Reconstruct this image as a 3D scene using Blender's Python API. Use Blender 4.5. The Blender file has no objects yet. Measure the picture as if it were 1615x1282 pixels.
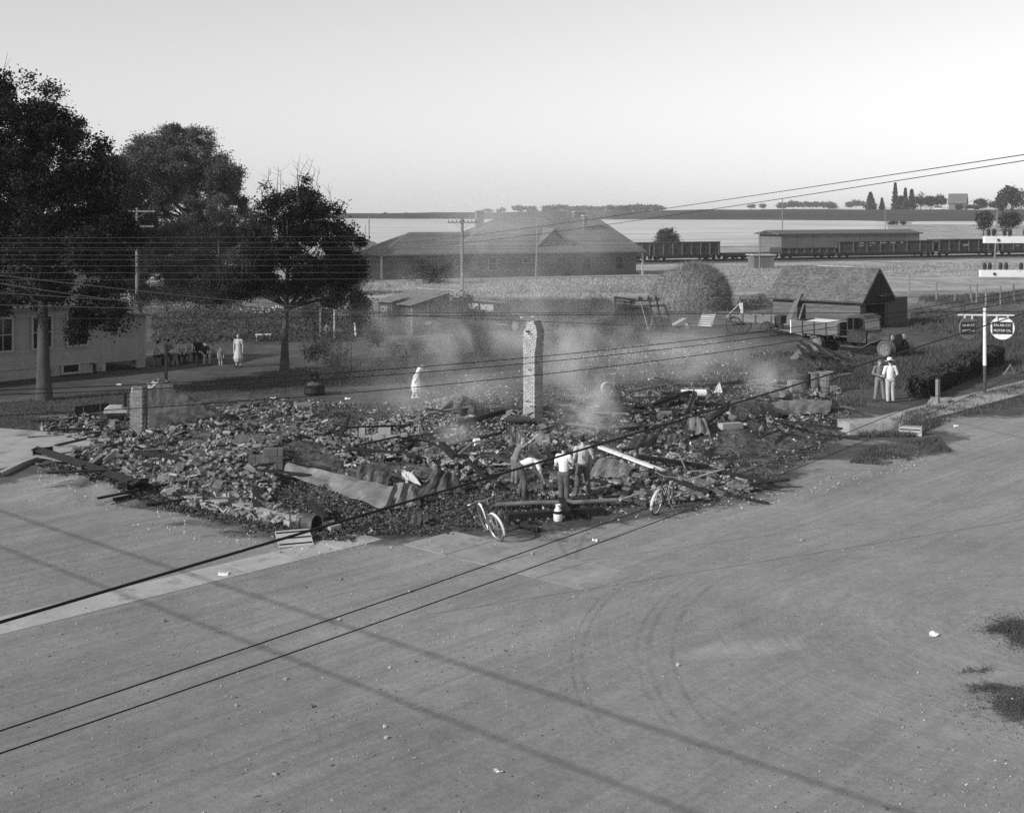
import bpy, math, random
import numpy as np
from mathutils import Vector, Matrix

# ------------------------------------------------------------------ camera, world, sun, exposure
scene = bpy.context.scene
C = scene.collection
F, HC, YH, CX = 2050.0, 7.8, 336.0, 807.5      # focal length in photo pixels, eye height, horizon row
cam_d = bpy.data.cameras.new('camera')
cam = bpy.data.objects.new('camera', cam_d)
C.objects.link(cam)
cam.location = (0, 0, HC)
cam.rotation_euler = (math.radians(90), 0, 0)
cam_d.sensor_width = 36
cam_d.lens = F / 1615 * 36
cam_d.shift_y = -(641 - YH) / 1615
cam_d.clip_start = 0.1
cam_d.clip_end = 20000
scene.camera = cam

SUN_EL = 27.0
SUN_DIR = Vector((-0.84, -0.54, 0)).normalized()      # horizontal direction towards the sun
world = bpy.data.worlds.new('World')
scene.world = world
world.use_nodes = True
wn = world.node_tree
wn.nodes.clear()
sky = wn.nodes.new('ShaderNodeTexSky')
sky.sky_type = 'NISHITA'
sky.sun_disc = False
sky.sun_elevation = math.radians(SUN_EL)
sky.sun_rotation = math.atan2(SUN_DIR.x, SUN_DIR.y)
sky.air_density = 2.0
sky.dust_density = 0.14
sky.ozone_density = 1.0
bw = wn.nodes.new('ShaderNodeRGBToBW')
bgn = wn.nodes.new('ShaderNodeBackground')
bgn.inputs['Strength'].default_value = 0.132
wo = wn.nodes.new('ShaderNodeOutputWorld')
wn.links.new(sky.outputs[0], bw.inputs[0])
wn.links.new(bw.outputs[0], bgn.inputs['Color'])
wn.links.new(bgn.outputs[0], wo.inputs['Surface'])

sun_d = bpy.data.lights.new('sun', 'SUN')
sun_d.energy = 4.3
sun_d.angle = math.radians(0.3)
sun_d.color = (1, 1, 1)
sun = bpy.data.objects.new('sun', sun_d)
C.objects.link(sun)
sv = SUN_DIR * math.cos(math.radians(SUN_EL)) + Vector((0, 0, math.sin(math.radians(SUN_EL))))
sun.rotation_euler = sv.to_track_quat('Z', 'Y').to_euler()
sun.location = (-60, -40, 60)

scene.view_settings.view_transform = 'Standard'
scene.view_settings.look = 'None'
scene.view_settings.exposure = 0.0
scene.view_settings.gamma = 1.0
scene.view_settings.use_curve_mapping = False
scene.render.engine = 'CYCLES'
cy = scene.cycles
cy.max_bounces = 5
cy.diffuse_bounces = 2
cy.glossy_bounces = 2
cy.transmission_bounces = 3
cy.transparent_max_bounces = 8
cy.volume_bounces = 1
cy.volume_step_rate = 2.0
cy.volume_max_steps = 96
cy.use_denoising = False

rnd = random.Random(7)
NR = np.random.default_rng(11)
PI = math.pi
ANG_A = math.radians(47.6)
A2 = Vector((math.cos(ANG_A), math.sin(ANG_A), 0))     # the street running away to the right
B2 = Vector((-math.sin(ANG_A), math.cos(ANG_A), 0))    # the street running away to the left
UP = Vector((0, 0, 1))


# ------------------------------------------------------------------ terrain
def G0(px, py, z=0.0):
    y = F * (HC - z) / (py - YH)
    return Vector(((px - CX) / F * y, y, z))


def at(px, y, py):
    """the point at distance y that a row and a column of the photograph meet"""
    return Vector(((px - CX) / F * y, y, HC - (py - YH) * y / F))


_wr = np.random.default_rng(5)
_WD = [(_wr.uniform(0, 2 * PI), _wr.uniform(0, 2 * PI), 0.35 * 1.75 ** i) for i in range(7)]


def wav(x, y, s=1.0):
    """cheap smooth noise in about -1..1"""
    o = 0
    w = 0
    for i, (a, p, f) in enumerate(_WD):
        k = 1 / (1 + 0.5 * i)
        o = o + k * np.sin(f * s * (x * math.cos(a) + y * math.sin(a)) + p + 1.7 * np.sin(f * s * 0.6 * (y * math.cos(a) - x * math.sin(a)) + 2 * p))
        w += k
    return o / w * 1.6


MOUNDS = []
for (px, py, r1, r2, h) in [(335, 722, 4.2, 2.3, 0.60), (480, 705, 3.4, 2.3, 0.45), (225, 708, 2.3, 1.6, 0.36),
                            (420, 660, 4.0, 3.0, 0.40), (800, 715, 2.6, 2.2, 0.62), (735, 668, 3.4, 2.6, 0.50), (640, 740, 3.0, 1.8, 0.40),
                            (900, 700, 2.6, 2.4, 0.35), (1105, 665, 3.6, 2.6, 0.55), (1250, 645, 3.2, 2.2, 0.45),
                            (960, 745, 3.4, 1.6, 0.22), (1270, 582, 3.0, 2.0, 0.35), (1000, 640, 4, 3, 0.25)]:
    c = G0(px, py, h * .7)
    MOUNDS.append((c.x, c.y, r1, r2, h * .75))


def far_h(x, y):
    t = np.clip((x / np.maximum(y, 1.0) + 0.1) / 0.49, -0.6, 1.3)
    ks = [0, 270, 550, 850, 1000, 1500, 1900, 3000, 9000]
    l = np.interp(y, ks, [0, 0, 5.0, 7.0, 5.5, 5.2, 3, 0, -10])
    r = np.interp(y, ks, [0, 0, 3.9, 9.7, 11.0, 15.6, 13, 5, -10])
    return l + (r - l) * np.clip(t, -0.2, 1.15)


def hgt(x, y):
    x = np.asarray(x, float)
    y = np.asarray(y, float)
    z = far_h(x, y)
    m = np.zeros_like(z)
    for (cx_, cy_, r1, r2, h) in MOUNDS:
        dx, dy = x - cx_, y - cy_
        u = dx * A2.x + dy * A2.y
        v = dx * B2.x + dy * B2.y
        q = np.clip(1 - (u / (r1 * 1.5)) ** 2 - (v / (r2 * 1.5)) ** 2, 0, 1)
        m = np.maximum(m, h * q * q * (3 - 2 * q)) + 0.25 * np.minimum(m, h * q * q * (3 - 2 * q))
    z = z + m * (1 + 0.35 * wav(x, y, 2.2)) 
    z = z + 0.05 * np.clip(m * 4, 0, 1) * wav(x + 9, y, 7.0)
    fz = np.clip((y - 500) / 200, 0, 1)
    z = z + fz * (0.9 * wav(x + 300, y, 0.022) + 0.35 * wav(x, y + 77, 0.07))
    g = np.clip((y - 44) / 25, 0, 1) * np.clip((250 - y) / 60, 0, 1)
    return z + 0.05 * g * wav(x, y, 0.5)


def H(x, y):
    return float(hgt(x, y))


def G(px, py, dz=0.0):
    """ground point seen at a pixel, the mounds included"""
    z = 0.0
    for _ in range(12):
        p = G0(px, py, min(z, 6.5))
        z = 0.5 * z + 0.5 * H(p.x, p.y)
    p = G0(px, py, z)
    return Vector((p.x, p.y, H(p.x, p.y) + dz))


# ------------------------------------------------------------------ objects
def tag(o, label=None, cat=None, group=None, kind=None):
    for k, v in (('label', label), ('category', cat), ('group', group), ('kind', kind)):
        if v:
            o[k] = v
    return o


def thing(name, label, cat, loc=(0, 0, 0), rz=0.0, group=None, rot=None):
    o = bpy.data.objects.new(name, None)
    o.empty_display_size = 0.2
    C.objects.link(o)
    o.location = loc
    o.rotation_euler = rot if rot else (0, 0, rz)
    return tag(o, label, cat, group)


def link(name, me, mat, parent=None):
    o = bpy.data.objects.new(name, me)
    C.objects.link(o)
    if mat is not None and len(me.materials) == 0:
        me.materials.append(mat)
    if parent is not None:
        o.parent = parent
    return o


def kids(o):
    return [c for c in bpy.data.objects if c.parent is o]


def copy_tree(o, parent=None, childmap=None):
    if childmap is None:
        childmap = {}
        for c in bpy.data.objects:
            if c.parent is not None:
                childmap.setdefault(c.parent.name, []).append(c)
    c = o.copy()
    C.objects.link(c)
    c.parent = parent
    for ch in childmap.get(o.name, []):
        copy_tree(ch, c, childmap)
    return c


def np_mesh(name, V, k):
    """V: (n*k,3) vertices, each run of k is one face"""
    n = len(V) // k
    me = bpy.data.meshes.new(name)
    me.vertices.add(len(V))
    me.vertices.foreach_set('co', np.asarray(V, np.float32).ravel())
    me.loops.add(n * k)
    me.loops.foreach_set('vertex_index', np.arange(n * k, dtype=np.int32))
    me.polygons.add(n)
    me.polygons.foreach_set('loop_start', np.arange(0, n * k, k, dtype=np.int32))
    me.polygons.foreach_set('loop_total', np.full(n, k, np.int32))
    me.update(calc_edges=True)
    return me


def quads_mesh(name, V, Fq, smooth=False):
    me = bpy.data.meshes.new(name)
    V = np.asarray(V, np.float32)
    Fq = np.asarray(Fq, np.int32)
    me.vertices.add(len(V))
    me.vertices.foreach_set('co', V.ravel())
    me.loops.add(Fq.size)
    me.loops.foreach_set('vertex_index', Fq.ravel())
    me.polygons.add(len(Fq))
    k = Fq.shape[1]
    me.polygons.foreach_set('loop_start', np.arange(0, Fq.size, k, dtype=np.int32))
    me.polygons.foreach_set('loop_total', np.full(len(Fq), k, np.int32))
    me.polygons.foreach_set('use_smooth', np.full(len(Fq), bool(smooth)))
    me.update(calc_edges=True)
    return me


BOXF = [(0, 3, 2, 1), (4, 5, 6, 7), (0, 1, 5, 4), (1, 2, 6, 5), (2, 3, 7, 6), (3, 0, 4, 7)]
BOXV = np.array([(-.5, -.5, -.5), (.5, -.5, -.5), (.5, .5, -.5), (-.5, .5, -.5), (-.5, -.5, .5), (.5, -.5, .5), (.5, .5, .5), (-.5, .5, .5)])


def frame(d, up=UP):
    """matrix whose x runs along d"""
    x = Vector(d).normalized()
    y = up.cross(x)
    if y.length < 1e-4:
        y = Vector((0, 1, 0)).cross(x)
        if y.length < 1e-4:
            y = Vector((1, 0, 0))
    y.normalize()
    z = x.cross(y)
    return Matrix((x, y, z)).transposed()


class MB:
    def __init__(self):
        self.v = []
        self.f = []

    def add(self, vs, fs):
        b = len(self.v)
        self.v.extend(tuple(v) for v in vs)
        self.f.extend(tuple(i + b for i in f) for f in fs)
        return self

    def box(self, c, s, R=None, rz=0.0):
        if R is None and rz:
            R = Matrix.Rotation(rz, 3, 'Z')
        c = Vector(c)
        vs = []
        for q in BOXV:
            p = Vector((q[0] * s[0], q[1] * s[1], q[2] * s[2]))
            vs.append(c + (R @ p if R is not None else p))
        return self.add(vs, BOXF)

    def bar(self, p0, p1, w, h, up=UP):
        p0, p1 = Vector(p0), Vector(p1)
        return self.box((p0 + p1) / 2, ((p1 - p0).length, w, h), frame(p1 - p0, up))

    def tube(self, pts, r, n=6, cap=True):
        pts = [Vector(p) for p in pts]
        m = len(pts)
        rs = r if isinstance(r, (list, tuple)) else [r] * m
        vs, fs = [], []
        ref = None
        for i, p in enumerate(pts):
            d = (pts[min(i + 1, m - 1)] - pts[max(i - 1, 0)])
            if d.length < 1e-9:
                d = Vector((0, 0, 1))
            d.normalize()
            if ref is None:
                ref = Vector((1, 0, 0)) if abs(d.x) < 0.8 else Vector((0, 1, 0))
            y = d.cross(ref).normalized()
            ref = y.cross(d).normalized()
            for k in range(n):
                a = 2 * PI * k / n
                vs.append(p + (ref * math.cos(a) + y * math.sin(a)) * rs[i])
        for i in range(m - 1):
            for k in range(n):
                k2 = (k + 1) % n
                fs.append((i * n + k, i * n + k2, (i + 1) * n + k2, (i + 1) * n + k))
        if cap:
            fs.append(tuple(range(n - 1, -1, -1)))
            fs.append(tuple((m - 1) * n + k for k in range(n)))
        return self.add(vs, fs)

    def lathe(self, prof, n=16, o=(0, 0, 0), R=None, ring=False):
        o = Vector(o)
        vs, fs = [], []
        for (r, z) in prof:
            for k in range(n):
                a = 2 * PI * k / n
                p = Vector((max(r, 1e-4) * math.cos(a), max(r, 1e-4) * math.sin(a), z))
                vs.append(o + (R @ p if R is not None else p))
        for i in range(len(prof) - 1):
            for k in range(n):
                k2 = (k + 1) % n
                fs.append((i * n + k, i * n + k2, (i + 1) * n + k2, (i + 1) * n + k))
        if ring:
            m = (len(prof) - 1) * n
            fs += [(m + k, m + (k + 1) % n, (k + 1) % n, k) for k in range(n)]
        else:
            fs.append(tuple(range(n - 1, -1, -1)))
            fs.append(tuple((len(prof) - 1) * n + k for k in range(n)))
        return self.add(vs, fs)

    def ell(self, c, r, R=None, n=12, m=8):
        c = Vector(c)
        vs, fs = [], []
        for i in range(m + 1):
            ph = PI * (i + 0.02 if i == 0 else i - 0.02 if i == m else i) / m
            for k in range(n):
                a = 2 * PI * k / n
                p = Vector((r[0] * math.sin(ph) * math.cos(a), r[1] * math.sin(ph) * math.sin(a), -r[2] * math.cos(ph)))
                vs.append(c + (R @ p if R is not None else p))
        for i in range(m):
            for k in range(n):
                k2 = (k + 1) % n
                fs.append((i * n + k, i * n + k2, (i + 1) * n + k2, (i + 1) * n + k))
        fs.append(tuple(range(n - 1, -1, -1)))
        fs.append(tuple(m * n + k for k in range(n)))
        return self.add(vs, fs)

    def cap(self, p0, p1, r0, r1, flat=1.0, side=Vector((1, 0, 0)), n=10):
        """rounded tapered limb; its section is flat times as deep as it is wide"""
        p0, p1 = Vector(p0), Vector(p1)
        d = p1 - p0
        L = max(d.length, 1e-5)
        d = d / L if L > 1e-4 else Vector((0, 0, 1))
        s = side - d * side.dot(d)
        if s.length < 1e-3:
            s = Vector((0, 1, 0)) - d * d.y
        s.normalize()
        t = d.cross(s)
        vs, fs = [], []
        rings = [(p0 - d * r0 * flat, 0.05), (p0 - d * r0 * .7 * flat, r0 * .7), (p0, r0), ((p0 + p1) / 2, (r0 + r1) / 2), (p1, r1),
                 (p1 + d * r1 * .7 * flat, r1 * .7), (p1 + d * r1 * flat, 0.05)]
        rings[0] = (rings[0][0], r0 * .08)
        rings[6] = (rings[6][0], r1 * .08)
        for (p, r) in rings:
            for k in range(n):
                a = 2 * PI * k / n
                vs.append(p + s * r * math.cos(a) + t * r * flat * math.sin(a))
        for i in range(len(rings) - 1):
            for k in range(n):
                k2 = (k + 1) % n
                fs.append((i * n + k, i * n + k2, (i + 1) * n + k2, (i + 1) * n + k))
        fs.append(tuple(range(n - 1, -1, -1)))
        fs.append(tuple(6 * n + k for k in range(n)))
        return self.add(vs, fs)

    def prism(self, poly, d):
        """flat polygon (3d points) pushed along d"""
        n = len(poly)
        d = Vector(d)
        vs = [Vector(p) for p in poly] + [Vector(p) + d for p in poly]
        fs = [tuple(range(n - 1, -1, -1)), tuple(range(n, 2 * n))]
        for i in range(n):
            j = (i + 1) % n
            fs.append((i, j, n + j, n + i))
        return self.add(vs, fs)

    def build(self, name, mat, parent=None, smooth=False, world=False):
        me = bpy.data.meshes.new(name)
        v = self.v
        if world and parent is not None:
            l = parent.location
            v = [(a - l.x, b - l.y, c - l.z) for a, b, c in v]
        me.from_pydata(v, [], self.f)
        if smooth:
            me.polygons.foreach_set('use_smooth', [True] * len(me.polygons))
        me.update()
        return link(name, me, mat, parent)


# ------------------------------------------------------------------ materials (all grey: the photograph is black and white)
def nd(nt, t, **kw):
    n = nt.nodes.new(t)
    for k, v in kw.items():
        setattr(n, k, v)
    return n


def mth(nt, op, a, b=None, clamp=False):
    n = nt.nodes.new('ShaderNodeMath')
    n.operation = op
    n.use_clamp = clamp
    for i, q in enumerate((a, b)):
        if q is None:
            continue
        if isinstance(q, (int, float)):
            n.inputs[i].default_value = q
        else:
            nt.links.new(q, n.inputs[i])
    return n.outputs[0]


def noise(nt, co, scale, detail=4.0, rough=0.6, dist=0.0):
    n = nt.nodes.new('ShaderNodeTexNoise')
    n.inputs['Scale'].default_value = scale
    n.inputs['Detail'].default_value = detail
    n.inputs['Roughness'].default_value = rough
    n.inputs['Distortion'].default_value = dist
    nt.links.new(co, n.inputs['Vector'])
    return n.outputs['Fac']


def remap(nt, v, a, b, c, d, clamp=True):
    n = nt.nodes.new('ShaderNodeMapRange')
    n.clamp = clamp
    for i, q in enumerate((a, b, c, d)):
        n.inputs[i + 1].default_value = q
    nt.links.new(v, n.inputs[0])
    return n.outputs[0]


def lerp(nt, f, a, b):
    """a + f*(b-a)"""
    return mth(nt, 'ADD', a, mth(nt, 'MULTIPLY', f, mth(nt, 'SUBTRACT', b, a)))


def new_mat(name):
    m = bpy.data.materials.new(name)
    m.use_nodes = True
    nt = m.node_tree
    nt.nodes.clear()
    out = nt.nodes.new('ShaderNodeOutputMaterial')
    b = nt.nodes.new('ShaderNodeBsdfPrincipled')
    nt.links.new(b.outputs[0], out.inputs['Surface'])
    return m, nt, b


MATS = {}


def mat(name, val, var=0.25, scale=3.0, rough=0.88, metal=0.0, bump=0.0, bscale=None, island=0.0, objrand=0.0, stretch=None, spots=0.0, spotscale=2.0, spotval=0.02, spec=0.25, trans=0.0, rng=None):
    if name in MATS:
        return MATS[name]
    m, nt, b = new_mat(name)
    tc = nd(nt, 'ShaderNodeTexCoord')
    co = tc.outputs['Object']
    if stretch:
        mp = nd(nt, 'ShaderNodeMapping')
        mp.inputs['Scale'].default_value = stretch
        nt.links.new(co, mp.inputs['Vector'])
        co = mp.outputs[0]
    n1 = noise(nt, co, scale, 5.0, 0.65)
    v = mth(nt, 'MULTIPLY', remap(nt, n1, 0.25, 0.75, 1 - var, 1 + var), val)
    if island:
        g = nd(nt, 'ShaderNodeNewGeometry')
        v = mth(nt, 'MULTIPLY', v, remap(nt, g.outputs['Random Per Island'], 0, 1, 1 - island, 1 + island))
    if objrand:
        g = nd(nt, 'ShaderNodeObjectInfo')
        v = mth(nt, 'MULTIPLY', v, remap(nt, g.outputs['Random'], 0, 1, 1 - objrand, 1 + objrand))
    if rng:
        g = nd(nt, 'ShaderNodeObjectInfo' if rng[3] else 'ShaderNodeNewGeometry')
        q = mth(nt, 'POWER', g.outputs['Random' if rng[3] else 'Random Per Island'], rng[2])
        v = mth(nt, 'MULTIPLY', v, remap(nt, q, 0, 1, rng[0], rng[1]))
    if spots:
        s = remap(nt, noise(nt, co, spotscale, 6.0, 0.7), 0.62 - 0.2 * spots, 0.70 - 0.1 * spots, 0, 1)
        v = lerp(nt, s, v, spotval)
    nt.links.new(v, b.inputs['Base Color'])
    b.inputs['Roughness'].default_value = rough
    b.inputs['Metallic'].default_value = metal
    b.inputs['Specular IOR Level'].default_value = spec
    if bump:
        bn = nd(nt, 'ShaderNodeBump')
        bn.inputs['Strength'].default_value = min(bump, 1.0)
        bn.inputs['Distance'].default_value = 0.03
        nt.links.new(noise(nt, co, bscale or scale * 5, 4.0), bn.inputs['Height'])
        nt.links.new(bn.outputs[0], b.inputs['Normal'])
    if trans:
        out = [n for n in nt.nodes if n.type == 'OUTPUT_MATERIAL'][0]
        t = nd(nt, 'ShaderNodeBsdfTranslucent')
        nt.links.new(v, t.inputs['Color'])
        mx = nd(nt, 'ShaderNodeMixShader')
        mx.inputs[0].default_value = trans
        nt.links.new(b.outputs[0], mx.inputs[1])
        nt.links.new(t.outputs[0], mx.inputs[2])
        nt.links.new(mx.outputs[0], out.inputs['Surface'])
    MATS[name] = m
    return m


mat('wood_grey', 0.17, 0.35, 2.0, stretch=(1, 1, 6), bump=0.4, objrand=0.25)
mat('garage_wood', 0.115, 0.35, 2.0, stretch=(1, 1, 6), bump=0.4, objrand=0.25)
mat('wood_dark', 0.055, 0.4, 2.5, bump=0.4, objrand=0.3)
mat('wood_pale', 0.42, 0.25, 4.0, bump=0.3, objrand=0.15)
mat('char', 0.018, 0.6, 6.0, rough=0.8, bump=0.7, bscale=18, island=0.4)
mat('siding', 0.32, 0.14, 1.2, objrand=0.08)
mat('trim', 0.38, 0.15, 2.0)
mat('white_paint', 0.74, 0.08, 3.0, rough=0.6, spots=0.25, spotscale=5, spotval=0.3)
mat('pane', 0.012, 0.3, 1.0, rough=0.08, spec=0.5)
mat('dark_inside', 0.012, 0.2, 1.0)
mat('shingle', 0.135, 0.3, 1.2, island=0.28, objrand=0.1)
mat('shingle_far', 0.125, 0.2, 0.6, island=0.12)
mat('depot_wall', 0.125, 0.2, 1.0, objrand=0.12)
mat('walk_pale', 0.37, 0.2, 1.4, bump=0.25, spots=0.4, spotscale=1.1, spotval=0.2)
mat('concrete', 0.34, 0.22, 1.6, bump=0.25, spots=0.4, spotscale=0.9, spotval=0.16)
mat('brick', 0.17, 0.35, 7.0, bump=0.25, rng=(0.55, 2.2, 2.0, 1), spots=0.2, spotscale=9, spotval=0.42)
mat('brick_rubble', 0.14, 0.35, 7.0, bump=0.2, rng=(0.5, 2.5, 2.3, 0), spots=0.15, spotscale=5, spotval=0.42)
mat('brick_pale', 0.38, 0.25, 2.2, bump=0.4, objrand=0.2, spots=0.25, spotscale=5, spotval=0.14)
mat('chimney_core', 0.16, .3, 6.0, bump=.4)
mat('skin_pale', 0.62, .08, 3.0)
mat('willow_leaf', 0.105, 0.3, 0.5, island=0.4, rough=0.75, trans=0.3)
mat('garden_leaf', 0.08, 0.35, 0.6, island=0.5, rough=0.8, trans=0.3)
mat('mortar', 0.34, 0.25, 7.0, bump=0.5, spots=0.4, spotscale=8, spotval=0.12)
mat('wall_brick', 0.13, 0.3, 7.0, bump=0.3, objrand=0.22)
mat('plaster', 0.22, 0.3, 3.0, bump=0.5, spots=0.85, spotscale=3.2, spotval=0.48)
mat('sheet_metal', 0.185, 0.45, 2.4, rough=0.6, metal=0.15, bump=0.3, bscale=14, spots=0.3, spotscale=1.6, spotval=0.11)
mat('rust_metal', 0.075, 0.45, 3.0, rough=0.7, metal=0.2, bump=0.3, spots=0.3, spotscale=4, spotval=0.2)
mat('black_iron', 0.02, 0.4, 4.0, rough=0.55, metal=0.3)
mat('steel_pale', 0.50, 0.25, 3.0, rough=0.5, metal=0.2)
mat('debris', 0.075, 0.6, 6.0, island=0.9)
mat('debris_pale', 0.40, 0.3, 6.0, island=0.45)
mat('leaf_dark', 0.020, 0.3, 0.6, island=0.45, rough=0.7, trans=0.25)
mat('leaf_mid', 0.060, 0.3, 0.5, island=0.4, rough=0.75, trans=0.3)
mat('leaf_far', 0.05, 0.25, 0.1, island=0.35, rough=0.8)
mat('weed', 0.095, 0.3, 0.4, island=0.5, rough=0.8, trans=0.3)
mat('dry_grass', 0.36, 0.3, 0.4, island=0.45, rough=0.85, trans=0.3)
mat('lawn', 0.095, 0.3, 0.5, island=0.4, rough=0.85, trans=0.2)
mat('bark', 0.06, 0.4, 3.0, bump=0.8, bscale=8, stretch=(1, 1, .3))
mat('hay', 0.19, 0.3, 1.2, bump=0.6, bscale=10)
mat('straw', 0.24, 0.4, .8, island=0.25)
mat('bed_board', 0.135, 0.3, 2.0, stretch=(.3, 1, 3), objrand=.15, spots=.2, spotscale=3, spotval=.07)
mat('fender_paint', 0.13, 0.4, 2.0, rough=.5, spots=.2, spotscale=3, spotval=.05)
mat('truck_paint', 0.038, 0.35, 2.0, rough=0.5, spots=0.25, spotscale=3, spotval=0.13)
mat('car_paint', 0.022, 0.3, 2.0, rough=0.3, spec=0.5)
mat('chrome', 0.60, 0.1, 2.0, rough=0.25, metal=0.9)
mat('rubber', 0.11, 0.3, 4.0, rough=0.9)
mat('tyre_white', 0.62, 0.1, 4.0, rough=0.8)
mat('stake_paint', 0.21, 0.25, 2.0, rough=0.7, spots=0.2, spotscale=3, spotval=0.16)
mat('freight', 0.05, 0.3, 0.6, objrand=0.15)
mat('freight_post', 0.11, 0.3, 1.0)
mat('shed_panel', 0.14, 0.22, 0.8, objrand=0.15)
mat('lettering', 0.55, 0.15, 3.0)
mat('skin', 0.42, 0.1, 3.0, rough=0.6)
mat('hair', 0.015, 0.3, 8.0, rough=0.6)
mat('hair_pale', 0.22, 0.2, 8.0, rough=0.6)
mat('cloth_white', 0.78, 0.10, 7.0, bump=0.45, bscale=5)
mat('cloth_pale', 0.46, 0.18, 7.0, bump=0.45, bscale=5)
mat('cloth_mid', 0.17, 0.3, 7.0, bump=0.45, bscale=5)
mat('cloth_trouser', 0.20, 0.3, 7.0, bump=0.45, bscale=5)
mat('cloth_dark', 0.035, 0.3, 5.0)
mat('cloth_denim', 0.095, 0.35, 7.0, bump=0.45, bscale=5)
mat('leather', 0.03, 0.3, 5.0, rough=0.5)
mat('glazed', 0.15, 0.2, 3.0, rough=0.3)
mat('insulator', 0.03, 0.2, 3.0, rough=0.12, spec=0.6)
mat('pole_wood', 0.20, 0.3, 1.2, stretch=(1, 1, .2), bump=0.3)
mat('wire_dark', 0.012, 0.1, 2.0, rough=0.6)
mat('wire_pale', 0.15, 0.1, 2.0, rough=0.5)
mat('stubble', 0.62, 0.2, 0.02)
# ------------------------------------------------------------------ ground
def plan(pts):
    return np.array([(G0(px, py).x, G0(px, py).y) for px, py in pts])


def sdist(x, y, poly):
    """distance to a polygon's outline, positive inside"""
    n = len(poly)
    d = np.full(x.shape, 1e9)
    ins = np.zeros(x.shape, bool)
    for i in range(n):
        x0, y0 = poly[i]
        x1, y1 = poly[(i + 1) % n]
        ex, ey = x1 - x0, y1 - y0
        t = np.clip(((x - x0) * ex + (y - y0) * ey) / (ex * ex + ey * ey + 1e-9), 0, 1)
        d = np.minimum(d, np.hypot(x - x0 - t * ex, y - y0 - t * ey))
        c = ((y0 > y) != (y1 > y)) & (x < (x1 - x0) * (y - y0) / ((y1 - y0) + 1e-12) + x0)
        ins ^= c
    return np.where(ins, d, -d)


ROAD = np.vstack([plan([(-420, 800), (-60, 775), (20, 762), (75, 738), (205, 790), (330, 818), (430, 852), (480, 862), (600, 858), (700, 846), (850, 848), (960, 826),
                        (1100, 806), (1200, 790), (1290, 738), (1400, 722), (1470, 705), (1500, 672), (1560, 664), (1640, 652), (1900, 620), (2400, 570)]),
                  np.array([(140, 60), (120, 2), (-120, 2), (-120, 20)])])
LOT = plan([(60, 700), (195, 640), (420, 624), (600, 636), (720, 604), (960, 604), (1100, 592), (1300, 598), (1345, 648), (1335, 688), (1200, 778),
            (960, 815), (700, 845), (560, 848), (470, 832), (330, 800), (190, 766)])
LANE = [(-60, 119), (-13, 121.5), (26, 127), (56, 139), (110, 165)]
BLOBS = [  # pixel, radii in metres, dirt amount: bare earth behind the ruin and grass islands in the road
    (1120, 545, 6, 2.0, .4), (1010, 560, 5, 2.5, .4), (1230, 545, 5, 1.6, .3), (1440, 552, 4, 1.2, .15), (1330, 690, 3.5, 2.0, .8), (1530, 668, 5, 2.4, .9),
    (1250, 730, 3.5, 1.6, .9), (820, 530, 7, 3, .45), (690, 555, 9, 2.0, .4), (640, 610, 7, 3, .25), (120, 615, 10, 1.5, .22), (300, 600, 9, 1.3, .25), (980, 590, 6, 4, .35), (930, 620, 5, 3, .3)]
GRASSY = [(1612, 990, .55, .55), (1575, 992, .35, .18), (1630, 1010, .5, .5), (1620, 1108, .75, .42), (1565, 1085, .55, .25), (1650, 1130, .7, .5), (1250, 722, 2.2, .35), (1420, 712, 2.0, .9), (1475, 690, 1.6, .8), (1375, 690, 1.5, .5)]

ys = [6.0]
while ys[-1] < 150:
    ys.append(ys[-1] * 1.0095)
while ys[-1] < 9000:
    ys.append(ys[-1] * 1.03)
ys = np.array(ys)
ts = np.linspace(-1, 1, 361)
YY, TT = np.meshgrid(ys, ts, indexing='ij')
XX = TT * (22 + 0.72 * YY)
X1, Y1 = XX.ravel(), YY.ravel()
Z1 = hgt(X1, Y1)
nr, nc = YY.shape
idx = np.arange(nr * nc).reshape(nr, nc)
FQ = np.stack([idx[:-1, :-1], idx[:-1, 1:], idx[1:, 1:], idx[1:, :-1]], -1).reshape(-1, 4)
dirt = np.clip(0.5 + sdist(X1, Y1, ROAD) / 2.2, 0, 1)
for (px, py, r1, r2, a) in BLOBS:
    c = G0(px, py)
    q = ((X1 - c.x) / r1) ** 2 + ((Y1 - c.y) / r2) ** 2
    dirt = np.maximum(dirt, a * np.exp(-q))
for (px, py, r1, r2) in GRASSY:
    c = G0(px, py)
    q = ((X1 - c.x) / r1) ** 2 + ((Y1 - c.y) / r2) ** 2
    dirt = dirt * (1 - .85 * np.exp(-q))
lane = np.zeros_like(X1)
ly = np.interp(X1, [p[0] for p in LANE], [p[1] for p in LANE])
lane = np.clip(1.6 - np.abs(Y1 - ly) / 1.9, 0, 1) * (np.abs(X1) < 105)
ash = np.clip(0.5 + sdist(X1, Y1, LOT) / 2.0, 0, 1)
for (px, py, r1, r2, a) in [(640, 855, 1.6, .5, .7), (1240, 722, 2.4, .5, .6), (1420, 715, 2.2, 1.0, .45), (100, 655, 3, 2, .9), (400, 842, 2.5, .8, .6), (230, 772, 3.2, .8, .95), (330, 798, 3.2, .8, .95), (430, 822, 2.6, .7, .9), (150, 745, 2.5, .7, .9), (380, 825, 2.5, .8, .7), (130, 755, 2.2, .8, .6), (1010, 815, 2.5, .5, .5), (880, 850, 3, .5, .5), (1150, 568, 4, 1.5, .5),
                            (1300, 620, 3, 2, .4), (1090, 600, 3, 2, .5)]:
    c = G0(px, py)
    q = ((X1 - c.x) / r1) ** 2 + ((Y1 - c.y) / r2) ** 2
    ash = np.maximum(ash, a * np.exp(-q))
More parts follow.
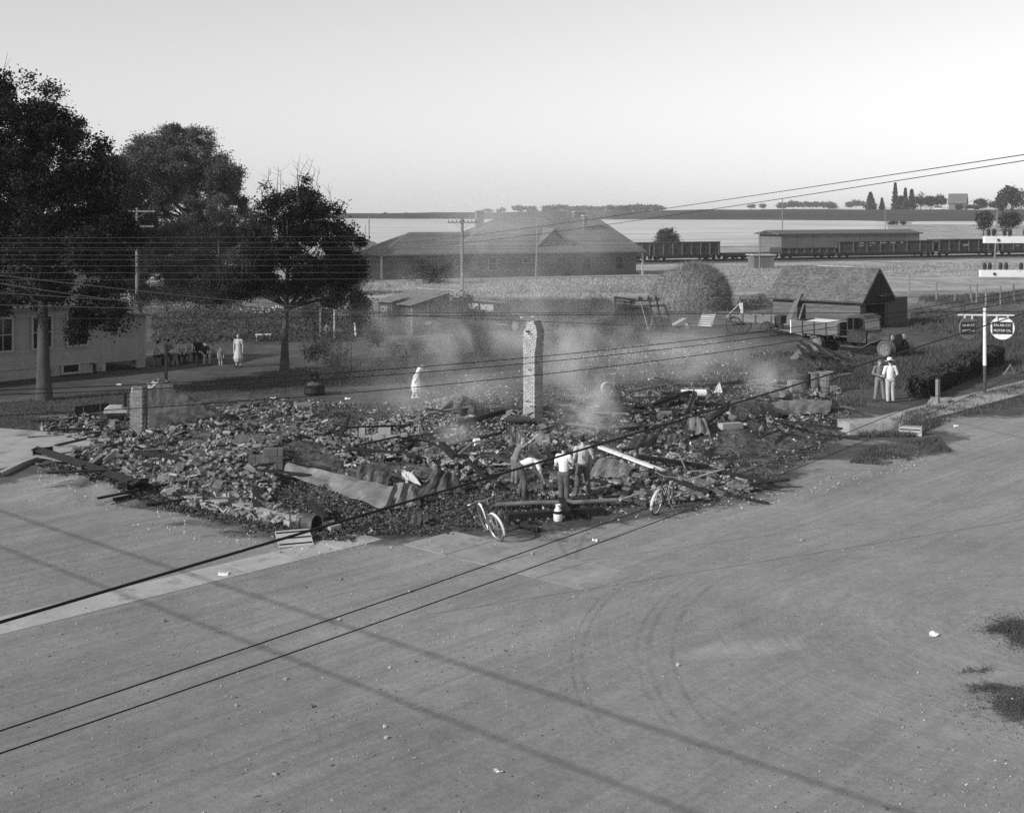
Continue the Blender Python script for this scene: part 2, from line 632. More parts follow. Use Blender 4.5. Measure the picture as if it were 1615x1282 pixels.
# wheel ruts worn a little into the dirt by cars turning the corner
CT = G0(1720, 1000)
rr = np.hypot(X1 - CT.x, Y1 - CT.y)
me = quads_mesh('ground', np.stack([X1, Y1, Z1], 1), FQ, True)
for nm, arr in (('dirt', dirt), ('ash', ash), ('lane', lane)):
    a = me.attributes.new(nm, 'FLOAT', 'POINT')
    a.data.foreach_set('value', arr.astype(np.float32))

gm, nt, bs = new_mat('ground')


def attr(nm):
    n = nd(nt, 'ShaderNodeAttribute')
    n.attribute_name = nm
    return n.outputs['Fac']


tc = nd(nt, 'ShaderNodeTexCoord')
P = tc.outputs['Object']
mp = nd(nt, 'ShaderNodeMapping')
mp.vector_type = 'POINT'
mp.inputs['Rotation'].default_value = (0, 0, -ANG_A)
nt.links.new(P, mp.inputs['Vector'])
mp2 = nd(nt, 'ShaderNodeMapping')
mp2.inputs['Scale'].default_value = (0.10, 1.5, 1)
nt.links.new(mp.outputs[0], mp2.inputs['Vector'])
sep = nd(nt, 'ShaderNodeSeparateXYZ')
nt.links.new(P, sep.inputs[0])
dx = mth(nt, 'SUBTRACT', sep.outputs[0], CT.x)
dy = mth(nt, 'SUBTRACT', sep.outputs[1], CT.y)
rad = mth(nt, 'SQRT', mth(nt, 'ADD', mth(nt, 'MULTIPLY', dx, dx), mth(nt, 'MULTIPLY', dy, dy)))
ang = mth(nt, 'ARCTAN2', dy, dx)
cmb = nd(nt, 'ShaderNodeCombineXYZ')
nt.links.new(mth(nt, 'MULTIPLY', rad, 1.7), cmb.inputs[0])
nt.links.new(mth(nt, 'MULTIPLY', ang, 0.9), cmb.inputs[1])
fine = noise(nt, P, 9.0, 6.0, 0.75)
grain = noise(nt, P, 55.0, 3.0, 0.7)
broad = noise(nt, P, 0.16, 5.0, 0.6)
mid = noise(nt, P, 0.9, 6.0, 0.7)
streak = noise(nt, mp2.outputs[0], 1.0, 7.0, 0.72, 0.4)
turn = noise(nt, cmb.outputs[0], 1.0, 7.0, 0.62, 1.4)
near_turn = remap(nt, rad, 3.0, 12.0, 0.45, 0.0)
trk = lerp(nt, near_turn, streak, turn)
# dirt of the road
dv = mth(nt, 'MULTIPLY', remap(nt, broad, 0.3, 0.7, 0.86, 1.12), 0.268)
dv = mth(nt, 'MULTIPLY', dv, remap(nt, trk, 0.28, 0.72, 0.82, 1.16))
mp3 = nd(nt, 'ShaderNodeMapping')
mp3.inputs['Scale'].default_value = (0.22, 6.0, 1)
nt.links.new(mp.outputs[0], mp3.inputs['Vector'])
st2 = noise(nt, mp3.outputs[0], 1.0, 5.0, 0.7, 0.5)
cmb2 = nd(nt, 'ShaderNodeCombineXYZ')
nt.links.new(mth(nt, 'MULTIPLY', rad, 5.5), cmb2.inputs[0])
nt.links.new(mth(nt, 'MULTIPLY', ang, 2.5), cmb2.inputs[1])
st3 = noise(nt, cmb2.outputs[0], 1.0, 5.0, 0.7, 0.8)
st2 = lerp(nt, remap(nt, rad, 4.0, 15.0, 0.6, 0.0), st2, st3)
dv = mth(nt, 'MULTIPLY', dv, remap(nt, st2, 0.3, 0.7, 0.86, 1.13))
dv = mth(nt, 'MULTIPLY', dv, remap(nt, fine, 0.25, 0.75, 0.82, 1.18))
dv = mth(nt, 'MULTIPLY', dv, remap(nt, grain, 0.2, 0.8, 0.72, 1.28))
gmask = remap(nt, noise(nt, P, 0.35, 5.0, 0.65), 0.45, 0.65, 0, 1)
dv = mth(nt, 'MULTIPLY', dv, lerp(nt, gmask, 1.04, remap(nt, noise(nt, P, 30.0, 4.0, 0.8), 0.25, 0.75, 0.66, 1.22)))
dv = mth(nt, 'MULTIPLY', dv, remap(nt, noise(nt, P, 2.6, 6.0, 0.75), 0.3, 0.7, 0.86, 1.12))
# two pairs of tyre marks curving round the corner
a2 = mth(nt, 'ARCTAN2', dy, mth(nt, 'MULTIPLY', dx, -1.0))
rw_ = mth(nt, 'ADD', rad, mth(nt, 'ADD', mth(nt, 'MULTIPLY', a2, 1.6), mth(nt, 'MULTIPLY', mth(nt, 'MULTIPLY', a2, a2), -1.2)))
fade = mth(nt, 'MULTIPLY', remap(nt, mth(nt, 'ABSOLUTE', a2), 0.42, 0.62, 1, 0), mth(nt, 'MULTIPLY', remap(nt, noise(nt, P, 1.1, 3.0, 0.6), 0.38, 0.58, 0.15, 1), remap(nt, noise(nt, P, 11.0, 3.0, 0.6), 0.38, 0.55, 0.3, 1)))
tread = 0.0
for r_, w_ in ((8.15, .05), (8.36, .035), (7.72, .05), (9.35, .045), (9.52, .03)):
    tread = mth(nt, 'ADD', remap(nt, mth(nt, 'ABSOLUTE', mth(nt, 'SUBTRACT', rw_, r_)), 0, w_ * 1.6, 1, 0), tread)
tread = mth(nt, 'MULTIPLY', tread, fade, True)
dv = mth(nt, 'MULTIPLY', dv, mth(nt, 'SUBTRACT', 1.0, mth(nt, 'MULTIPLY', tread, 0.30)))
ps = G0(1180, 1022)
qx = mth(nt, 'DIVIDE', mth(nt, 'SUBTRACT', sep.outputs[0], ps.x), 1.5)
qy = mth(nt, 'DIVIDE', mth(nt, 'SUBTRACT', mth(nt, 'SUBTRACT', sep.outputs[1], ps.y), mth(nt, 'MULTIPLY', mth(nt, 'SUBTRACT', sep.outputs[0], ps.x), .28)), .5)
sand = remap(nt, mth(nt, 'ADD', mth(nt, 'ADD', mth(nt, 'MULTIPLY', qx, qx), mth(nt, 'MULTIPLY', qy, qy)), mth(nt, 'MULTIPLY', noise(nt, P, 3.0, 5.0, .7), 1.0)), 0.5, 1.5, 0.30, 0)
dv = mth(nt, 'MULTIPLY', dv, mth(nt, 'ADD', 1.0, sand))
# road darkens towards the lower left: lens vignetting put into the colour
left_vignette = remap(nt, mth(nt, 'ADD', mth(nt, 'ADD', mth(nt, 'MULTIPLY', sep.outputs[0], A2.x), mth(nt, 'MULTIPLY', sep.outputs[1], A2.y)), mth(nt, 'MULTIPLY', broad, 6.0)), 9.0, 21.0, 0.74, 1.0)
dv = mth(nt, 'MULTIPLY', dv, left_vignette)
peb = remap(nt, noise(nt, P, 22.0, 2.0, 0.5), 0.76, 0.80, 0, 1)
dv = lerp(nt, mth(nt, 'MULTIPLY', peb, 0.6), dv, 0.42)
oil = remap(nt, noise(nt, P, 0.55, 7.0, 0.72), 0.60, 0.72, 0, 0.5)
dv = lerp(nt, oil, dv, 0.17)
# turf between
gv = mth(nt, 'MULTIPLY', remap(nt, mid, 0.3, 0.7, 0.6, 1.4), 0.088)
gv = mth(nt, 'MULTIPLY', gv, remap(nt, fine, 0.25, 0.75, 0.7, 1.3))
gv = mth(nt, 'MULTIPLY', gv, remap(nt, broad, 0.35, 0.65, 0.7, 1.35))
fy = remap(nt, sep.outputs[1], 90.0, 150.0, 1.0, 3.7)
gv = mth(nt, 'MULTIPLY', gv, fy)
# ash
av = mth(nt, 'MULTIPLY', remap(nt, mid, 0.3, 0.7, 0.5, 1.6), 0.075)
av = mth(nt, 'MULTIPLY', av, remap(nt, noise(nt, P, .8, 5.0, .7), .4, .6, .35, 1.5))
av = mth(nt, 'MULTIPLY', av, remap(nt, grain, 0.2, 0.8, 0.5, 1.6))
pl = remap(nt, noise(nt, P, 1.5, 6.0, 0.75), 0.50, 0.68, 0, 0.8)
av = lerp(nt, pl, av, 0.21)
brk = mth(nt, 'SUBTRACT', noise(nt, P, 1.3, 7.0, 0.75), 0.5)
fd = remap(nt, mth(nt, 'ADD', attr('dirt'), mth(nt, 'MULTIPLY', brk, 1.2)), 0.42, 0.62, 0, 1)
fl = remap(nt, mth(nt, 'ADD', attr('lane'), mth(nt, 'MULTIPLY', brk, 0.8)), 0.4, 0.7, 0, 1)
fa = remap(nt, mth(nt, 'ADD', attr('ash'), mth(nt, 'MULTIPLY', brk, 1.5)), 0.40, 0.68, 0, 1)
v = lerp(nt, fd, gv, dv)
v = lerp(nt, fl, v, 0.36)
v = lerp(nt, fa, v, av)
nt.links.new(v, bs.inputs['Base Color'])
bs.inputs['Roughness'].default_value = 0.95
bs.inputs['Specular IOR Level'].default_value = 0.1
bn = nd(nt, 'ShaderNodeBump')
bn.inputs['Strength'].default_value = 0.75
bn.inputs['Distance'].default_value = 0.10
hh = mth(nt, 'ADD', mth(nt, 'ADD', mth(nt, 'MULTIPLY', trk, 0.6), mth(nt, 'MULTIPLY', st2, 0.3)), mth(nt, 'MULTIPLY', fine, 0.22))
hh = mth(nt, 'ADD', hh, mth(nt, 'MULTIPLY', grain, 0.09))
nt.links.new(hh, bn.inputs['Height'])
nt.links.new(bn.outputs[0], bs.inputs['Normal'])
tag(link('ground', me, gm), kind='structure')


# ------------------------------------------------------------------ far fields as raised crops
def field(name, m, xs, y0f, y1f, dz, nx=60, ny=30):
    """crop between two distances given as functions of x/y"""
    V = []
    for j in range(ny + 1):
        for i in range(nx + 1):
            t = xs[0] + (xs[1] - xs[0]) * i / nx
            y = y0f(t) + (y1f(t) - y0f(t)) * j / ny
            e = 0 if (i in (0, nx) or j in (0, ny)) else 1
            V.append((t * y, y, H(t * y, y) + (dz if e else -0.3)))
    Fs = []
    for j in range(ny):
        for i in range(nx):
            a = j * (nx + 1) + i
            Fs.append((a, a + 1, a + nx + 2, a + nx + 1))
    return tag(link(name, quads_mesh(name, V, Fs), m), kind='structure')


def field_mat(name, val, a, b, sy, sx):
    m, nt, bs = new_mat(name)
    tc = nd(nt, 'ShaderNodeTexCoord')
    mp = nd(nt, 'ShaderNodeMapping')
    mp.inputs['Rotation'].default_value = (0, 0, -0.12)
    mp.inputs['Scale'].default_value = (sx, sy, 0)
    nt.links.new(tc.outputs['Object'], mp.inputs[0])
    n = noise(nt, mp.outputs[0], 1.0, 6.0, 0.7)
    n2 = noise(nt, tc.outputs['Object'], 0.03, 5.0, 0.6)
    v = mth(nt, 'MULTIPLY', remap(nt, n, 0.3, 0.7, a, b), val)
    v = mth(nt, 'MULTIPLY', v, remap(nt, n2, 0.3, 0.7, 0.9, 1.1))
    nt.links.new(v, bs.inputs['Base Color'])
    bs.inputs['Roughness'].default_value = 1.0
    bs.inputs['Specular IOR Level'].default_value = 0.0
    return m


FM1 = field_mat('stubble_field', 0.58, 0.62, 1.15, 0.09, 0.006)
FM2 = field_mat('crop_field', 0.085, 0.75, 1.25, 0.05, 0.01)
mat('walk_dirty', 0.285, 0.3, 1.2, bump=0.3, spots=0.5, spotscale=1.4, spotval=0.2)
field('stubble_field', FM1, (-0.9, 0.30), lambda t: 262 + 190 * max(0, t - 0.02), lambda t: 560.0, 0.25)
field('stubble_field', FM1, (0.302, 0.9), lambda t: 500.0, lambda t: 560.0 + 60 * (t - .3), 0.25, ny=12)
field('crop_field', FM2, (-0.9, 0.9), lambda t: 562 + (60 * max(t - .3, 0)), lambda t: 850.0, 0.9)
field('stubble_field', FM1, (0.10, 0.9), lambda t: 868.0, lambda t: 1480.0, 0.3)
field('crop_field', FM2, (-0.9, 0.098), lambda t: 868.0, lambda t: 1480.0, 0.8)

# ------------------------------------------------------------------ pavements
def slab(name, pts, z, t=0.1, m='concrete', kind='structure', sub=True):
    p = [Vector((q[0], q[1], z)) for q in pts]
    b = MB().prism(p, (0, 0, -t))
    return tag(b.build(name, MATS[m]), kind=kind)


def gp(px, py):
    g = G0(px, py)
    return (g.x, g.y)


# crossing walk over the street on the left, laid in slabs, each a little uneven
walk_a = G0(604, 851)
for i in range(9):
    o = walk_a - A2 * (1.28 * i)
    w = A2 * -1.255
    pv = [o, o + w, o + w + B2 * 1.02, o + B2 * 1.02]
    slab('walk_slab', [(p.x, p.y) for p in pv], 0.013 - 0.001 * i, m='walk_pale')
walk_b = G0(716, 838)
for i in range(4):
    o = walk_b - B2 * (1.4 * i)
    w = -B2 * 1.375
    pv = [o, o - A2 * 1.7, o - A2 * 1.7 + w, o + w]
    slab('walk_slab', [(p.x, p.y) for p in pv], 0.0115 - 0.0022 * i, m='walk_dirty')
# sidewalk on the right
walk_c = G0(1345, 668)
for i in range(22):
    o = walk_c + A2 * (1.42 * i) - B2 * 0.1
    w = A2 * 1.395
    pv = [o, o + w, o + w + B2 * -1.7, o - B2 * 1.7]
    slab('sidewalk_slab', [(p.x, p.y) for p in pv], 0.07 + rnd.uniform(-.006, .006), 0.14)
# apron in front of the left-hand lot, with its rounded kerb
slab('apron', [gp(-160, 668), gp(20, 681), gp(170, 693), gp(215, 706), gp(150, 722), gp(66, 722), gp(30, 738), gp(-60, 755), gp(-300, 770)], 0.10, 0.3)
kb = MB()
kp = [G0(-300, 772), G0(-60, 757), G0(0, 752), G0(32, 736), G0(66, 724)]
for a, b in zip(kp[:-1], kp[1:]):
    kb.bar(a + UP * .04, b + UP * .04, .16, .20)
tag(kb.build('kerb', MATS['concrete']), kind='structure')
kb = MB()
kp = [G0(188, 764), G0(262, 782), G0(330, 795), G0(372, 800), G0(430, 818), G0(486, 828), G0(530, 838)]
for i, (a, b) in enumerate(zip(kp[:-1], kp[1:])):
    kb.bar(a + UP * .03, b + UP * .03, .30 + .05 * (i % 2), .22)
tag(kb.build('kerb', MATS['concrete']), kind='structure')
# ------------------------------------------------------------------ buildings
def hip(x0, x1, y0, y1, ze, zr, xa, xb, t=0.14):
    """hipped (or gabled) roof as a slab"""
    ym = (y0 + y1) / 2
    top = [(x0, y0, ze), (x1, y0, ze), (x1, y1, ze), (x0, y1, ze), (xa, ym, zr), (xb, ym, zr)]
    bot = [(x, y, z - t) for x, y, z in top]
    fs = [(0, 1, 5, 4), (1, 2, 5), (2, 3, 4, 5), (3, 0, 4)]
    fb = [tuple(6 + i for i in reversed(f)) for f in fs]
    sd = [(0, 6, 7, 1), (1, 7, 8, 2), (2, 8, 9, 3), (3, 9, 6, 0)]
    return MB().add(top + bot, fs + fb + sd)


def courses(p00, p10, p11, p01, n, t=0.02, name='shingle_course', mat_='shingle_far', parent=None):
    """overlapping courses on a roof slope: lower edge p00-p10, upper edge p01-p11"""
    p00, p10, p11, p01 = map(Vector, (p00, p10, p11, p01))
    nm = (p10 - p00).cross(p01 - p00).normalized()
    b = MB()
    for i in range(n):
        a, c = i / n, min(1.0, (i + 1.25) / n)
        l0, l1 = p00.lerp(p01, a), p10.lerp(p11, a)
        u0, u1 = p00.lerp(p01, c), p10.lerp(p11, c)
        o1, o0 = nm * (t + .012), nm * 0.004
        b.add([l0 + o0, l1 + o0, u1 + o0, u0 + o0, l0 + o1, l1 + o1, u1 + o0 * 2, u0 + o0 * 2], BOXF)
    o = b.build(name, MATS[mat_], parent)
    o['kind'] = 'stuff'
    return o


def window(parent, x, z, w, h, y=-0.03, fr='trim', bars=(1, 1), sill=True):
    f = MB()
    t = .09
    f.box((x - w / 2 - t / 2, y, z), (t, .09, h + 2 * t))
    f.box((x + w / 2 + t / 2, y, z), (t, .09, h + 2 * t))
    f.box((x, y, z + h / 2 + t / 2), (w, .09, t))
    f.box((x, y - .02, z - h / 2 - t / 2), (w, .13, t))
    for i in range(bars[0]):
        f.box((x - w / 2 + w * (i + 1) / (bars[0] + 1), y, z), (.03, .05, h))
    for i in range(bars[1]):
        f.box((x, y - .004, z - h / 2 + h * (i + 1) / (bars[1] + 1)), (w, .05, .045))
    fo = f.build('window', MATS[fr], parent)
    MB().box((x, y + .012, z), (w, .012, h)).build('pane', MATS['pane'], fo)
    return fo


# --- clapboard house on the left
O = G0(232, 579)
hs = thing('clapboard_house', 'white clapboard house with dark windows and plank lean-to behind the big tree', 'house', O, ANG_A)
X0, X1 = -15.0, -2.9
MB().box(((X0 + X1) / 2, 3.0, 1.95), (X1 - X0, 5.9, 2.9)).build('wall', MATS['siding'], hs)
MB().box(((X0 + X1) / 2, 3.0, 0.25), (X1 - X0 - .1, 5.8, .52)).build('foundation', MATS['concrete'], hs)
bb = MB().box((0, 0, 0), (X1 - X0, .022, .15), Matrix.Rotation(math.radians(-6), 3, 'X'))
me_b = None
for k in range(22):
    if me_b is None:
        o = bb.build('board', MATS['siding'], hs)
        me_b = o.data
    else:
        o = link('board', me_b, None, hs)
    o.location = ((X0 + X1) / 2, .04, .56 + .128 * k)
MB().add([(X0, 0, 3.4), (X0, 6, 3.4), (X0, 3, 5.6), (X0 + .1, 0, 3.4), (X0 + .1, 6, 3.4), (X0 + .1, 3, 5.6)], [(0, 2, 1), (3, 4, 5), (0, 3, 5, 2), (1, 2, 5, 4), (0, 1, 4, 3)]).build('gable', MATS['siding'], hs)
MB().add([(X1, 0, 3.4), (X1, 6, 3.4), (X1, 3, 5.6), (X1 - .1, 0, 3.4), (X1 - .1, 6, 3.4), (X1 - .1, 3, 5.6)], [(0, 1, 2), (3, 5, 4), (0, 2, 5, 3), (1, 4, 5, 2), (0, 3, 4, 1)]).build('gable', MATS['siding'], hs)
rf = hip(X0 - .3, X1 + .3, -.35, 6.35, 3.35, 5.85, X0 - .3, X1 + .3).build('roof', MATS['shingle'], hs)
courses((X0 - .3, -.35, 3.35), (X1 + .3, -.35, 3.35), (X1 + .3, 3, 5.85), (X0 - .3, 3, 5.85), 22, parent=hs)


def u_of(px, O_, d):
    k = (px - CX) / F
    return (k * O_.y - O_.x) / (d.x - k * d.y)


for px, w in ((4, .85), (66, .9), (122, 1.0)):
    window(hs, u_of(px, O, A2), 2.15, w, 1.45)
window(hs, u_of(112, O, A2), .30, .8, .34, y=.02, bars=(0, 0))
ln = MB()
MB().box((-1.45, 2.4, 1.55), (2.86, 4.6, 2.2)).build('lean_to_wall', MATS['siding'], hs)
me_b = None
for k in range(19):
    if me_b is None:
        o = MB().box((0, 0, 0), (.147, .02, 2.30)).build('board', MATS['siding'], hs)
        me_b = o.data
    else:
        o = link('board', me_b, None, hs)
    o.location = (-2.82 + .152 * k, .085, 1.56)
for x in (-.28, -2.5):
    MB().box((x, .35, .22), (.5, .5, .44)).build('pier', MATS['concrete'], hs)
for z0 in (0,):
    MB().add([(-3.0, -.25, 3.05), (.35, -.25, 2.62), (.35, 4.9, 2.62), (-3.0, 4.9, 3.05), (-3.0, -.25, 2.97), (.35, -.25, 2.54), (.35, 4.9, 2.54), (-3.0, 4.9, 2.97)],
             [(0, 1, 2, 3), (7, 6, 5, 4), (0, 4, 5, 1), (1, 5, 6, 2), (2, 6, 7, 3), (3, 7, 4, 0)]).build('lean_to_roof', MATS['shingle'], hs)

# --- railway depot
O = G0(607, 443)
DA = math.radians(22.5)
dd = Vector((math.cos(DA), math.sin(DA), 0))
dp = thing('railway_depot', 'long low railway depot with wide hipped shingle roof and cross gable, behind the smoke', 'depot', O, DA)
L = u_of(1003, O, dd)
XM = u_of(700, O, dd)
MB().box((L / 2, 4.5, 1.5), (L, 9, 3.0)).build('wall', MATS['depot_wall'], dp)
me_b = None
for k in range(15):
    if me_b is None:
        o = MB().box((0, 0, 0), (L, .03, .19), Matrix.Rotation(math.radians(-6), 3, 'X')).build('board', MATS['depot_wall'], dp)
        me_b = o.data
    else:
        o = link('board', me_b, None, dp)
    o.location = (L / 2, -.02, .12 + .192 * k)
me_b = None
for k in range(30):
    o = MB().box((0, 0, 0), (.05, .85, .22)).build('bracket', MATS['depot_wall'], dp) if me_b is None else link('bracket', me_b, None, dp)
    me_b = o.data
    o.location = (.4 + k * (L - .8) / 29, -.48, 2.86)
ov = 1.0
xa, xb = u_of(652, O, dd) + 1.0, XM + 5
hip(-ov, XM + 8, -ov, 10, 3.02, 5.5, xa, XM + 8).build('roof', MATS['shingle_far'], dp)
courses((-ov, -ov, 3.02), (XM + 3.5, -ov, 3.02), (XM + 5, 4.5, 5.5), (xa, 4.5, 5.5), 20, parent=dp)
ya = u_of(797, O, dd) + 1.2
yb = u_of(955, O, dd) + 1.6
hip(XM + .2, L + ov, -ov - .02, 12, 3.05, 7.2, ya, yb).build('roof', MATS['shingle_far'], dp)
courses((XM + .2, -ov - .02, 3.05), (L + ov, -ov - .02, 3.05), (yb, 5.5, 7.2), (ya, 5.5, 7.2), 26, parent=dp)
gx = u_of(875, O, dd)
g0, g1 = gx - 2.3, gx + 2.3
MB().add([(g0, .3, 3.5), (g1, .3, 3.5), (gx, .3, 5.6), (g0, 3.6, 3.5), (g1, 3.6, 3.5), (gx, 3.6, 5.6)], [(0, 1, 2), (3, 5, 4), (0, 3, 4, 1)]).build('gable', MATS['depot_wall'], dp)
MB().add([(g0 - .3, -.1, 3.55), (gx, -.1, 5.95), (g1 + .3, -.1, 3.55), (g0 - .3, 3.4, 3.55), (gx, 5.0, 5.95), (g1 + .3, 3.4, 3.55),
          (g0 - .3, -.1, 3.4), (gx, -.1, 5.8), (g1 + .3, -.1, 3.4)], [(0, 1, 4, 3), (1, 2, 5, 4), (0, 6, 7, 1), (1, 7, 8, 2)]).build('gable_roof', MATS['shingle_far'], dp)
for px, w, z, h in ((777, 1.0, 1.75, 1.5), (831, .95, 2.15, .55), (885, 1.1, 1.7, 1.3), (925, .9, 1.65, 1.5), (976, .9, 1.65, 1.5), (722, .8, 1.9, .6)):
    window(dp, u_of(px, O, dd), z, w, h, y=-.07, fr='trim' if px in (777, 722, 831) else 'shed_panel')
ux = u_of(895, O, dd)
dr = MB().box((ux, -.06, 1.08), (.95, .06, 2.1)).build('door', MATS['wood_dark'], dp)
MB().ell((ux + .36, -.12, 1.0), (.04, .04, .04), n=8, m=5).build('handle', MATS['chrome'], dr)
for px, w, z0, z1, yy in ((756, .95, 5.0, 8.0, 5.2), (913, 1.5, 6.0, 7.9, 6.8), (922, .5, 5.5, 7.4, 3.2)):
    u = u_of(px, O + Vector((-dd.y, dd.x, 0)) * yy, dd)
    ch = MB().box((u, yy, (z0 + z1) / 2), (w, .7, z1 - z0)).build('chimney', MATS['depot_wall'], dp)
    MB().box((u, yy, z1 + .06), (w + .16, .86, .14)).build('chimney_cap', MATS['concrete'], ch)
for x in (-.6, L + .6):
    MB().box((x, -.6, 1.4), (.18, .18, 2.9)).build('post', MATS['wood_pale'], dp)
MB().box((L / 2, -1.6, .06), (L + 4, 3.0, .16)).build('platform', MATS['concrete'], dp)

# --- open-sided shed in the middle
O = G0(651, 529)
sh = thing('open_shed', 'tumbledown plank shed with slanting tin roof, open on its right side', 'shed', O, ANG_A)
# local x runs away to the right, local y away to the left
W_, D_ = 3.3, 3.1
for i in range(20):
    MB().box((0, .09 + i * .163, .98), (.03, .157, 1.96 + .05 * rnd.random())).build('plank', MATS['wood_dark'], sh)
for i in range(9):
    x = W_ - .08 - i * .165
    MB().box((x, .0, (2.0 + .2 * x) / 2), (.158, .03, 2.0 + .2 * x)).build('plank', MATS['wood_dark'], sh)
for i in range(5):
    x = .1 + i * .165
    MB().box((x, .0, (1.95 + .2 * x) / 2), (.158, .03, 1.95 + .2 * x)).build('plank', MATS['wood_dark'], sh)
for i in range(18):
    MB().box((W_, .09 + i * .176, 1.28), (.03, .17, 2.5)).build('plank', MATS['wood_dark'], sh)
for x, y in ((1.35, 0), (0.04, .04), (W_ - .05, .05), (0.04, D_), (W_ - .05, D_)):
    MB().box((x, y + .05, 1.05 + .1 * x), (.12, .12, 2.0 + .2 * x)).build('post', MATS['wood_grey'], sh)
me_b = None
for i in range(7):
    w = (D_ + .6) / 7
    y = -.3 + (i + .5) * w
    o = MB().add([(-.45, -w / 2 + .01, 0), (W_ + .3, -w / 2 + .01, .75), (W_ + .3, w / 2 - .01, .76), (-.45, w / 2 - .01, .015),
                  (-.45, -w / 2 + .01, .03), (W_ + .3, -w / 2 + .01, .78), (W_ + .3, w / 2 - .01, .79), (-.45, w / 2 - .01, .045)], BOXF).build('roof_sheet', MATS['sheet_metal'], sh) if me_b is None else link('roof_sheet', me_b, None, sh)
    me_b = o.data
    o.location = (rnd.uniform(-.1, .06), y, 1.93 + (.02 if i % 2 else 0))
MB().box((W_ + .32, D_ / 2, 2.72), (.06, D_ + .6, .05)).build('roof_edge', MATS['wood_pale'], sh)
O = G0(645, 530)
oh = thing('outhouse', 'narrow plank privy with slanting roof joined to the left of the open shed', 'outhouse', G0(619, 528), ANG_A)
for i in range(8):
    MB().box((0, .08 + i * .163, 1.02), (.03, .157, 2.04)).build('plank', MATS['wood_dark'], oh)
for i in range(7):
    MB().box((.1 + i * .163, 0, 1.04 + .01 * i), (.157, .03, 2.06 + .03 * i)).build('plank', MATS['wood_dark'], oh)
MB().add([(-.25, -.15, 2.07), (1.3, -.15, 2.35), (1.3, 1.5, 2.35), (-.25, 1.5, 2.07), (-.25, -.15, 2.12), (1.3, -.15, 2.40), (1.3, 1.5, 2.40), (-.25, 1.5, 2.12)], BOXF).build('roof', MATS['sheet_metal'], oh)
MB().box((-.03, .75, .95), (.03, .7, 1.75)).build('door', MATS['wood_grey'], oh)

# --- garage with shingle roof
O = G0(1357, 519)
GA = math.radians(-42.4)      # local x runs along the eave towards us, local y into the building (away to the right)
ga = thing('shingled_garage', 'weathered plank garage with shingle gable roof and gaping dark doorway', 'garage', O, GA)
LG, WG, EG, RG = 6.7, 4.1, 2.1, 1.85
for k in range(14):
    MB().box((-LG / 2, -.01, .08 + .15 * k), (LG, .025, .155), Matrix.Rotation(math.radians(-5), 3, 'X')).build('board', MATS['garage_wood'], ga)
MB().box((-LG / 2, WG, EG / 2), (LG, .05, EG)).build('wall', MATS['garage_wood'], ga)
MB().box((-LG, WG / 2, EG / 2), (.05, WG, EG)).build('wall', MATS['garage_wood'], ga)
MB().box((-LG / 2, WG / 2, .02), (LG - .1, WG - .1, .03)).build('floor', MATS['wood_dark'], ga)
d0, d1, dh = .62, 3.55, 1.95
for k in range(14):
    z = .08 + .15 * k
    MB().box((-.02, d0 / 2, z), (.03, d0, .15)).build('board', MATS['garage_wood'], ga)
    MB().box((-.02, (d1 + WG) / 2, z), (.03, WG - d1, .15)).build('board', MATS['garage_wood'], ga)
for k in range(12):
    z = EG + .07 + .15 * k
    w = WG * (1 - (z - EG) / RG)
    if w > .1:
        MB().box((-.02, WG / 2, z), (.03, w, .148)).build('board', MATS['garage_wood'], ga)
MB().box((.01, (d0 + d1) / 2, dh + .07), (.05, d1 - d0 + .2, .14)).build('lintel', MATS['garage_wood'], ga)
for y in (d0, d1):
    MB().box((.012, y, dh / 2), (.05, .12, dh)).build('door_post', MATS['garage_wood'], ga)
rf = hip(-LG - .35, .35, -.38, WG + .38, EG - .30, EG + RG + .07, -LG - .35, .35, .07).build('roof', MATS['wood_dark'], ga)
sg = MB()
e0, e1, r0 = Vector((-LG - .35, -.38, EG - .30)), Vector((.35, -.38, EG - .30)), Vector((-LG - .35, WG / 2, EG + RG + .07))
sl = r0 - e0
slen = sl.length
sx = Vector((1, 0, 0))
ny_ = sx.cross(sl.normalized())
rows = 24
for r in range(rows):
    x = -(r % 2) * .09
    while x < (e1 - e0).length:
        w = rnd.uniform(.12, .22)
        a, b_ = max(0, x), min((e1 - e0).length, x + w - .01)
        if b_ - a > .03 and rnd.random() > .012:
            h0 = r / rows * slen + rnd.uniform(-.012, .012)
            h1 = h0 + slen / rows * 1.5
            h1 = min(h1, slen)
            s_ = sl.normalized()
            up0, up1 = .05 + rnd.uniform(0, .014), .018
            q = [e0 + sx * a + s_ * h0, e0 + sx * b_ + s_ * h0, e0 + sx * b_ + s_ * h1, e0 + sx * a + s_ * h1]
            sg.add([q[0] + ny_ * .012, q[1] + ny_ * .012, q[2] + ny_ * .006, q[3] + ny_ * .006, q[0] + ny_ * up0, q[1] + ny_ * up0, q[2] + ny_ * up1, q[3] + ny_ * up1], BOXF)
        x += w
o = sg.build('shingle', MATS['shingle'], ga)
o['kind'] = 'stuff'
MB().box((-2.9, WG / 2, EG + RG + .13), (2.6, .2, .03)).build('ridge_board', MATS['wood_pale'], ga)
MB().box((-5.4, WG / 2, EG + RG + .12), (1.4, .2, .03)).build('ridge_board', MATS['garage_wood'], ga)
for s in (1, -1):
    b = MB()
    b.bar((.37, WG / 2 - s * (WG / 2 + .38), EG - .33), (.37, WG / 2, EG + RG + .04), .04, .14)
    b.build('barge_board', MATS['garage_wood'], ga)
dl = MB().box((0, 0, 0), (.05, 2.2, 1.85)).build('door', MATS['garage_wood'], ga)
dl.location = (.25, d1 + 1.35, .98)
dl.rotation_euler = (0, 0, math.radians(-12))
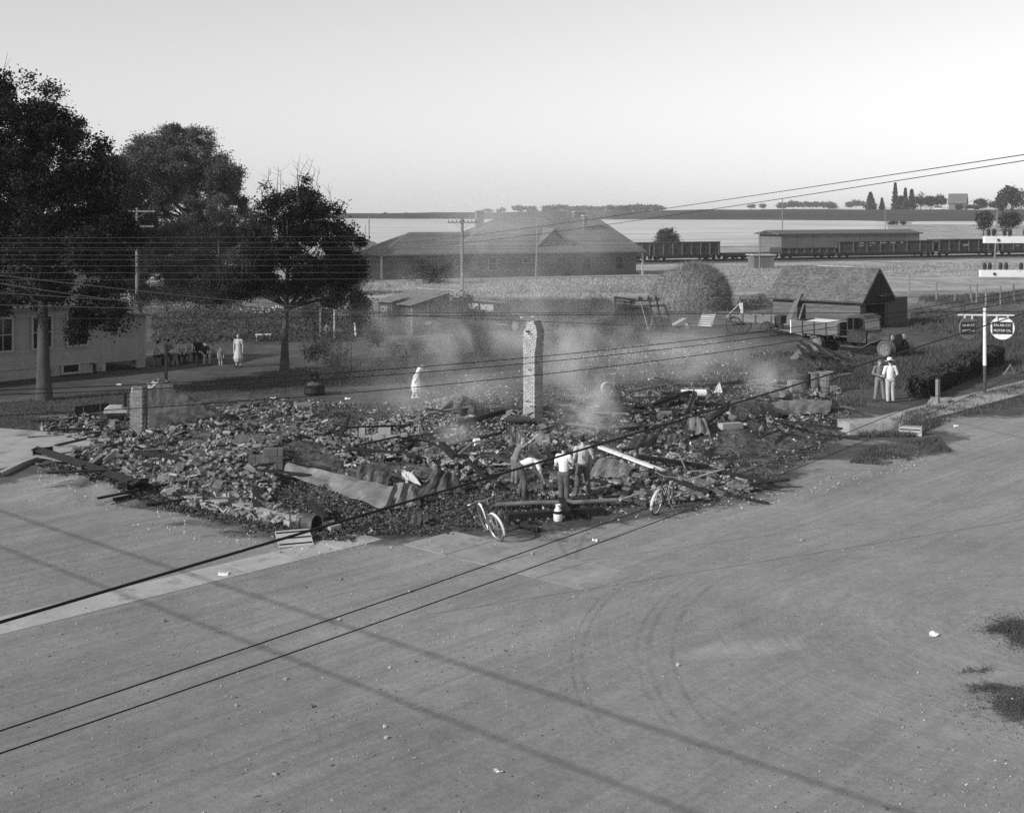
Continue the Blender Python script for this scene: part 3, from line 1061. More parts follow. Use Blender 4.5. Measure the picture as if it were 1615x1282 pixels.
for k in range(13):
    MB().box((-.04, -1.02 + k * .17, 0), (.025, .16, 1.9)).build('plank', MATS['garage_wood'], dl)
aw = MB()
for k in range(5):
    aw.bar((.05, 1.6 + k * .42, dh + .28 + rnd.uniform(-.05, .05)), (.75, 1.75 + k * .45, dh + .22 + rnd.uniform(-.06, .06)), .28, .03)
aw.build('awning', MATS['garage_wood'], ga)

# leaning boards and a plank pile at the garage's far corner
for (p0, p1, w, nm, lb) in (((-4.9, -1.25, .03), (-4.5, -.15, 2.25), .5, 'leaning_plank', 'wide plank leaning steeply against the garage side wall'),
                            ((-4.4, -.7, .02), (-4.25, -.12, 1.5), .22, 'leaning_plank', 'narrow dark plank leaning beside the wide one on the garage wall')):
    M = Matrix.Translation(O) @ Matrix.Rotation(GA, 4, 'Z')
    a, b = M @ Vector(p0), M @ Vector(p1)
    t = thing(nm, lb, 'plank', a)
    MB().bar(a, b, w, .04).build('board', MATS['wood_grey'], t, world=True)

# --- long storage shed behind the train, small section shed in front of the track
TA = math.radians(23)
td = Vector((math.cos(TA), math.sin(TA), 0))
TO = Vector((20, 200, 0))


def track_u(px, off=0.0):
    o = TO + Vector((-td.y, td.x, 0)) * off
    return u_of(px, o, td)


def track_p(u, off=0.0):
    return TO + td * u + Vector((-td.y, td.x, 0)) * off


u0, u1 = track_u(1232, 16), track_u(1450, 16)
p = track_p(u0, 16)
ls = thing('storage_shed', 'long low warehouse with panelled wall and overhanging roof behind the railway cars', 'shed', p, TA)
L = u1 - u0
MB().box((L / 2, 3.5, 2.05), (L, 7, 4.1)).build('wall', MATS['shed_panel'], ls)
np_ = 9
me_b = None
for i in range(np_):
    o = MB().box((0, 0, 0), (L / np_ - .12, .08, 2.4)).build('panel', MATS['shed_panel'], ls) if me_b is None else link('panel', me_b, None, ls)
    me_b = o.data
    o.location = ((i + .5) * L / np_, -.05, 2.8)
hip(-.8, L + .6, -.25, 7.4, 4.12, 4.75, -.8, L + .6, .15).build('roof', MATS['shingle_far'], ls)
MB().box((L / 2, -.28, 4.10), (L + 1.4, .05, .2)).build('fascia', MATS['shingle_far'], ls)
p = G0(1189, 423.5)
ss = thing('section_shed', 'small flat-roofed section shed with pale roof edge beside the track', 'shed', p, math.radians(10))
MB().box((1.5, 1.2, .9), (3.0, 2.4, 1.8)).build('wall', MATS['shed_panel'], ss)
me_b = None
for i in range(10):
    o = MB().box((0, 0, 0), (.28, .03, 1.75)).build('plank', MATS['shed_panel'], ss) if me_b is None else link('plank', me_b, None, ss)
    me_b = o.data
    o.location = (.15 + i * .3, -.02, .9)
MB().box((1.5, 1.2, 1.88), (3.5, 2.9, .16)).build('roof', MATS['trim'], ss)

# --- barn on the hill and the farm's small white shed
y = 862.0
p = at(1496, y, 335)
bx = Vector((p.x, y, H(p.x, y)))
bn_ = thing('hill_barn', 'big gabled barn with dark roof and pale side wall on the hill at the right', 'barn', bx, math.radians(-25))
MB().box((5.5, 4.5, 2.8), (11, 9, 5.6)).build('wall', MATS['shed_panel'], bn_)
MB().add([(11.02, 0, 5.6), (11.02, 9, 5.6), (11.02, 4.5, 11), (10.8, 0, 5.6), (10.8, 9, 5.6), (10.8, 4.5, 11)], [(0, 1, 2), (3, 5, 4), (0, 2, 5, 3), (1, 4, 5, 2)]).build('gable', MATS['depot_wall'], bn_)
MB().box((11.05, 4.5, 2.8), (.1, 9, 5.6)).build('end_wall', MATS['depot_wall'], bn_)
hip(-.5, 11.6, -.9, 9.9, 5.0, 11.4, -.5, 11.6, .3).build('roof', MATS['shingle_far'], bn_)
MB().box((11.12, 4.5, 2.0), (.08, 3.2, 3.8)).build('door', MATS['wood_dark'], bn_)
p = at(1480, 858, 333)
t = thing('hill_shed', 'little white shed left of the barn on the hill', 'shed', (p.x, 858, H(p.x, 858)))
MB().box((0, 0, 1.2), (3.6, 3, 2.4)).build('wall', MATS['white_paint'], t)
hip(-2.1, 2.1, -1.8, 1.8, 2.4, 3.5, -2.1, 2.1).build('roof', MATS['shingle_far'], t)
p = at(590, 168, 400)
t = thing('track_hut', 'low hipped hut with white eaves left of the depot', 'hut', (p.x - 1.5, 172, H(p.x, 172)))
MB().box((0, 0, 1.25), (5, 3.5, 2.5)).build('wall', MATS['depot_wall'], t)
hip(-3, 3, -2.3, 2.3, 2.6, 4.0, -1, 1).build('roof', MATS['shingle_far'], t)
MB().box((0, -2.32, 2.52), (6, .06, .16)).build('fascia', MATS['white_paint'], t)

# ------------------------------------------------------------------ railway
tr = thing('railway_track', 'railway track on its low bank running across behind the depot', 'track', TO, TA)
tr['kind'] = 'structure'
MB().add([(-120, -3.2, -.2), (180, -3.2, -.2), (180, 3.2, -.2), (-120, 3.2, -.2), (-120, -1.6, .25), (180, -1.6, .25), (180, 1.6, .25), (-120, 1.6, .25)], BOXF).build('ballast', mat('ballast', 0.10, .4, 3.0, bump=.5), tr)
for y in (-.72, .72):
    MB().box((30, y, .45), (300, .07, .15)).build('rail', MATS['rust_metal'], tr)
b = MB()
for i in range(150):
    b.box((-60 + i * 1.2, 0, .32), (.22, 2.5, .12))
o = b.build('sleeper', MATS['wood_dark'], tr)
o['kind'] = 'stuff'


def text(body, size, loc, parent, m, rot=(PI / 2, 0, 0), align='CENTER', name='lettering', sx=1.0):
    cu = bpy.data.curves.new(name, 'FONT')
    cu.body = body
    cu.size = size
    cu.align_x = align
    cu.align_y = 'CENTER'
    cu.extrude = 0.004
    cu.materials.append(MATS[m])
    tmp = bpy.data.objects.new('tmp', cu)
    C.objects.link(tmp)
    me_ = bpy.data.meshes.new_from_object(tmp.evaluated_get(bpy.context.evaluated_depsgraph_get()))
    bpy.data.objects.remove(tmp)
    bpy.data.curves.remove(cu)
    me_.name = name
    o = link(name, me_, MATS[m], parent)
    o.location = loc
    o.rotation_euler = rot
    o.scale = (sx, 1, 1)
    return o


def freight(px0, px1, zb, zt, nposts, label, name, words=(), posts_proud=True, roof=False, lower=None):
    ua, ub = track_u(px0), track_u(px1)
    L = ub - ua
    t = thing(name, label, 'railway car', track_p(ua) + UP * .52, TA, 'railway cars standing on the track')
    if name == 'flat_car':
        MB().box((L / 2, 0, .75), (L, 2.7, .35)).build('deck', MATS['freight'], t)
    else:
        b = MB()
        b.box((L / 2, -1.4, (zb + zt) / 2), (L, .1, zt - zb))
        b.box((L / 2, 1.4, (zb + zt) / 2), (L, .1, zt - zb))
        b.box((.05, 0, (zb + zt) / 2), (.1, 2.7, zt - zb))
        b.box((L - .05, 0, (zb + zt) / 2), (.1, 2.7, zt - zb))
        b.box((L / 2, 0, zb + .1), (L, 2.8, .2))
        b.build('body', MATS['freight'], t)
        MB().box((L / 2, 0, zt - .35), (L - .3, 2.6, .2)).build('load', MATS['debris'], t)
        for i in range(nposts + 1):
            MB().box((L * (.02 + .96 * i / nposts), -1.5, (zb + zt) / 2), (.16, .14, zt - zb + .1)).build('side_post', MATS['freight_post'], t)
        MB().box((L / 2, -1.5, zt + .02), (L, .2, .12)).build('top_rail', MATS['freight_post'], t)
        MB().box((L / 2, -1.48, zb + .02), (L, .16, .22)).build('side_sill', MATS['freight'], t)
    MB().box((L / 2, 0, .46), (L - 4.6, 1.9, .42)).build('underframe', MATS['black_iron'], t)
    for x in (1.6, L - 1.6):
        fr_ = MB().box((x, -.95, .42), (2.1, .12, .28)).build('truck_frame', MATS['black_iron'], t)
        for dx_ in (-.75, .75):
            MB().lathe([(.40, -.9), (.40, -.82), (.05, -.82), (.05, .82), (.40, .82), (.40, .9)], 16, (x + dx_, 0, .42), Matrix.Rotation(PI / 2, 3, 'X')).build('wheel', MATS['black_iron'], t)
    if roof:
        MB().box((L / 2, 0, zt + .18), (L + .1, 3, .3)).build('roof', MATS['freight'], t)
    for (tx, i0, zz, sz) in words:
        text(tx, sz, (L * i0, -1.60, zz), t, 'lettering')
    return t


zt = 2.55
freight(1312, 1465, .72, 2.62, 7, 'open gondola car with white railroad name along its side, in front of the long shed', 'gondola_car',
        [('CHICA', .235, 2.3, .34), ('GO AND', .345, 2.3, .30), ('NORTH', .455, 2.3, .36), ('WESTE', .555, 2.3, .36), ('RN', .65, 2.3, .36), ('CNW', .235, 1.85, .36), ('75', .325, 1.85, .36)])
freight(1222, 1309, .72, 1.65, 7, 'low gondola car with pale side posts, behind the small section shed', 'gondola_car')
freight(1470, 1566, .72, 2.75, 6, 'dark gondola car right of the lettered gondola', 'gondola_car', [('CNW', .44, 1.75, .5)])
freight(1569, 1690, .72, 2.70, 7, 'dark gondola car partly outside the right edge', 'gondola_car', [('CNW', .2, 1.55, .35)])
freight(1022, 1128, .72, 2.75, 7, 'dark gondola car below the round tree, right of the depot', 'gondola_car')
freight(925, 1019, .72, 2.75, 7, 'gondola car half hidden behind the right end of the depot', 'gondola_car')
freight(1131, 1186, .72, 1.0, 5, 'empty flat car left of the small section shed', 'flat_car')
freight(1187, 1219, .72, 1.0, 5, 'short flat car hidden behind the section shed', 'flat_car')
# ------------------------------------------------------------------ trees and plants
def leaf_mesh(name, cen, size, rng, k=4, droop=0.0, aspect=0.6):
    n = len(cen)
    d = rng.normal(size=(n, 3))
    d[:, 2] = d[:, 2] * 0.6 - droop
    d /= np.linalg.norm(d, axis=1)[:, None] + 1e-9
    e = rng.normal(size=(n, 3))
    e = np.cross(d, e)
    e /= np.linalg.norm(e, axis=1)[:, None] + 1e-9
    s = size * rng.uniform(0.55, 1.3, n)[:, None]
    if k == 4:
        V = np.stack([cen - d * s * .5, cen + e * s * aspect * .5, cen + d * s * .5, cen - e * s * aspect * .5], 1)
    else:
        V = np.stack([cen - d * s * .5 - e * s * .3, cen - d * s * .5 + e * s * .3, cen + d * s * .5], 1)
    return np_mesh(name, V.reshape(-1, 3), k)


def tree(name, label, base, h, lobes, nclump, nleaf, lsize, m='leaf_dark', trunk_r=.25, fork=.35, seed=1, group=None, clump_r=.55, twigs=0, lean=(0, 0), k=4, droop=0.0, bark='bark', shell=.45, billow=0, spiky=1.0):
    """lobes: (dx, dy, z, rx, ry, rz) ellipsoids in metres from the base that the leaf clumps fill"""
    rng = np.random.default_rng(seed)
    t = thing(name, label, 'tree', base, 0, group)
    if billow:
        sub = []
        for l in lobes:
            for _ in range(billow):
                d = rng.normal(size=3)
                d[2] = abs(d[2]) * .9 - .25
                d /= np.linalg.norm(d)
                f = rng.uniform(.28, .46)
                sub.append((l[0] + d[0] * l[3] * .82, l[1] + d[1] * l[4] * .82, l[2] + d[2] * l[5] * .82, l[3] * f, l[4] * f, l[5] * f * spiky))
            sub.append((l[0], l[1], l[2], l[3] * .72, l[4] * .72, l[5] * .72))
        lobes = sub
    vol = np.array([l[3] * l[4] * l[5] for l in lobes]) ** (2 / 3)
    pick = rng.choice(len(lobes), nclump, p=vol / vol.sum())
    cl = []
    for i in pick:
        l = lobes[i]
        d = rng.normal(size=3)
        d /= np.linalg.norm(d)
        r = shell + (1 - shell) * rng.random() ** .5
        if rng.random() < .12:
            r *= 1.08
        cl.append((l[0] + d[0] * l[3] * r, l[1] + d[1] * l[4] * r, l[2] + d[2] * l[5] * r))
    cl = np.array(cl)
    b = MB()
    fz = h * fork
    top = Vector((lean[0], lean[1], h * .86))
    tp = []
    for i in range(9):
        s = i / 8
        tp.append(Vector((lean[0] * s ** 1.3 + .06 * h * .05 * math.sin(5 * s + seed), lean[1] * s ** 1.3 + .05 * math.sin(7 * s + seed * 2), h * .86 * s)))
    b.tube([tp[0] - UP * .2] + tp, [trunk_r * 1.5, trunk_r * 1.28] + [trunk_r * (1 - .86 * (i / 8)) for i in range(1, 9)], 9)

    def trunk_at(z):
        s = max(0, min(1, z / (h * .86)))
        i = min(7, int(s * 8))
        return tp[i].lerp(tp[i + 1], s * 8 - i)

    nb = min(len(cl), 70)
    for i in range(nb):
        c = Vector(cl[i])
        z0 = max(fz * .9, min(c.z - (c.xy - trunk_at(c.z).xy).length * .75, h * .8))
        z0 = max(z0, fz + (min(c.z, h * .6) - fz) * rng.random() * .8)
        a = trunk_at(z0)
        mdl = a.lerp(c, .5) + Vector((rng.normal() * .12, rng.normal() * .12, .06 * h * rng.random()))
        r0 = trunk_r * .34 * (1 - .6 * z0 / h)
        b.tube([a, a.lerp(mdl, .55), mdl, mdl.lerp(c, .5) + Vector(rng.normal(size=3) * .1), c], [r0, r0 * .8, r0 * .6, r0 * .4, r0 * .15], 5, False)
    for i in range(twigs):
        l = lobes[rng.integers(len(lobes))]
        c = Vector((l[0] + rng.normal() * l[3] * .45, l[1] + rng.normal() * l[4] * .45, l[2] + l[5] * rng.uniform(.55, .9)))
        e = c + Vector((rng.normal() * .35, rng.normal() * .35, rng.uniform(.6, 1.5)))
        mm = c.lerp(e, .5) + Vector(rng.normal(size=3) * .08)
        b.tube([c - UP * .6, c, mm, e], [.022, .018, .012, .005], 4, False)
        for q in range(3):
            f = e.lerp(c, rng.uniform(.15, .7))
            b.tube([f, f + Vector((rng.normal() * .25, rng.normal() * .25, rng.uniform(.15, .5)))], [.008, .004], 3, False)
    b.build('trunk', MATS[bark], t, smooth=True)
    per = np.maximum(1, (nleaf * rng.dirichlet(np.full(nclump, 5.0))).astype(int))
    cen = np.repeat(cl, per, 0)
    cr = clump_r * rng.uniform(.6, 1.35, nclump)
    off = rng.normal(size=cen.shape) * np.repeat(cr, per)[:, None] * np.array([.62, .62, .5])
    me = leaf_mesh('crown', cen + off, lsize, rng, k, droop)
    link('crown', me, MATS[m], t)
    return t


def tree_px(name, label, px, py, ptop, plobes, **kw):
    """lobes in photo pixels: (px, py, rx, ry, depth ratio, metres away)"""
    y = kw.pop('y', None)
    if y is None:
        g = G(px, py)
    else:
        p = at(px, y, 400)
        g = Vector((p.x, y, H(p.x, y)))
    s = g.y / F
    lobes = []
    for (lx, ly, rx, ry, dr, dy) in plobes:
        q = at(lx, g.y, ly)
        lobes.append((q.x - g.x, dy, q.z - g.z, rx * s, rx * s * dr, ry * s))
    h = at(px, g.y, ptop).z - g.z
    return tree(name, label, g, h, lobes, **kw)


tree_px('maple_tree', 'tall dark maple filling the left edge, trunk standing in front of the clapboard house', 70, 631, 150,
        [(12, 160, 20, 40, 1, 0), (45, 172, 16, 36, 1, .3), (92, 200, 18, 46, 1, 0), (70, 225, 20, 40, 1, .4), (122, 235, 20, 44, 1, 0), (-25, 165, 26, 50, 1, 0), (150, 262, 18, 40, 1, .3), (175, 290, 16, 34, 1, 0), (5, 300, 95, 130, .9, 0), (-70, 300, 90, 170, .9, 0), (20, 205, 50, 55, .9, 0), (95, 250, 50, 95, 1, .3), (130, 330, 58, 85, 1, .5), (60, 385, 120, 62, .9, 0), (150, 395, 60, 55, 1, .6),
         (150, 480, 42, 50, .8, .6), (185, 505, 22, 38, .8, .2), (120, 505, 24, 42, .7, .4), (30, 455, 70, 40, .9, 0)],
        nclump=1000, nleaf=170000, lsize=.135, trunk_r=.30, fork=.33, seed=3, clump_r=.34, billow=7, spiky=1.9, twigs=10, lean=(-.3, .3))
tree_px('willow_tree', 'broad grey willow with rounded fluffy crown behind the maple and the telephone pole', 300, 500, 215,
        [(290, 268, 62, 62, .9, 0), (335, 330, 52, 62, .9, 0), (235, 300, 62, 78, .9, 0), (300, 390, 80, 52, .9, 0), (195, 380, 60, 80, .9, 0), (255, 240, 50, 38, .9, 0), (345, 290, 34, 40, .9, 0)],
        y=140, nclump=700, nleaf=270000, lsize=.24, billow=8, m='willow_leaf', trunk_r=.5, fork=.25, seed=5, clump_r=.6, droop=.5, k=3, shell=.55)
tree_px('shade_tree', 'small dark round-crowned tree with bare twigs on top, left of the outhouse', 448, 584, 285,
        [(462, 330, 58, 42, 1, 0), (430, 390, 58, 55, 1, 0), (505, 380, 60, 55, 1, 0), (470, 435, 88, 42, 1, 0), (535, 425, 42, 45, 1, 0), (395, 440, 45, 35, 1, 0), (545, 480, 30, 28, 1, .3), (365, 460, 40, 26, 1, 0)],
        nclump=420, nleaf=80000, lsize=.135, trunk_r=.21, fork=.30, seed=8, clump_r=.32, billow=6, spiky=1.3, twigs=120, lean=(.35, .2))
tree_px('dark_tree', 'dark low tree between the willow and the round-crowned shade tree', 345, 500, 330,
        [(345, 400, 55, 60, 1, 0), (320, 455, 60, 35, 1, 0), (385, 450, 40, 35, 1, 0), (300, 430, 40, 40, 1, 0), (385, 370, 40, 50, 1, 0), (250, 440, 60, 40, 1, 0), (400, 410, 40, 50, 1, 0)],
        y=120, nclump=320, nleaf=90000, lsize=.18, trunk_r=.22, fork=.2, seed=12, clump_r=.5, billow=5)
tree_px('dark_tree', 'dark shaggy tree behind the maple, left of the telephone pole', 175, 500, 260,
        [(170, 340, 60, 80, 1, 0), (130, 400, 70, 60, 1, 0), (205, 430, 45, 45, 1, 0), (90, 300, 60, 80, 1, 0), (30, 380, 90, 80, 1, 0), (150, 450, 80, 40, 1, 0), (60, 430, 80, 50, 1, 0), (215, 360, 40, 60, 1, 0), (185, 300, 40, 50, 1, 0), (250, 400, 60, 50, 1, 0)],
        y=128, nclump=600, nleaf=165000, lsize=.21, trunk_r=.28, fork=.25, seed=14, clump_r=.5, billow=6, spiky=1.3)
tree_px('sapling', 'thin half bare sapling in the smoke behind the stone planter', 537, 610, 505,
        [(525, 545, 30, 28, 1, 0), (545, 575, 24, 20, 1, 0), (505, 560, 26, 16, 1, 0)],
        nclump=46, nleaf=2600, lsize=.10, m='leaf_mid', trunk_r=.05, fork=.2, seed=21, clump_r=.28, twigs=10)
tree_px('bush_tree', 'dark bushy young tree in the smoke in front of the old sedan', 744, 560, 455,
        [(732, 488, 22, 28, 1, 0), (748, 515, 22, 26, 1, 0), (740, 535, 26, 18, 1, 0), (716, 500, 18, 18, 1, 0), (764, 538, 14, 14, 1, 0)],
        nclump=80, nleaf=8500, lsize=.13, m='leaf_dark', trunk_r=.08, fork=.1, seed=23, clump_r=.34)
tree_px('bush_tree', 'pale feathery young tree against the left wall of the depot', 668, 452, 400,
        [(668, 422, 20, 18, 1, 0), (690, 430, 24, 16, 1, 0), (655, 432, 16, 12, 1, 0), (705, 425, 14, 18, 1, 0)],
        y=143, nclump=60, nleaf=5200, lsize=.22, m='leaf_mid', trunk_r=.08, fork=.15, seed=25, clump_r=.5)
tree_px('round_tree', 'small round bushy tree standing alone behind the gondola car right of the depot', 1053, 400, 356,
        [(1052, 374, 14, 14, 1, 0), (1044, 380, 9, 9, 1, 0), (1062, 382, 8, 9, 1, 0)],
        y=228, nclump=70, nleaf=6500, lsize=.35, m='leaf_mid', trunk_r=.14, fork=.2, seed=27, clump_r=.55)


def conifer(label, px, ptop, wpx, y, seed, nm='spruce_tree', group='dark conifers on the hill'):
    rng = np.random.default_rng(seed)
    p = at(px, y, 400)
    g = Vector((p.x, y, H(p.x, y)))
    h = at(px, y, ptop).z - g.z
    r = wpx * y / F / 2
    t = thing(nm, label, 'tree', g, 0, group)
    MB().tube([(0, 0, -.3), (0, 0, h * .97)], [.3, .04], 6).build('trunk', MATS['bark'], t)
    n = 2600
    z = rng.uniform(.05, 1, n) ** .8
    tier = 0
    rad = r * (1 - z) * (.35 + .65 * np.sin((z * 7 % 1) * PI)) * rng.uniform(.5, 1.25, n) + .12
    a = rng.uniform(0, 2 * PI, n)
    q = rad * rng.uniform(.2, 1.15, n) ** .6
    cen = np.stack([q * np.cos(a), q * np.sin(a), z * h], 1)
    link('crown', leaf_mesh('crown', cen, .9 * r * .38 + .25, rng, 3, .3), MATS['leaf_far'], t)


conifer('broad spruce standing apart at the left end of the hill row', 1373, 305, 22, 865, 1)
conifer('small pointed spruce right of the lone broad spruce on the hill', 1391, 313, 12, 870, 2)
conifer('tallest pointed spruce in the hill group', 1412, 289, 16, 868, 3)
conifer('slim second spruce spire in the hill group', 1428, 297, 14, 872, 4)
conifer('third spruce spire at the right of the hill group', 1438, 300, 20, 868, 5)
conifer('dense low spruce in front of the hill group spires', 1421, 312, 34, 860, 6)


def far_tree(label, px, ptop, wpx, y, seed, group='far trees on the skyline', m='leaf_far', flat=1.0, nm='distant_tree', n=1500):
    rng = np.random.default_rng(seed)
    p = at(px, y, 400)
    g = Vector((p.x, y, H(p.x, y) - .2))
    h = max(2.0, at(px, y, ptop).z - g.z)
    r = wpx * y / F / 2
    t = thing(nm, label, 'tree', g, 0, group)
    MB().tube([(0, 0, -.3), (0, 0, h * .6)], [.35 * h / 12, .12 * h / 12], 6).build('trunk', MATS['bark'], t)
    k = 16
    cc = rng.normal(size=(k, 3))
    cc /= np.linalg.norm(cc, axis=1)[:, None]
    cc = cc * np.array([r * .68, r * .68, h * .27 * flat]) * rng.uniform(.5, 1, (k, 1)) + np.array([0, 0, h * .62])
    cen = np.repeat(cc, n // k, 0) + rng.normal(size=(n // k * k, 3)) * np.array([r * .2, r * .2, h * .085])
    link('crown', leaf_mesh('crown', cen, max(.5, r * .24), rng, 3), MATS[m], t)
    return t


for i, (px, pt, w, y, lb) in enumerate([
        (1452, 305, 22, 866, 'loose leafy tree just right of the spruce group on the hill'), (1468, 307, 26, 868, 'dark bushy tree left of the hill barn'), (1484, 306, 22, 868, 'dark bushy tree touching the hill barn roof'),
        (1548, 312, 26, 866, 'grey bush-shaped tree right of the hill barn'), (1513, 322, 16, 846, 'round bush in front of the hill barn'), (1570, 316, 26, 862, 'pale spreading tree two places right of the hill barn'),
        (1595, 291, 44, 640, 'large dark tree at the right edge of the hill'), (1580, 305, 26, 645, 'rounded tree at the left foot of the large edge tree'), (1625, 296, 34, 640, 'dark tree cut by the right edge on the hill'),
        (1536, 323, 26, 850, 'low grey thicket tree right of the barn wall')]):
    far_tree(lb, px, pt, w, y, 40 + i, group='leafy trees round the hill farm')
for i, (px, pt, w, lb) in enumerate([(1551, 327, 34, 'flat-topped pine with bare trunk right of the depot field, left one of two'), (1592, 328, 34, 'flat-topped pine with bare trunk, right one of two')]):
    t = far_tree(lb, px, pt, w, 330, 60 + i, group='flat-topped pines before the hill', flat=.55, nm='pine_tree', n=2200)
spots = [(770, 331, 9), (790, 330, 10), (820, 326, 14), (835, 327, 16), (862, 327, 12), (872, 325, 16), (889, 324, 10), (905, 327, 18), (925, 327, 16), (945, 328, 18), (965, 326, 18), (985, 326, 18), (1005, 325, 18), (1022, 324, 18), (1036, 325, 14),
         (1186, 324, 8), (1203, 323, 7), (1236, 321, 15), (1252, 320, 16), (1268, 319, 11), (1282, 320, 14), (1293, 321, 12), (1306, 320, 16), (1340, 320, 10), (1350, 317, 12), (1362, 319, 8), (1313, 326, 9), (640, 337, 5), (608, 337, 5)]
ORD = 'first second third fourth fifth sixth seventh eighth ninth tenth eleventh twelfth thirteenth fourteenth fifteenth'.split()
for i, (px, pt, w) in enumerate(spots):
    far_tree(ORD[i] + ' grey tree from the left in the skyline row above the depot' if i < 15 else ORD[i - 15] + ' grey tree from the left in the skyline row left of the lone broad spruce' if i < 27 else ['low grey tree alone on the skyline, nearer the depot chimney', 'low grey tree alone on the skyline, nearer the shade tree'][i - 27], px, pt - 2, w * 2.1, 1420 if px > 1100 else 1300, 80 + i, n=480)
for i, (px, pt, w) in enumerate([(1408, 349, 20), (1425, 350, 14)]):
    far_tree(['low dark bush at the edge of the pale field, left one', 'low dark bush at the edge of the pale field, right one'][i], px, pt, w, 480, 120 + i, group='bushes at the field edge', n=600, nm='field_bush')


# --- shrubs, hedge, garden, weeds
def leaf_patch(name, pts, size, m, seed=0, k=3, droop=-.3, aspect=.5):
    return link(name, leaf_mesh(name, np.asarray(pts), size, np.random.default_rng(seed), k, droop, aspect), MATS[m])


def shrub(label, px, py, w, h, seed, m='leaf_dark', n=1500, ls=.13, cat='shrub', group=None, nm='shrub'):
    rng = np.random.default_rng(seed)
    g = G(px, py)
    s = g.y / F
    t = thing(nm, label, cat, g, 0, group)
    r, hh = w * s / 2, h * s
    b = MB()
    cl = []
    for i in range(12):
        a = rng.uniform(0, 2 * PI)
        q = r * rng.uniform(.15, .85)
        e = Vector((q * math.cos(a), q * math.sin(a) * .8, hh * rng.uniform(.45, .9)))
        b.tube([(0, 0, -.05), e * .5 + UP * .1, e], [.03, .02, .01], 4, False)
        cl.append(e)
    b.build('stem', MATS['bark'], t)
    cl = np.array([list(c) for c in cl])
    per = n // 12
    cen = np.repeat(cl, per, 0) + rng.normal(size=(per * 12, 3)) * np.array([r * .32, r * .32, hh * .2])
    cen[:, 2] = np.abs(cen[:, 2])
    link('foliage', leaf_mesh('foliage', cen, ls, rng, 4), MATS[m], t)


shrub('dark spreading shrub under the willow, left of the garden', 262, 492, 66, 34, 1, n=2600)
shrub('dark shrub mound behind the garden, under the low dark tree', 345, 498, 120, 40, 2, n=4200, ls=.16)
shrub('tangled shrub at the foot of the telephone pole on the left', 222, 496, 40, 34, 3, n=1500)
shrub('bushy grey-leaved shrub beside the shade tree trunk', 500, 528, 52, 50, 4, 'leaf_mid', 2600)
shrub('leafy vine-grown bush left of the outhouse', 565, 530, 46, 62, 5, 'leaf_dark', 2600)
shrub('thin bush in front of the open shed, left one', 618, 566, 20, 24, 6, 'leaf_mid', 900, .09)
shrub('thin bush in front of the open shed, right one', 658, 562, 22, 24, 7, 'weed', 900, .09)
shrub('low ragged bush before the outhouse door', 596, 548, 36, 26, 8, 'leaf_mid', 1400, .10)
shrub('grey bush beside the fallen hay rack, on its left', 934, 508, 36, 34, 9, 'leaf_mid', 1600, .12)
shrub('ragged bush behind the open shed corner', 722, 500, 30, 30, 10, 'leaf_mid', 1200, .12)

ha, hb = G0(1446, 628), G0(1572, 574)
t = thing('hedge', 'long dark clipped hedge beside the sidewalk on the right', 'hedge', ha)
rng = np.random.default_rng(31)
n = 26000
u = rng.random(n)
v = rng.uniform(-.45, .45, n)
w = rng.random(n) ** .7
hd = np.array(hb - ha)
top = .78 + .25 * u + .12 * np.sin(u * 37) + .06 * np.sin(u * 93)
cen = u[:, None] * hd + v[:, None] * np.array([-hd[1], hd[0], 0]) / np.hypot(hd[0], hd[1]) + np.array([0, 0, 1]) * (w * top)[:, None]
link('foliage', leaf_mesh('foliage', cen, .12, rng, 4), MATS['leaf_mid'], t)
b = MB()
for i in range(44):
    p = (hb - ha) * ((i + .5) / 44)
    b.tube([p, p + Vector((rnd.uniform(-.2, .2), rnd.uniform(-.2, .2), .8))], [.025, .012], 4, False)
b.build('stem', MATS['bark'], t)


def blades(name, pts, h, w, m, seed, lean=.35):
    """one triangle per blade of grass"""
    rng = np.random.default_rng(seed)
    n = len(pts)
    a = rng.uniform(0, 2 * PI, n)
    hh = h * rng.uniform(.4, 1.3, n)
    sx = np.stack([np.cos(a), np.sin(a), np.zeros(n)], 1) * (w * rng.uniform(.6, 1.4, n))[:, None]
    tip = pts + np.stack([rng.normal(size=n) * lean * hh, rng.normal(size=n) * lean * hh, hh], 1)
    V = np.stack([pts - sx, pts + sx, tip], 1).reshape(-1, 3)
    return tag(link(name, np_mesh(name, V, 3), MATS[m]), kind='stuff')


def scatter(poly, n, seed, thr=-9, s=.8):
    rng = np.random.default_rng(seed)
    P_ = plan(poly)
    lo, hi = P_.min(0), P_.max(0)
    out = []
    tot = 0
    while tot < n:
        x = rng.uniform(lo[0], hi[0], n * 2)
        y = rng.uniform(lo[1], hi[1], n * 2)
        ok = (sdist(x, y, P_) > 0) & (wav(x, y, s) + rng.normal(size=len(x)) * .3 > thr)
        out.append(np.stack([x[ok], y[ok]], 1))
        tot += ok.sum()
    q = np.concatenate(out)[:n]
    return np.concatenate([q, hgt(q[:, 0], q[:, 1])[:, None]], 1)


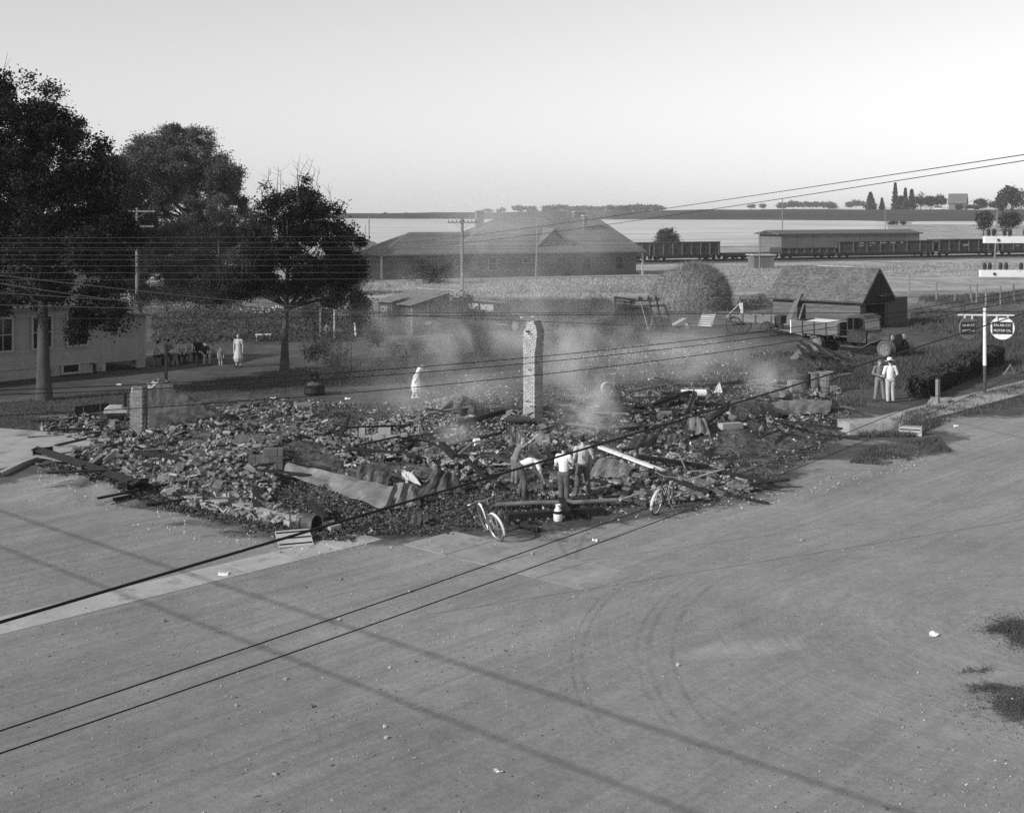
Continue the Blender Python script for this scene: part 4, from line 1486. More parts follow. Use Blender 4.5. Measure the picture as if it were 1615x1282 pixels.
blades('grass', scatter([(1150, 585), (1240, 550), (1430, 560), (1640, 500), (1700, 600), (1580, 585), (1440, 632), (1330, 650), (1280, 610)], 26000, 1, -.2), .26, .022, 'weed', 1)
blades('grass', scatter([(1350, 690), (1440, 650), (1620, 604), (1700, 620), (1620, 640), (1500, 664), (1440, 690)], 9000, 2, -.1), .20, .016, 'weed', 2)
blades('grass', scatter([(1370, 705), (1480, 690), (1500, 712), (1400, 735), (1340, 730)], 5000, 3, 0), .10, .014, 'lawn', 3)
rg_ = np.random.default_rng(44)
gg = []
for (px, py, r1, r2, n_) in [(1612, 990, .45, .5, 2600), (1578, 992, .3, .16, 700), (1630, 1012, .4, .45, 1500), (1620, 1108, .6, .38, 2600), (1565, 1085, .42, .2, 1000), (1650, 1130, .6, .4, 1500), (1540, 1058, .25, .12, 300)]:
    c = G0(px, py)
    x = c.x + rg_.normal(size=n_) * r1 * .75
    y = c.y + rg_.normal(size=n_) * r2 * .75 + (x - c.x) * .25
    ok = wav(x, y, 4.0) + rg_.normal(size=n_) * .3 > -.15
    gg.append(np.stack([x[ok], y[ok], np.zeros(ok.sum())], 1))
blades('grass', np.concatenate(gg), .045, .007, 'lawn', 4, .8)
blades('dry_grass', scatter([(580, 466), (960, 470), (1010, 462), (1240, 466), (1240, 440), (1700, 430), (1700, 412), (1190, 420), (1000, 430), (600, 448)], 40000, 5, -.6, .2), .20, .05, 'dry_grass', 5, .9)
blades('grass', scatter([(700, 500), (760, 476), (960, 474), (980, 500), (960, 520), (760, 520)], 12000, 6, -.1, .5), .32, .035, 'weed', 6)
blades('grass', scatter([(1430, 520), (1450, 470), (1700, 455), (1700, 540), (1500, 548)], 20000, 7, -.2, .4), .28, .03, 'weed', 7)
blades('dry_grass', scatter([(900, 560), (1010, 545), (1170, 560), (1230, 600), (1000, 640), (880, 640), (870, 590)], 2600, 8, .2, .7), .16, .018, 'dry_grass', 8)
blades('grass', scatter([(-40, 640), (420, 590), (640, 545), (700, 560), (600, 600), (420, 622), (200, 640), (60, 680), (-40, 672)], 42000, 9, -2, .5), .09, .012, 'lawn', 9)
blades('grass', scatter([(230, 478), (560, 470), (580, 445), (200, 455)], 9000, 10, -.5, .3), .4, .05, 'weed', 10)
g = scatter([(238, 545), (560, 538), (580, 510), (480, 492), (240, 500)], 14000, 11, -.6, 1.5)
g[:, 2] += np.random.default_rng(2).uniform(.05, .75, len(g)) * (0.6 + .4 * wav(g[:, 0], g[:, 1], 2))
o = leaf_patch('garden_plants', g, .20, 'garden_leaf', 12, 4)
tag(o, kind='stuff')
g = scatter([(370, 500), (470, 488), (500, 494), (400, 508)], 160, 13)
g[:, 2] += .6
tag(leaf_patch('garden_flowers', g, .22, 'cloth_pale', 14, 4), kind='stuff')
g = scatter([(1200, 470), (1240, 462), (1240, 480), (1190, 490), (1160, 500), (1165, 480)], 2500, 15)
g[:, 2] += np.random.default_rng(2).uniform(0, .6, len(g))
tag(leaf_patch('weeds', g, .14, 'weed', 16, 3), kind='stuff')
g = scatter([(680, 540), (860, 540), (1000, 520), (1000, 545), (900, 560), (700, 566)], 7000, 17, .1, 1)
g[:, 2] += np.random.default_rng(2).uniform(0, .55, len(g))
tag(leaf_patch('weeds', g, .13, 'weed', 18, 3), kind='stuff')

# --- haystack
g = G0(1099, 492)
hk = thing('haystack', 'big rounded haystack, pale on the left and shaded on the right, behind the farm wagon', 'haystack', g + Vector((0, 2.2, 0)))
rng = np.random.default_rng(3)
nv, nu = 22, 40
V = []
for j in range(nv + 1):
    ph = j / nv
    for i in range(nu):
        a = 2 * PI * i / nu
        z = 3.5 * math.sin(ph * PI / 2) ** 1.0
        r = 3.3 * (math.cos(ph * PI / 2) ** .92 if ph < 1 else 0) * (1 + .02 * math.sin(3 * a)) * (1 - .12 * (1 - ph) ** 3)
        r *= 1 + (.16 * (1 - ph) ** .7 if math.cos(a) < 0 else 0) * abs(math.cos(a))
        r *= 1 + .07 * float(wav(3 * math.cos(a), 3 * math.sin(a) + z, 1.0)) 
        V.append((r * math.cos(a) + .18 * z * .3, r * .85 * math.sin(a), z + .08 * math.sin(2 * a) * ph))
Fs = [(j * nu + i, j * nu + (i + 1) % nu, (j + 1) * nu + (i + 1) % nu, (j + 1) * nu + i) for j in range(nv) for i in range(nu)]
link('stack', quads_mesh('stack', V, Fs, True), MATS['hay'], hk)
V = np.array(V)
ii = rng.integers(0, nv * nu, 26000)
base = V[ii] + rng.normal(size=(26000, 3)) * .09
out = V[ii] / (np.linalg.norm(V[ii], axis=1)[:, None] + 1e-6)
d = rng.normal(size=(26000, 3)) + np.array([0, 0, -.6])
d /= np.linalg.norm(d, axis=1)[:, None]
e = np.cross(d, out)
e /= np.linalg.norm(e, axis=1)[:, None] + 1e-6
base += out * .05
W = np.stack([base - e * .013, base + e * .013, base + d * rng.uniform(.25, .7, 26000)[:, None] + out * .05], 1).reshape(-1, 3)
fl = rng.normal(size=(4200, 2)) * np.array([1.9, .9]) + np.array([-1.4, -2.6])
fb = np.stack([fl[:, 0], fl[:, 1], rng.random(4200) * .12], 1)
fd = rng.normal(size=(4200, 3)) * np.array([1, 1, .25])
fd /= np.linalg.norm(fd, axis=1)[:, None]
fe = np.cross(fd, np.array([0, 0, 1.0]))
W = np.concatenate([W, np.stack([fb - fe * .02, fb + fe * .02, fb + fd * .4], 1).reshape(-1, 3)])
o = link('straw', np_mesh('straw', W, 3), MATS['straw'], hk)
o['kind'] = 'stuff'
# ------------------------------------------------------------------ the burnt building
def rotmats(n, rng, tilt):
    a = rng.uniform(0, 2 * PI, n)
    t = rng.normal(size=n) * tilt
    s = rng.normal(size=n) * tilt
    ca, sa, ct, st, cs, ss = np.cos(a), np.sin(a), np.cos(t), np.sin(t), np.cos(s), np.sin(s)
    z0 = np.zeros(n)
    Rz = np.stack([ca, -sa, z0, sa, ca, z0, z0, z0, z0 + 1], 1).reshape(n, 3, 3)
    Rx = np.stack([z0 + 1, z0, z0, z0, ct, -st, z0, st, ct], 1).reshape(n, 3, 3)
    Ry = np.stack([cs, z0, ss, z0, z0 + 1, z0, -ss, z0, cs], 1).reshape(n, 3, 3)
    return Rz @ Rx @ Ry


def brick_cloud(name, P_, sizes, rng, tilt, m, parent=None):
    n = len(P_)
    R = rotmats(n, rng, tilt)
    v = BOXV[None] * sizes[:, None, :]
    v = v + rng.normal(size=v.shape) * sizes[:, None, :] * .03
    v = np.einsum('nij,nkj->nki', R, v) + P_[:, None, :]
    if parent is not None:
        v = v - np.array(parent.location)
    f = (np.array(BOXF)[None] + (np.arange(n) * 8)[:, None, None]).reshape(-1, 4)
    o = link(name, quads_mesh(name, v.reshape(-1, 3), f), MATS[m], parent)
    o['kind'] = 'stuff'
    return o


rng = np.random.default_rng(77)
brick_meshes = []
for k in range(7):
    s = [(.21, .10, .067), (.30, .24, .04), (.13, .10, .067), (.20, .095, .06), (.24, .12, .07), (.10, .10, .067), (.32, .20, .14)][k]
    v = BOXV * np.array(s) + rng.normal(size=(8, 3)) * np.array(s) * .025
    mm = bpy.data.meshes.new('brick')
    mm.from_pydata([tuple(q) for q in v], [], BOXF)
    mm.update()
    mm.materials.append(MATS['brick'])
    brick_meshes.append(mm)


def heap(label, poly, n_big, n_stuff, seed, nm='brick_heap', boards=20, lift=.10, small=1.0, patch=-.4, chips=1.0):
    rng = np.random.default_rng(seed)
    P_ = scatter(poly, n_big + n_stuff, seed, patch, 1.1)
    P_[:, 2] += rng.random(len(P_)) ** 1.5 * lift + .02
    c = P_.mean(0)
    t = thing(nm, label, 'rubble heap', (c[0], c[1], H(c[0], c[1])))
    d = np.hypot(P_[:, 0], P_[:, 1]) - rng.random(len(P_)) * 9 - P_[:, 2] * 4
    order = np.argsort(d)
    big, rest = P_[order[:n_big]], P_[order[n_big:]]
    big[:, 2] += .05
    R = rotmats(n_big, rng, .38)
    for i in range(n_big):
        o = bpy.data.objects.new('brick', brick_meshes[int(rng.choice(7, p=[.30, .06, .22, .22, .08, .11, .01]))])
        C.objects.link(o)
        o.parent = t
        o.location = Vector(big[i]) - t.location
        o.rotation_euler = Matrix(R[i].tolist()).to_euler()
        o.scale = (small,) * 3
    sz = np.stack([rng.choice([.20, .12, .20, .08, .22], len(rest)), rng.choice([.1, .095, .07, .11], len(rest)), rng.choice([.067, .06, .07], len(rest))], 1) * rng.uniform(.6, 1.15, (len(rest), 1)) * small
    sl = rng.random(len(rest)) < .025
    sz[sl] = np.array([.34, .26, .035]) * rng.uniform(.6, 1.3, (sl.sum(), 1))
    brick_cloud('broken_brick', rest, sz, rng, .45, 'brick_rubble', t)
    tp = scatter(poly, int(n_stuff * chips), seed + 50, patch - .25, 1.1)
    tp[:, 2] += rng.random(len(tp)) * .05 + .01
    ts_ = np.stack([rng.uniform(.04, .12, len(tp)), rng.uniform(.04, .09, len(tp)), rng.uniform(.03, .06, len(tp))], 1)
    brick_cloud('brick_chip', tp, ts_, rng, .5, 'brick_rubble', t)
    for i in range(boards // 9):
        p = Vector(P_[rng.integers(len(P_))]) + UP * .12
        a = rng.uniform(0, 2 * PI)
        l = rng.uniform(1.6, 2.8)
        q = p + Vector((math.cos(a) * l, math.sin(a) * l * .6, 0))
        if float(sdist(np.array([q.x]), np.array([q.y]), LOT)[0]) < .8:
            continue
        q.z = H(q.x, q.y) + rng.uniform(.1, .45)
        MB().bar(p, q, rng.uniform(.12, .2), rng.uniform(.1, .18)).build('charred_beam', MATS['char'], t, world=True)
    for i in range(5):
        p = Vector(P_[rng.integers(len(P_))]) + UP * .08
        Rm = Matrix(rotmats(1, rng, .4)[0].tolist())
        mb = MB()
        nx_, nz_ = int(rng.integers(2, 5)), int(rng.integers(3, 6))
        for r_ in range(nz_):
            for c_ in range(nx_):
                if r_ in (0, nz_ - 1) and rng.random() < .4:
                    continue
                mb.box(p + Rm @ Vector(((c_ + .5 * (r_ % 2)) * .213 - .3, rng.normal() * .004, r_ * .077 - .1)), (.205, .20, .07), Rm)
        mb.build('masonry_chunk', MATS['wall_brick'], t, world=True)
    for i in range(boards // 4):
        p = Vector(P_[rng.integers(len(P_))]) + UP * .1
        a = rng.uniform(0, 2 * PI)
        l = rng.uniform(.5, 1.6)
        q = p + Vector((math.cos(a) * l, math.sin(a) * l, 0))
        q.z = H(q.x, q.y) + .06
        mdl = p.lerp(q, .5) + Vector((rng.normal() * .2, rng.normal() * .2, .1 + .25 * rng.random()))
        MB().tube([p, p.lerp(mdl, .6) + UP * .05, mdl, mdl.lerp(q, .5) + UP * .04, q], rng.uniform(.012, .03), 6).build('bent_pipe', MATS[['rust_metal', 'sheet_metal', 'black_iron'][rng.integers(3)]], t, world=True)
    for i in range(boards):
        j = rng.integers(len(P_))
        p = Vector(P_[j]) + UP * .08
        a = rng.uniform(0, 2 * PI)
        l = rng.uniform(.5, 2.6)
        q = p + Vector((math.cos(a) * l, math.sin(a) * l, rng.normal() * .12))
        q.z = max(q.z, H(q.x, q.y) + .05)
        MB().bar(p, q, rng.uniform(.06, .2), rng.uniform(.025, .06)).build('charred_board', MATS[['char', 'char', 'char', 'wood_dark', 'wood_grey'][rng.integers(5)]], t, world=True)
    return t


heap('heap of tumbled bricks at the left end of the ruin below the wall stub', [(112, 724), (230, 672), (330, 655), (430, 645), (540, 690), (470, 712), (432, 735), (440, 772), (420, 795), (340, 792), (200, 762)], 300, 5200, 1, boards=18, small=1.12, chips=.35, lift=.14)
heap('heap of tumbled bricks in the middle of the ruin, between chimney and bent roof sheets', [(540, 690), (640, 648), (720, 622), (830, 615), (830, 680), (960, 692), (900, 735), (830, 772), (740, 775), (660, 752), (540, 742), (470, 712)], 300, 2600, 2, boards=48, small=.95, patch=-.05)
heap('strip of scattered bricks along the road right of the standing boys', [(890, 735), (1000, 712), (1130, 735), (1205, 772), (1060, 796), (960, 792), (850, 792)], 300, 1700, 3, boards=20, lift=.05, patch=-.2, chips=.6)
heap('smoking debris heap with scorched boards at the right end of the ruin', [(860, 626), (960, 612), (1100, 608), (1240, 604), (1330, 612), (1335, 650), (1250, 690), (1130, 733), (1000, 712), (960, 692), (860, 680)], 200, 1000, 4, nm='debris_heap', boards=90, small=.9, patch=.05)
heap('thin heap of charred rubbish left of the wall stub', [(60, 672), (120, 656), (185, 660), (200, 690), (150, 702), (70, 690)], 60, 420, 5, nm='debris_heap', boards=16)


heap('straggling bricks and rubbish along the kerb below the left heap', [(70, 722), (200, 756), (330, 784), (430, 800), (540, 836), (470, 836), (330, 806), (190, 772)], 160, 1300, 6, boards=14, lift=.05, patch=-.5, chips=.8)


def shards(name, poly, n, size, m, seed, thr=-.9):
    rng = np.random.default_rng(seed)
    p = scatter(poly, n, seed, thr, 2.0)
    p[:, 2] += rng.random(n) * .05 + .01
    me_ = leaf_mesh(name, p, size, rng, 4, 0.0, .55)
    return tag(link(name, me_, MATS[m]), kind='stuff')


LOTPX = [(60, 690), (195, 645), (420, 628), (600, 638), (720, 608), (960, 606), (1100, 596), (1300, 600), (1345, 648), (1335, 688), (1200, 778), (960, 815), (700, 845), (560, 848), (470, 832), (330, 800), (190, 766)]
shards('debris', LOTPX, 30000, .10, 'debris', 21)
shards('debris', [(420, 735), (640, 790), (760, 770), (960, 790), (960, 812), (700, 842), (560, 846), (470, 830), (360, 800)], 12000, .09, 'debris', 22)
shards('debris', [(40, 728), (200, 758), (330, 785), (560, 838), (560, 856), (470, 850), (330, 822), (180, 784)], 7000, .09, 'debris', 27, -.4)
shards('pale_debris', LOTPX, 2600, .12, 'debris_pale', 23, .0)
shards('pale_debris', [(60, 735), (330, 812), (560, 850), (700, 850), (1000, 812), (1260, 770), (1480, 700), (1440, 745), (1200, 800), (900, 850), (640, 880), (440, 880), (200, 830), (60, 770)], 900, .06, 'debris_pale', 24, -.2)
shards('pale_debris', [(700, 540), (1230, 540), (1240, 600), (700, 640)], 420, .15, 'debris_pale', 25, .1)
shards('debris', [(1180, 556), (1350, 556), (1340, 600), (1190, 600)], 2500, .16, 'debris', 26, -.5)

# --- ragged wall stub on the left: plastered face, brick end, stepped broken top
O = G0(233, 690)
O.z = H(O.x, O.y)
ws = thing('wall_stub', 'ragged end of a brick and plaster wall standing at the left of the ruin', 'wall', O, ANG_A)
prof = [(0, 0), (3.3, 0), (3.3, .32), (2.9, .50), (2.5, .62), (2.2, .95), (1.7, 1.02), (1.5, 1.32), (1.15, 1.38), (.95, 1.74), (.45, 1.84), (.0, 1.50)]
MB().prism([(x, .0, z) for x, z in prof], (0, .34, 0)).build('plaster_wall', MATS['plaster'], ws)
MB().prism([(x, -.03, z * .93) for x, z in [(.0, .0), (.25, 0), (.34, .5), (.22, .8), (.28, 1.1), (.1, 1.5), (0, 1.5)]], (0, .04, 0)).build('bare_patch', MATS['mortar'], ws)
MB().box((1.7, -.22, .10), (3.6, .42, .22)).build('footing', MATS['concrete'], ws)
bm_ = brick_meshes[0].copy()
bm_.materials.clear()
bm_.materials.append(MATS['wall_brick'])
for c in range(22):
    z = .037 + c * .077
    depth = 4 if c < 19 else 3
    for k in range(depth):
        y = .02 + (k + .5) * .19 + (.05 if c % 2 else 0)
        o = link('brick', bm_, None, ws)
        o.location = (-.16 + rnd.uniform(-.006, .006), y, z)
        o.rotation_euler = (rnd.uniform(-.02, .02), rnd.uniform(-.02, .02), PI / 2 + rnd.uniform(-.03, .03))
    if c > 8:
        o = link('brick', bm_, None, ws)
        o.location = (-.08 + rnd.uniform(-.02, .02), .03 + .05 * (c % 2), z)
        o.rotation_euler = (0, 0, rnd.uniform(-.1, .1))
for i in range(44):
    x = rnd.uniform(0, 2.9)
    z = np.interp(x, [0, .45, .95, 1.15, 1.5, 1.7, 2.2, 2.5, 3.3], [1.52, 1.85, 1.74, 1.4, 1.32, 1.03, .95, .62, .33])
    o = link('brick', bm_, None, ws)
    o.location = (x, rnd.uniform(0, .34), float(z) + .02)
    o.rotation_euler = (rnd.uniform(-.2, .2), rnd.uniform(-.2, .2), rnd.choice((0, PI / 2)) + rnd.uniform(-.3, .3))
MB().box((-.12, .40, .8), (.16, .68, 1.6)).build('pier_core', MATS['mortar'], ws)

# --- chimney
O = G(843, 660)
O.z -= .15
cm = thing('chimney', 'tall lone brick chimney standing in the smoking ruin', 'chimney', O, ANG_A)
WA, WB = .46, .56          # widths along local x and y
cr_h = .077
NC = 48
pale = []
for nm, s in (('brick', (.205, .10, .068)), ('brick', (.10, .205, .068))):
    v = BOXV * np.array(s)
    mm = bpy.data.meshes.new('brick')
    mm.from_pydata([tuple(q) for q in v], [], BOXF)
    mm.materials.append(MATS['brick_pale'])
    pale.append(mm)
backs = MB()
count = 0


def chim_cut(c):
    """share of the front-left face left at this course, from the two sides (0..1)"""
    f = c / NC
    lo = 0.0 if f < .86 else (f - .86) / .14 * .42
    hi = 1.0
    if f > .70:
        hi = 1.0 + .20 * math.sin((f - .70) / .30 * PI) - .15 * max(0, (f - .9) / .1)
    return lo, hi


for c in reversed(range(NC)):
    z = .035 + c * cr_h
    lo, hi = chim_cut(c)
    y0, y1 = WB * (1 - hi) + rnd.uniform(-.03, .03) * (c > NC * .68), WB * (1 - lo) + rnd.uniform(-.06, .02) * (c > NC * .8)        # local y runs to the left in the picture
    x0, x1 = 0.0, WA * (1 if c < NC * .72 else .86 - .2 * max(0, (c / NC - .72)) + .1 * rnd.random())
    # face towards the left (normal -x)
    y = y0 + (0.0 if c % 2 else -.105)
    while y < y1 - .03:
        a, b = max(y, y0), min(y + .205, y1)
        if b - a > .05:
            p = (.05 + rnd.uniform(-.008, .006), (a + b) / 2, z)
            if count < 300 and c > 6:
                if rnd.random() > (.07 if c < NC - 8 else .12):
                    o = link('brick', pale[1], None, cm)
                    o.location = p
                    o.scale = (1, (b - a - .008) / .205, 1)
                    o.rotation_euler = (0, 0, rnd.uniform(-.02, .02))
                    count += 1
            else:
                backs.box(p, (.10, b - a - .008, .068))
        y += .213
    # face towards the right (normal -y)
    x = x0 + (.10 if c % 2 else .0)
    while x < x1 - .03:
        a, b = x, min(x + .205, x1)
        if b - a > .04:
            p = ((a + b) / 2, y0 + .05 + rnd.uniform(-.008, .006), z)
            if count < 300 and c > 6:
                o = link('brick', pale[0], None, cm)
                o.location = p
                o.scale = ((b - a - .008) / .205, 1, 1)
                count += 1
            else:
                backs.box(p, (b - a - .008, .10, .068))
        x += .213
    backs.box((x1 - .05, (y0 + y1) / 2, z), (.10, y1 - y0, .068))
    backs.box(((x0 + x1) / 2, y1 - .05, z), (x1 - x0 - .02, .10, .068))
o = backs.build('back_brick', MATS['brick_pale'], cm)
o['kind'] = 'stuff'
MB().box((WA / 2, WB / 2, NC * cr_h * .44), (WA - .04, WB - .04, NC * cr_h * .88)).build('core', MATS['chimney_core'], cm)
MB().box((WA / 2 - .02, WB / 2 + .05, -.05), (WA + .2, WB + .5, .35)).build('footing', MATS['concrete'], cm)

mat('stub', 0.12, .3, 4.0, bump=.4, objrand=.12, spots=.2, spotscale=4, spotval=.3)
# --- foundation stubs of block masonry
def block_wall(label, px, py, L_, rows_, w, rz, m, z=-.05, nm='foundation_wall'):
    g = G(px, py, z)
    t = thing(nm, label, 'foundation', g, rz)
    for r in range(rows_):
        x = 0
        k = 0
        while x < L_ - .05:
            l = min(.42 - (.21 if r % 2 and k == 0 else 0), L_ - x)
            if not (r == rows_ - 1 and rnd.random() < .25):
                MB().box((x + l / 2, rnd.uniform(-.01, .01), .1 + r * .2), (l - .015, w, .19)).build('block', MATS[m], t)
            x += l
            k += 1
    return t


block_wall('low stub of block wall in the brick heap, upper one', 362, 706, 1.7, 2, .3, math.radians(-8), 'stub')
block_wall('low stub of block wall with broken pale top in the brick heap, lower one', 392, 733, 1.0, 3, .4, math.radians(6), 'stub')
block_wall('short pale foundation wall exposed in the middle of the ruin', 566, 692, 1.6, 2, .35, math.radians(4), 'concrete')


# --- bent roof sheets, plates and beams lying in the rubble
def sheet(label, cs, m='sheet_metal', nx=11, ny=5, rip=.05, fr=3.0, curl=0.0, seed=0, nm='metal_sheet', cat='metal sheet', th=.012):
    q = []
    for c in cs:
        g = G(c[0], c[1])
        q.append(np.array((g.x, g.y, g.z + (c[2] if len(c) > 2 else .03))))
    rng = np.random.default_rng(seed)
    ph = rng.uniform(0, 6, 4)
    n = np.cross(q[1] - q[0], q[3] - q[0])
    n /= np.linalg.norm(n) + 1e-9
    if n[2] < 0:
        n = -n
    V = []
    for j in range(ny + 1):
        for i in range(nx + 1):
            u, v = i / nx, j / ny
            p = (q[0] * (1 - u) + q[1] * u) * (1 - v) + (q[3] * (1 - u) + q[2] * u) * v
            w = abs(math.sin(fr * PI * u + ph[0] + .8 * v)) ** 1.5 * 1.2 - .4 + .5 * math.sin(2.3 * fr * u + 4 * v + ph[1])
            p = p + n * (rip * w + rip * .5 * float(wav(p[0] * 1.7, p[1] * 1.7, 2.0)) + rng.normal() * .014 + curl * math.sin(PI * v) + curl * .4 * math.sin(PI * u))
            V.append(p)
    V = np.array(V)
    Fs = [(j * (nx + 1) + i, j * (nx + 1) + i + 1, (j + 1) * (nx + 1) + i + 1, (j + 1) * (nx + 1) + i) for j in range(ny) for i in range(nx)]
    N = len(V)
    V2 = np.concatenate([V, V - n * th])
    F2 = Fs + [tuple(N + k for k in reversed(f)) for f in Fs]
    rim = [j for j in range(nx + 1)] + [(j + 1) * (nx + 1) - 1 for j in range(1, ny + 1)] + [ny * (nx + 1) + i for i in range(nx - 1, -1, -1)] + [j * (nx + 1) for j in range(ny - 1, 0, -1)]
    for a, b in zip(rim, rim[1:] + rim[:1]):
        F2.append((a, N + a, N + b, b))
    return tag(link(nm, quads_mesh(nm, V2, F2), MATS[m]), label, cat)


sheet('long pale crumpled roof sheet lying aslant at the front of the ruin', [(446, 754, .12), (604, 808, .08), (640, 798, .44), (452, 746, .30)], nx=22, ny=4, rip=.055, fr=4.3, seed=1)
sheet('crumpled sheet end with torn upright corner right of the long roof sheet', [(604, 808, .03), (664, 800, .05), (660, 795, .45), (622, 798, .62)], nx=12, rip=.08, fr=2.5, seed=2)
sheet('folded dark sheet arching over a hollow behind the long roof sheet', [(560, 762, .05), (612, 768, .05), (620, 758, .25), (570, 752, .35)], 'rust_metal', curl=.16, seed=3)
sheet('bent sheet with peaked top left of the leaning bicycle', [(660, 782, .05), (734, 780, .05), (722, 776, .45), (686, 776, .70)], 'rust_metal', rip=.06, seed=4)
sheet('small pale tin scrap above the long roof sheet', [(634, 760, .1), (664, 768, .06), (652, 760, .22), (634, 755, .28)], 'steel_pale', rip=.03, seed=5)
sheet('tent-shaped sheet metal left of the chimney', [(716, 664, .03), (768, 656, .05), (752, 654, .55), (728, 656, .72)], 'rust_metal', curl=.08, rip=.05, seed=6)
sheet('dark plate leaning up against the chimney foot', [(810, 650, .03), (834, 648, .03), (834, 646, .75), (822, 646, .55)], 'rust_metal', rip=.03, seed=7)
sheet('pointed corrugated scrap standing up in the rubble below the chimney', [(802, 706, .03), (846, 708, .05), (824, 702, .42), (806, 700, .58)], 'sheet_metal', rip=.03, fr=9, seed=8)
sheet('grey dented plate right of the pointed corrugated scrap', [(838, 704, .03), (868, 706, .05), (866, 700, .35), (842, 698, .38)], 'sheet_metal', rip=.04, seed=9)
sheet('grey plate lifted over a dark hole right of the standing boys', [(928, 757, .04), (990, 758, .10), (1000, 746, .16), (944, 744, .42)], 'sheet_metal', rip=.05, curl=.08, seed=10)
sheet('long dark plate lying flat behind the white plank, left one', [(985, 716, .05), (1034, 706, .08), (1040, 702, .40), (1000, 706, .38)], 'rust_metal', rip=.03, seed=11)
sheet('short dark plate lying flat behind the white plank, right one', [(1046, 708, .05), (1078, 702, .05), (1076, 698, .3), (1050, 701, .32)], 'rust_metal', rip=.03, seed=12)
sheet('tall dark plate standing aslant below the white roll', [(1076, 664, .03), (1088, 660, .03), (1100, 652, .75), (1094, 652, .95)], 'rust_metal', rip=.03, seed=13)
sheet('arched rusty sheet at the right end of the ruin', [(1152, 670, .03), (1222, 664, .05), (1216, 654, .40), (1146, 656, .52)], 'rust_metal', curl=.22, rip=.04, seed=14)
sheet('long low sheet with curled end beside the debris at the far right', [(1206, 660, .04), (1308, 652, .05), (1312, 646, .36), (1204, 650, .44)], 'sheet_metal', rip=.05, curl=.10, fr=4, seed=15)
sheet('flat tar paper sheet on the ash left of the path of bricks', [(372, 770, .05), (402, 776, .05), (412, 762, .18), (380, 760, .18)], 'rust_metal', rip=.04, seed=16)
sheet('curled thin sheet on the black ground near the front corner', [(642, 830, .03), (676, 828, .06), (676, 822, .18), (646, 822, .14)], 'rust_metal', rip=.04, curl=.06, seed=17)
sheet('light curled strip of tin at the kerb below the left heap', [(262, 772, .03), (300, 772, .06), (300, 768, .1), (264, 767, .1)], 'sheet_metal', rip=.03, curl=.05, seed=18)
sheet('little dark flap of metal standing up in the ash at the right', [(1104, 728, .03), (1124, 722, .03), (1128, 718, .32), (1108, 724, .25)], 'rust_metal', rip=.02, seed=19)
sheet('broad curved plate lying in the smoke right of the standing boys', [(1080, 690, .03), (1120, 688, .03), (1112, 676, .30), (1086, 676, .42)], 'sheet_metal', rip=.06, curl=.1, seed=20)


def beam(label, a, b, w, h, m, nm='beam', cat='beam', r=None):
    p, q = G(a[0], a[1], a[2] if len(a) > 2 else h / 2 + .02), G(b[0], b[1], b[2] if len(b) > 2 else h / 2 + .02)
    mb = MB()
    if r:
        mb.tube([p, p.lerp(q, .3) + UP * .02, p.lerp(q, .65) - UP * .015, q], r, 10)
    else:
        mb.bar(p, q, w, h)
    return tag(mb.build(nm, MATS[m]), label, cat)


beam('long white painted plank lying across the bricks behind the right bicycle', (946, 722, .35), (1046, 756, .25), .17, .06, 'white_paint', 'plank', 'plank')
beam('long iron pipe lying just above the ground in front of the boys', (782, 806, .16), (972, 798, .16), 0, 0, 'sheet_metal', 'pipe', 'pipe', .06)
beam('thin pale pole lying from the iron pipe past the right bicycle', (978, 800, .2), (1142, 749, .18), 0, 0, 'steel_pale', 'pole', 'pole', .03)
beam('thin bent rod lying in the bricks above the pale pole', (1086, 750, .12), (1132, 750, .12), 0, 0, 'steel_pale', 'rod', 'rod', .014)
beam('charred beam lying in the black ground under the iron pipe', (800, 822), (950, 812), .2, .18, 'char')
beam('charred beam lying aslant behind the iron pipe', (934, 762), (1030, 792), .2, .12, 'char')
beam('charred beam end nearer the right bicycle', (950, 776), (1022, 800), .14, .1, 'wood_dark')
beam('thick dark timber rising to the right out of the debris', (1082, 694, .08), (1146, 664, .5), .22, .14, 'wood_dark')
beam('thin dark timber above the thick rising one', (1100, 684, .1), (1150, 660, .62), .1, .08, 'char')
beam('pale stone sill lying under the arched rusty sheet', (1136, 678), (1168, 676), .3, .2, 'concrete', 'sill_stone', 'stone')
beam('charred post leaning steeply in the hollow of the ruin', (533, 702, .05), (551, 690, .75), .10, .10, 'char', 'post', 'post')
beam('dark beam lying along the pale foundation wall', (546, 703), (610, 694), .12, .12, 'wood_dark')
beam('plank with white end lying in the bricks left of the bending boy', (716, 733, .2), (742, 722, .4), .1, .05, 'wood_grey', 'plank', 'plank')
beam('thin lath lying over the debris near the barrels', (1268, 640, .25), (1348, 650, .12), .05, .04, 'wood_grey', 'lath', 'plank')
beam('long thin board lying in the yard behind the ruin', (884, 641, .05), (1060, 607, .05), .16, .05, 'wood_dark', 'board', 'board')
beam('board lying on the ash near the chimney', (884, 640, .08), (922, 634, .1), .3, .06, 'wood_dark', 'board', 'board')
beam('short dark log lying in the road beside the iron bars', (178, 791), (208, 786), .1, .08, 'char', 'log', 'log')
beam('scorched log under the iron pipe', (822, 832, .06), (850, 840, .06), 0, 0, 'char', 'log', 'log', .07)

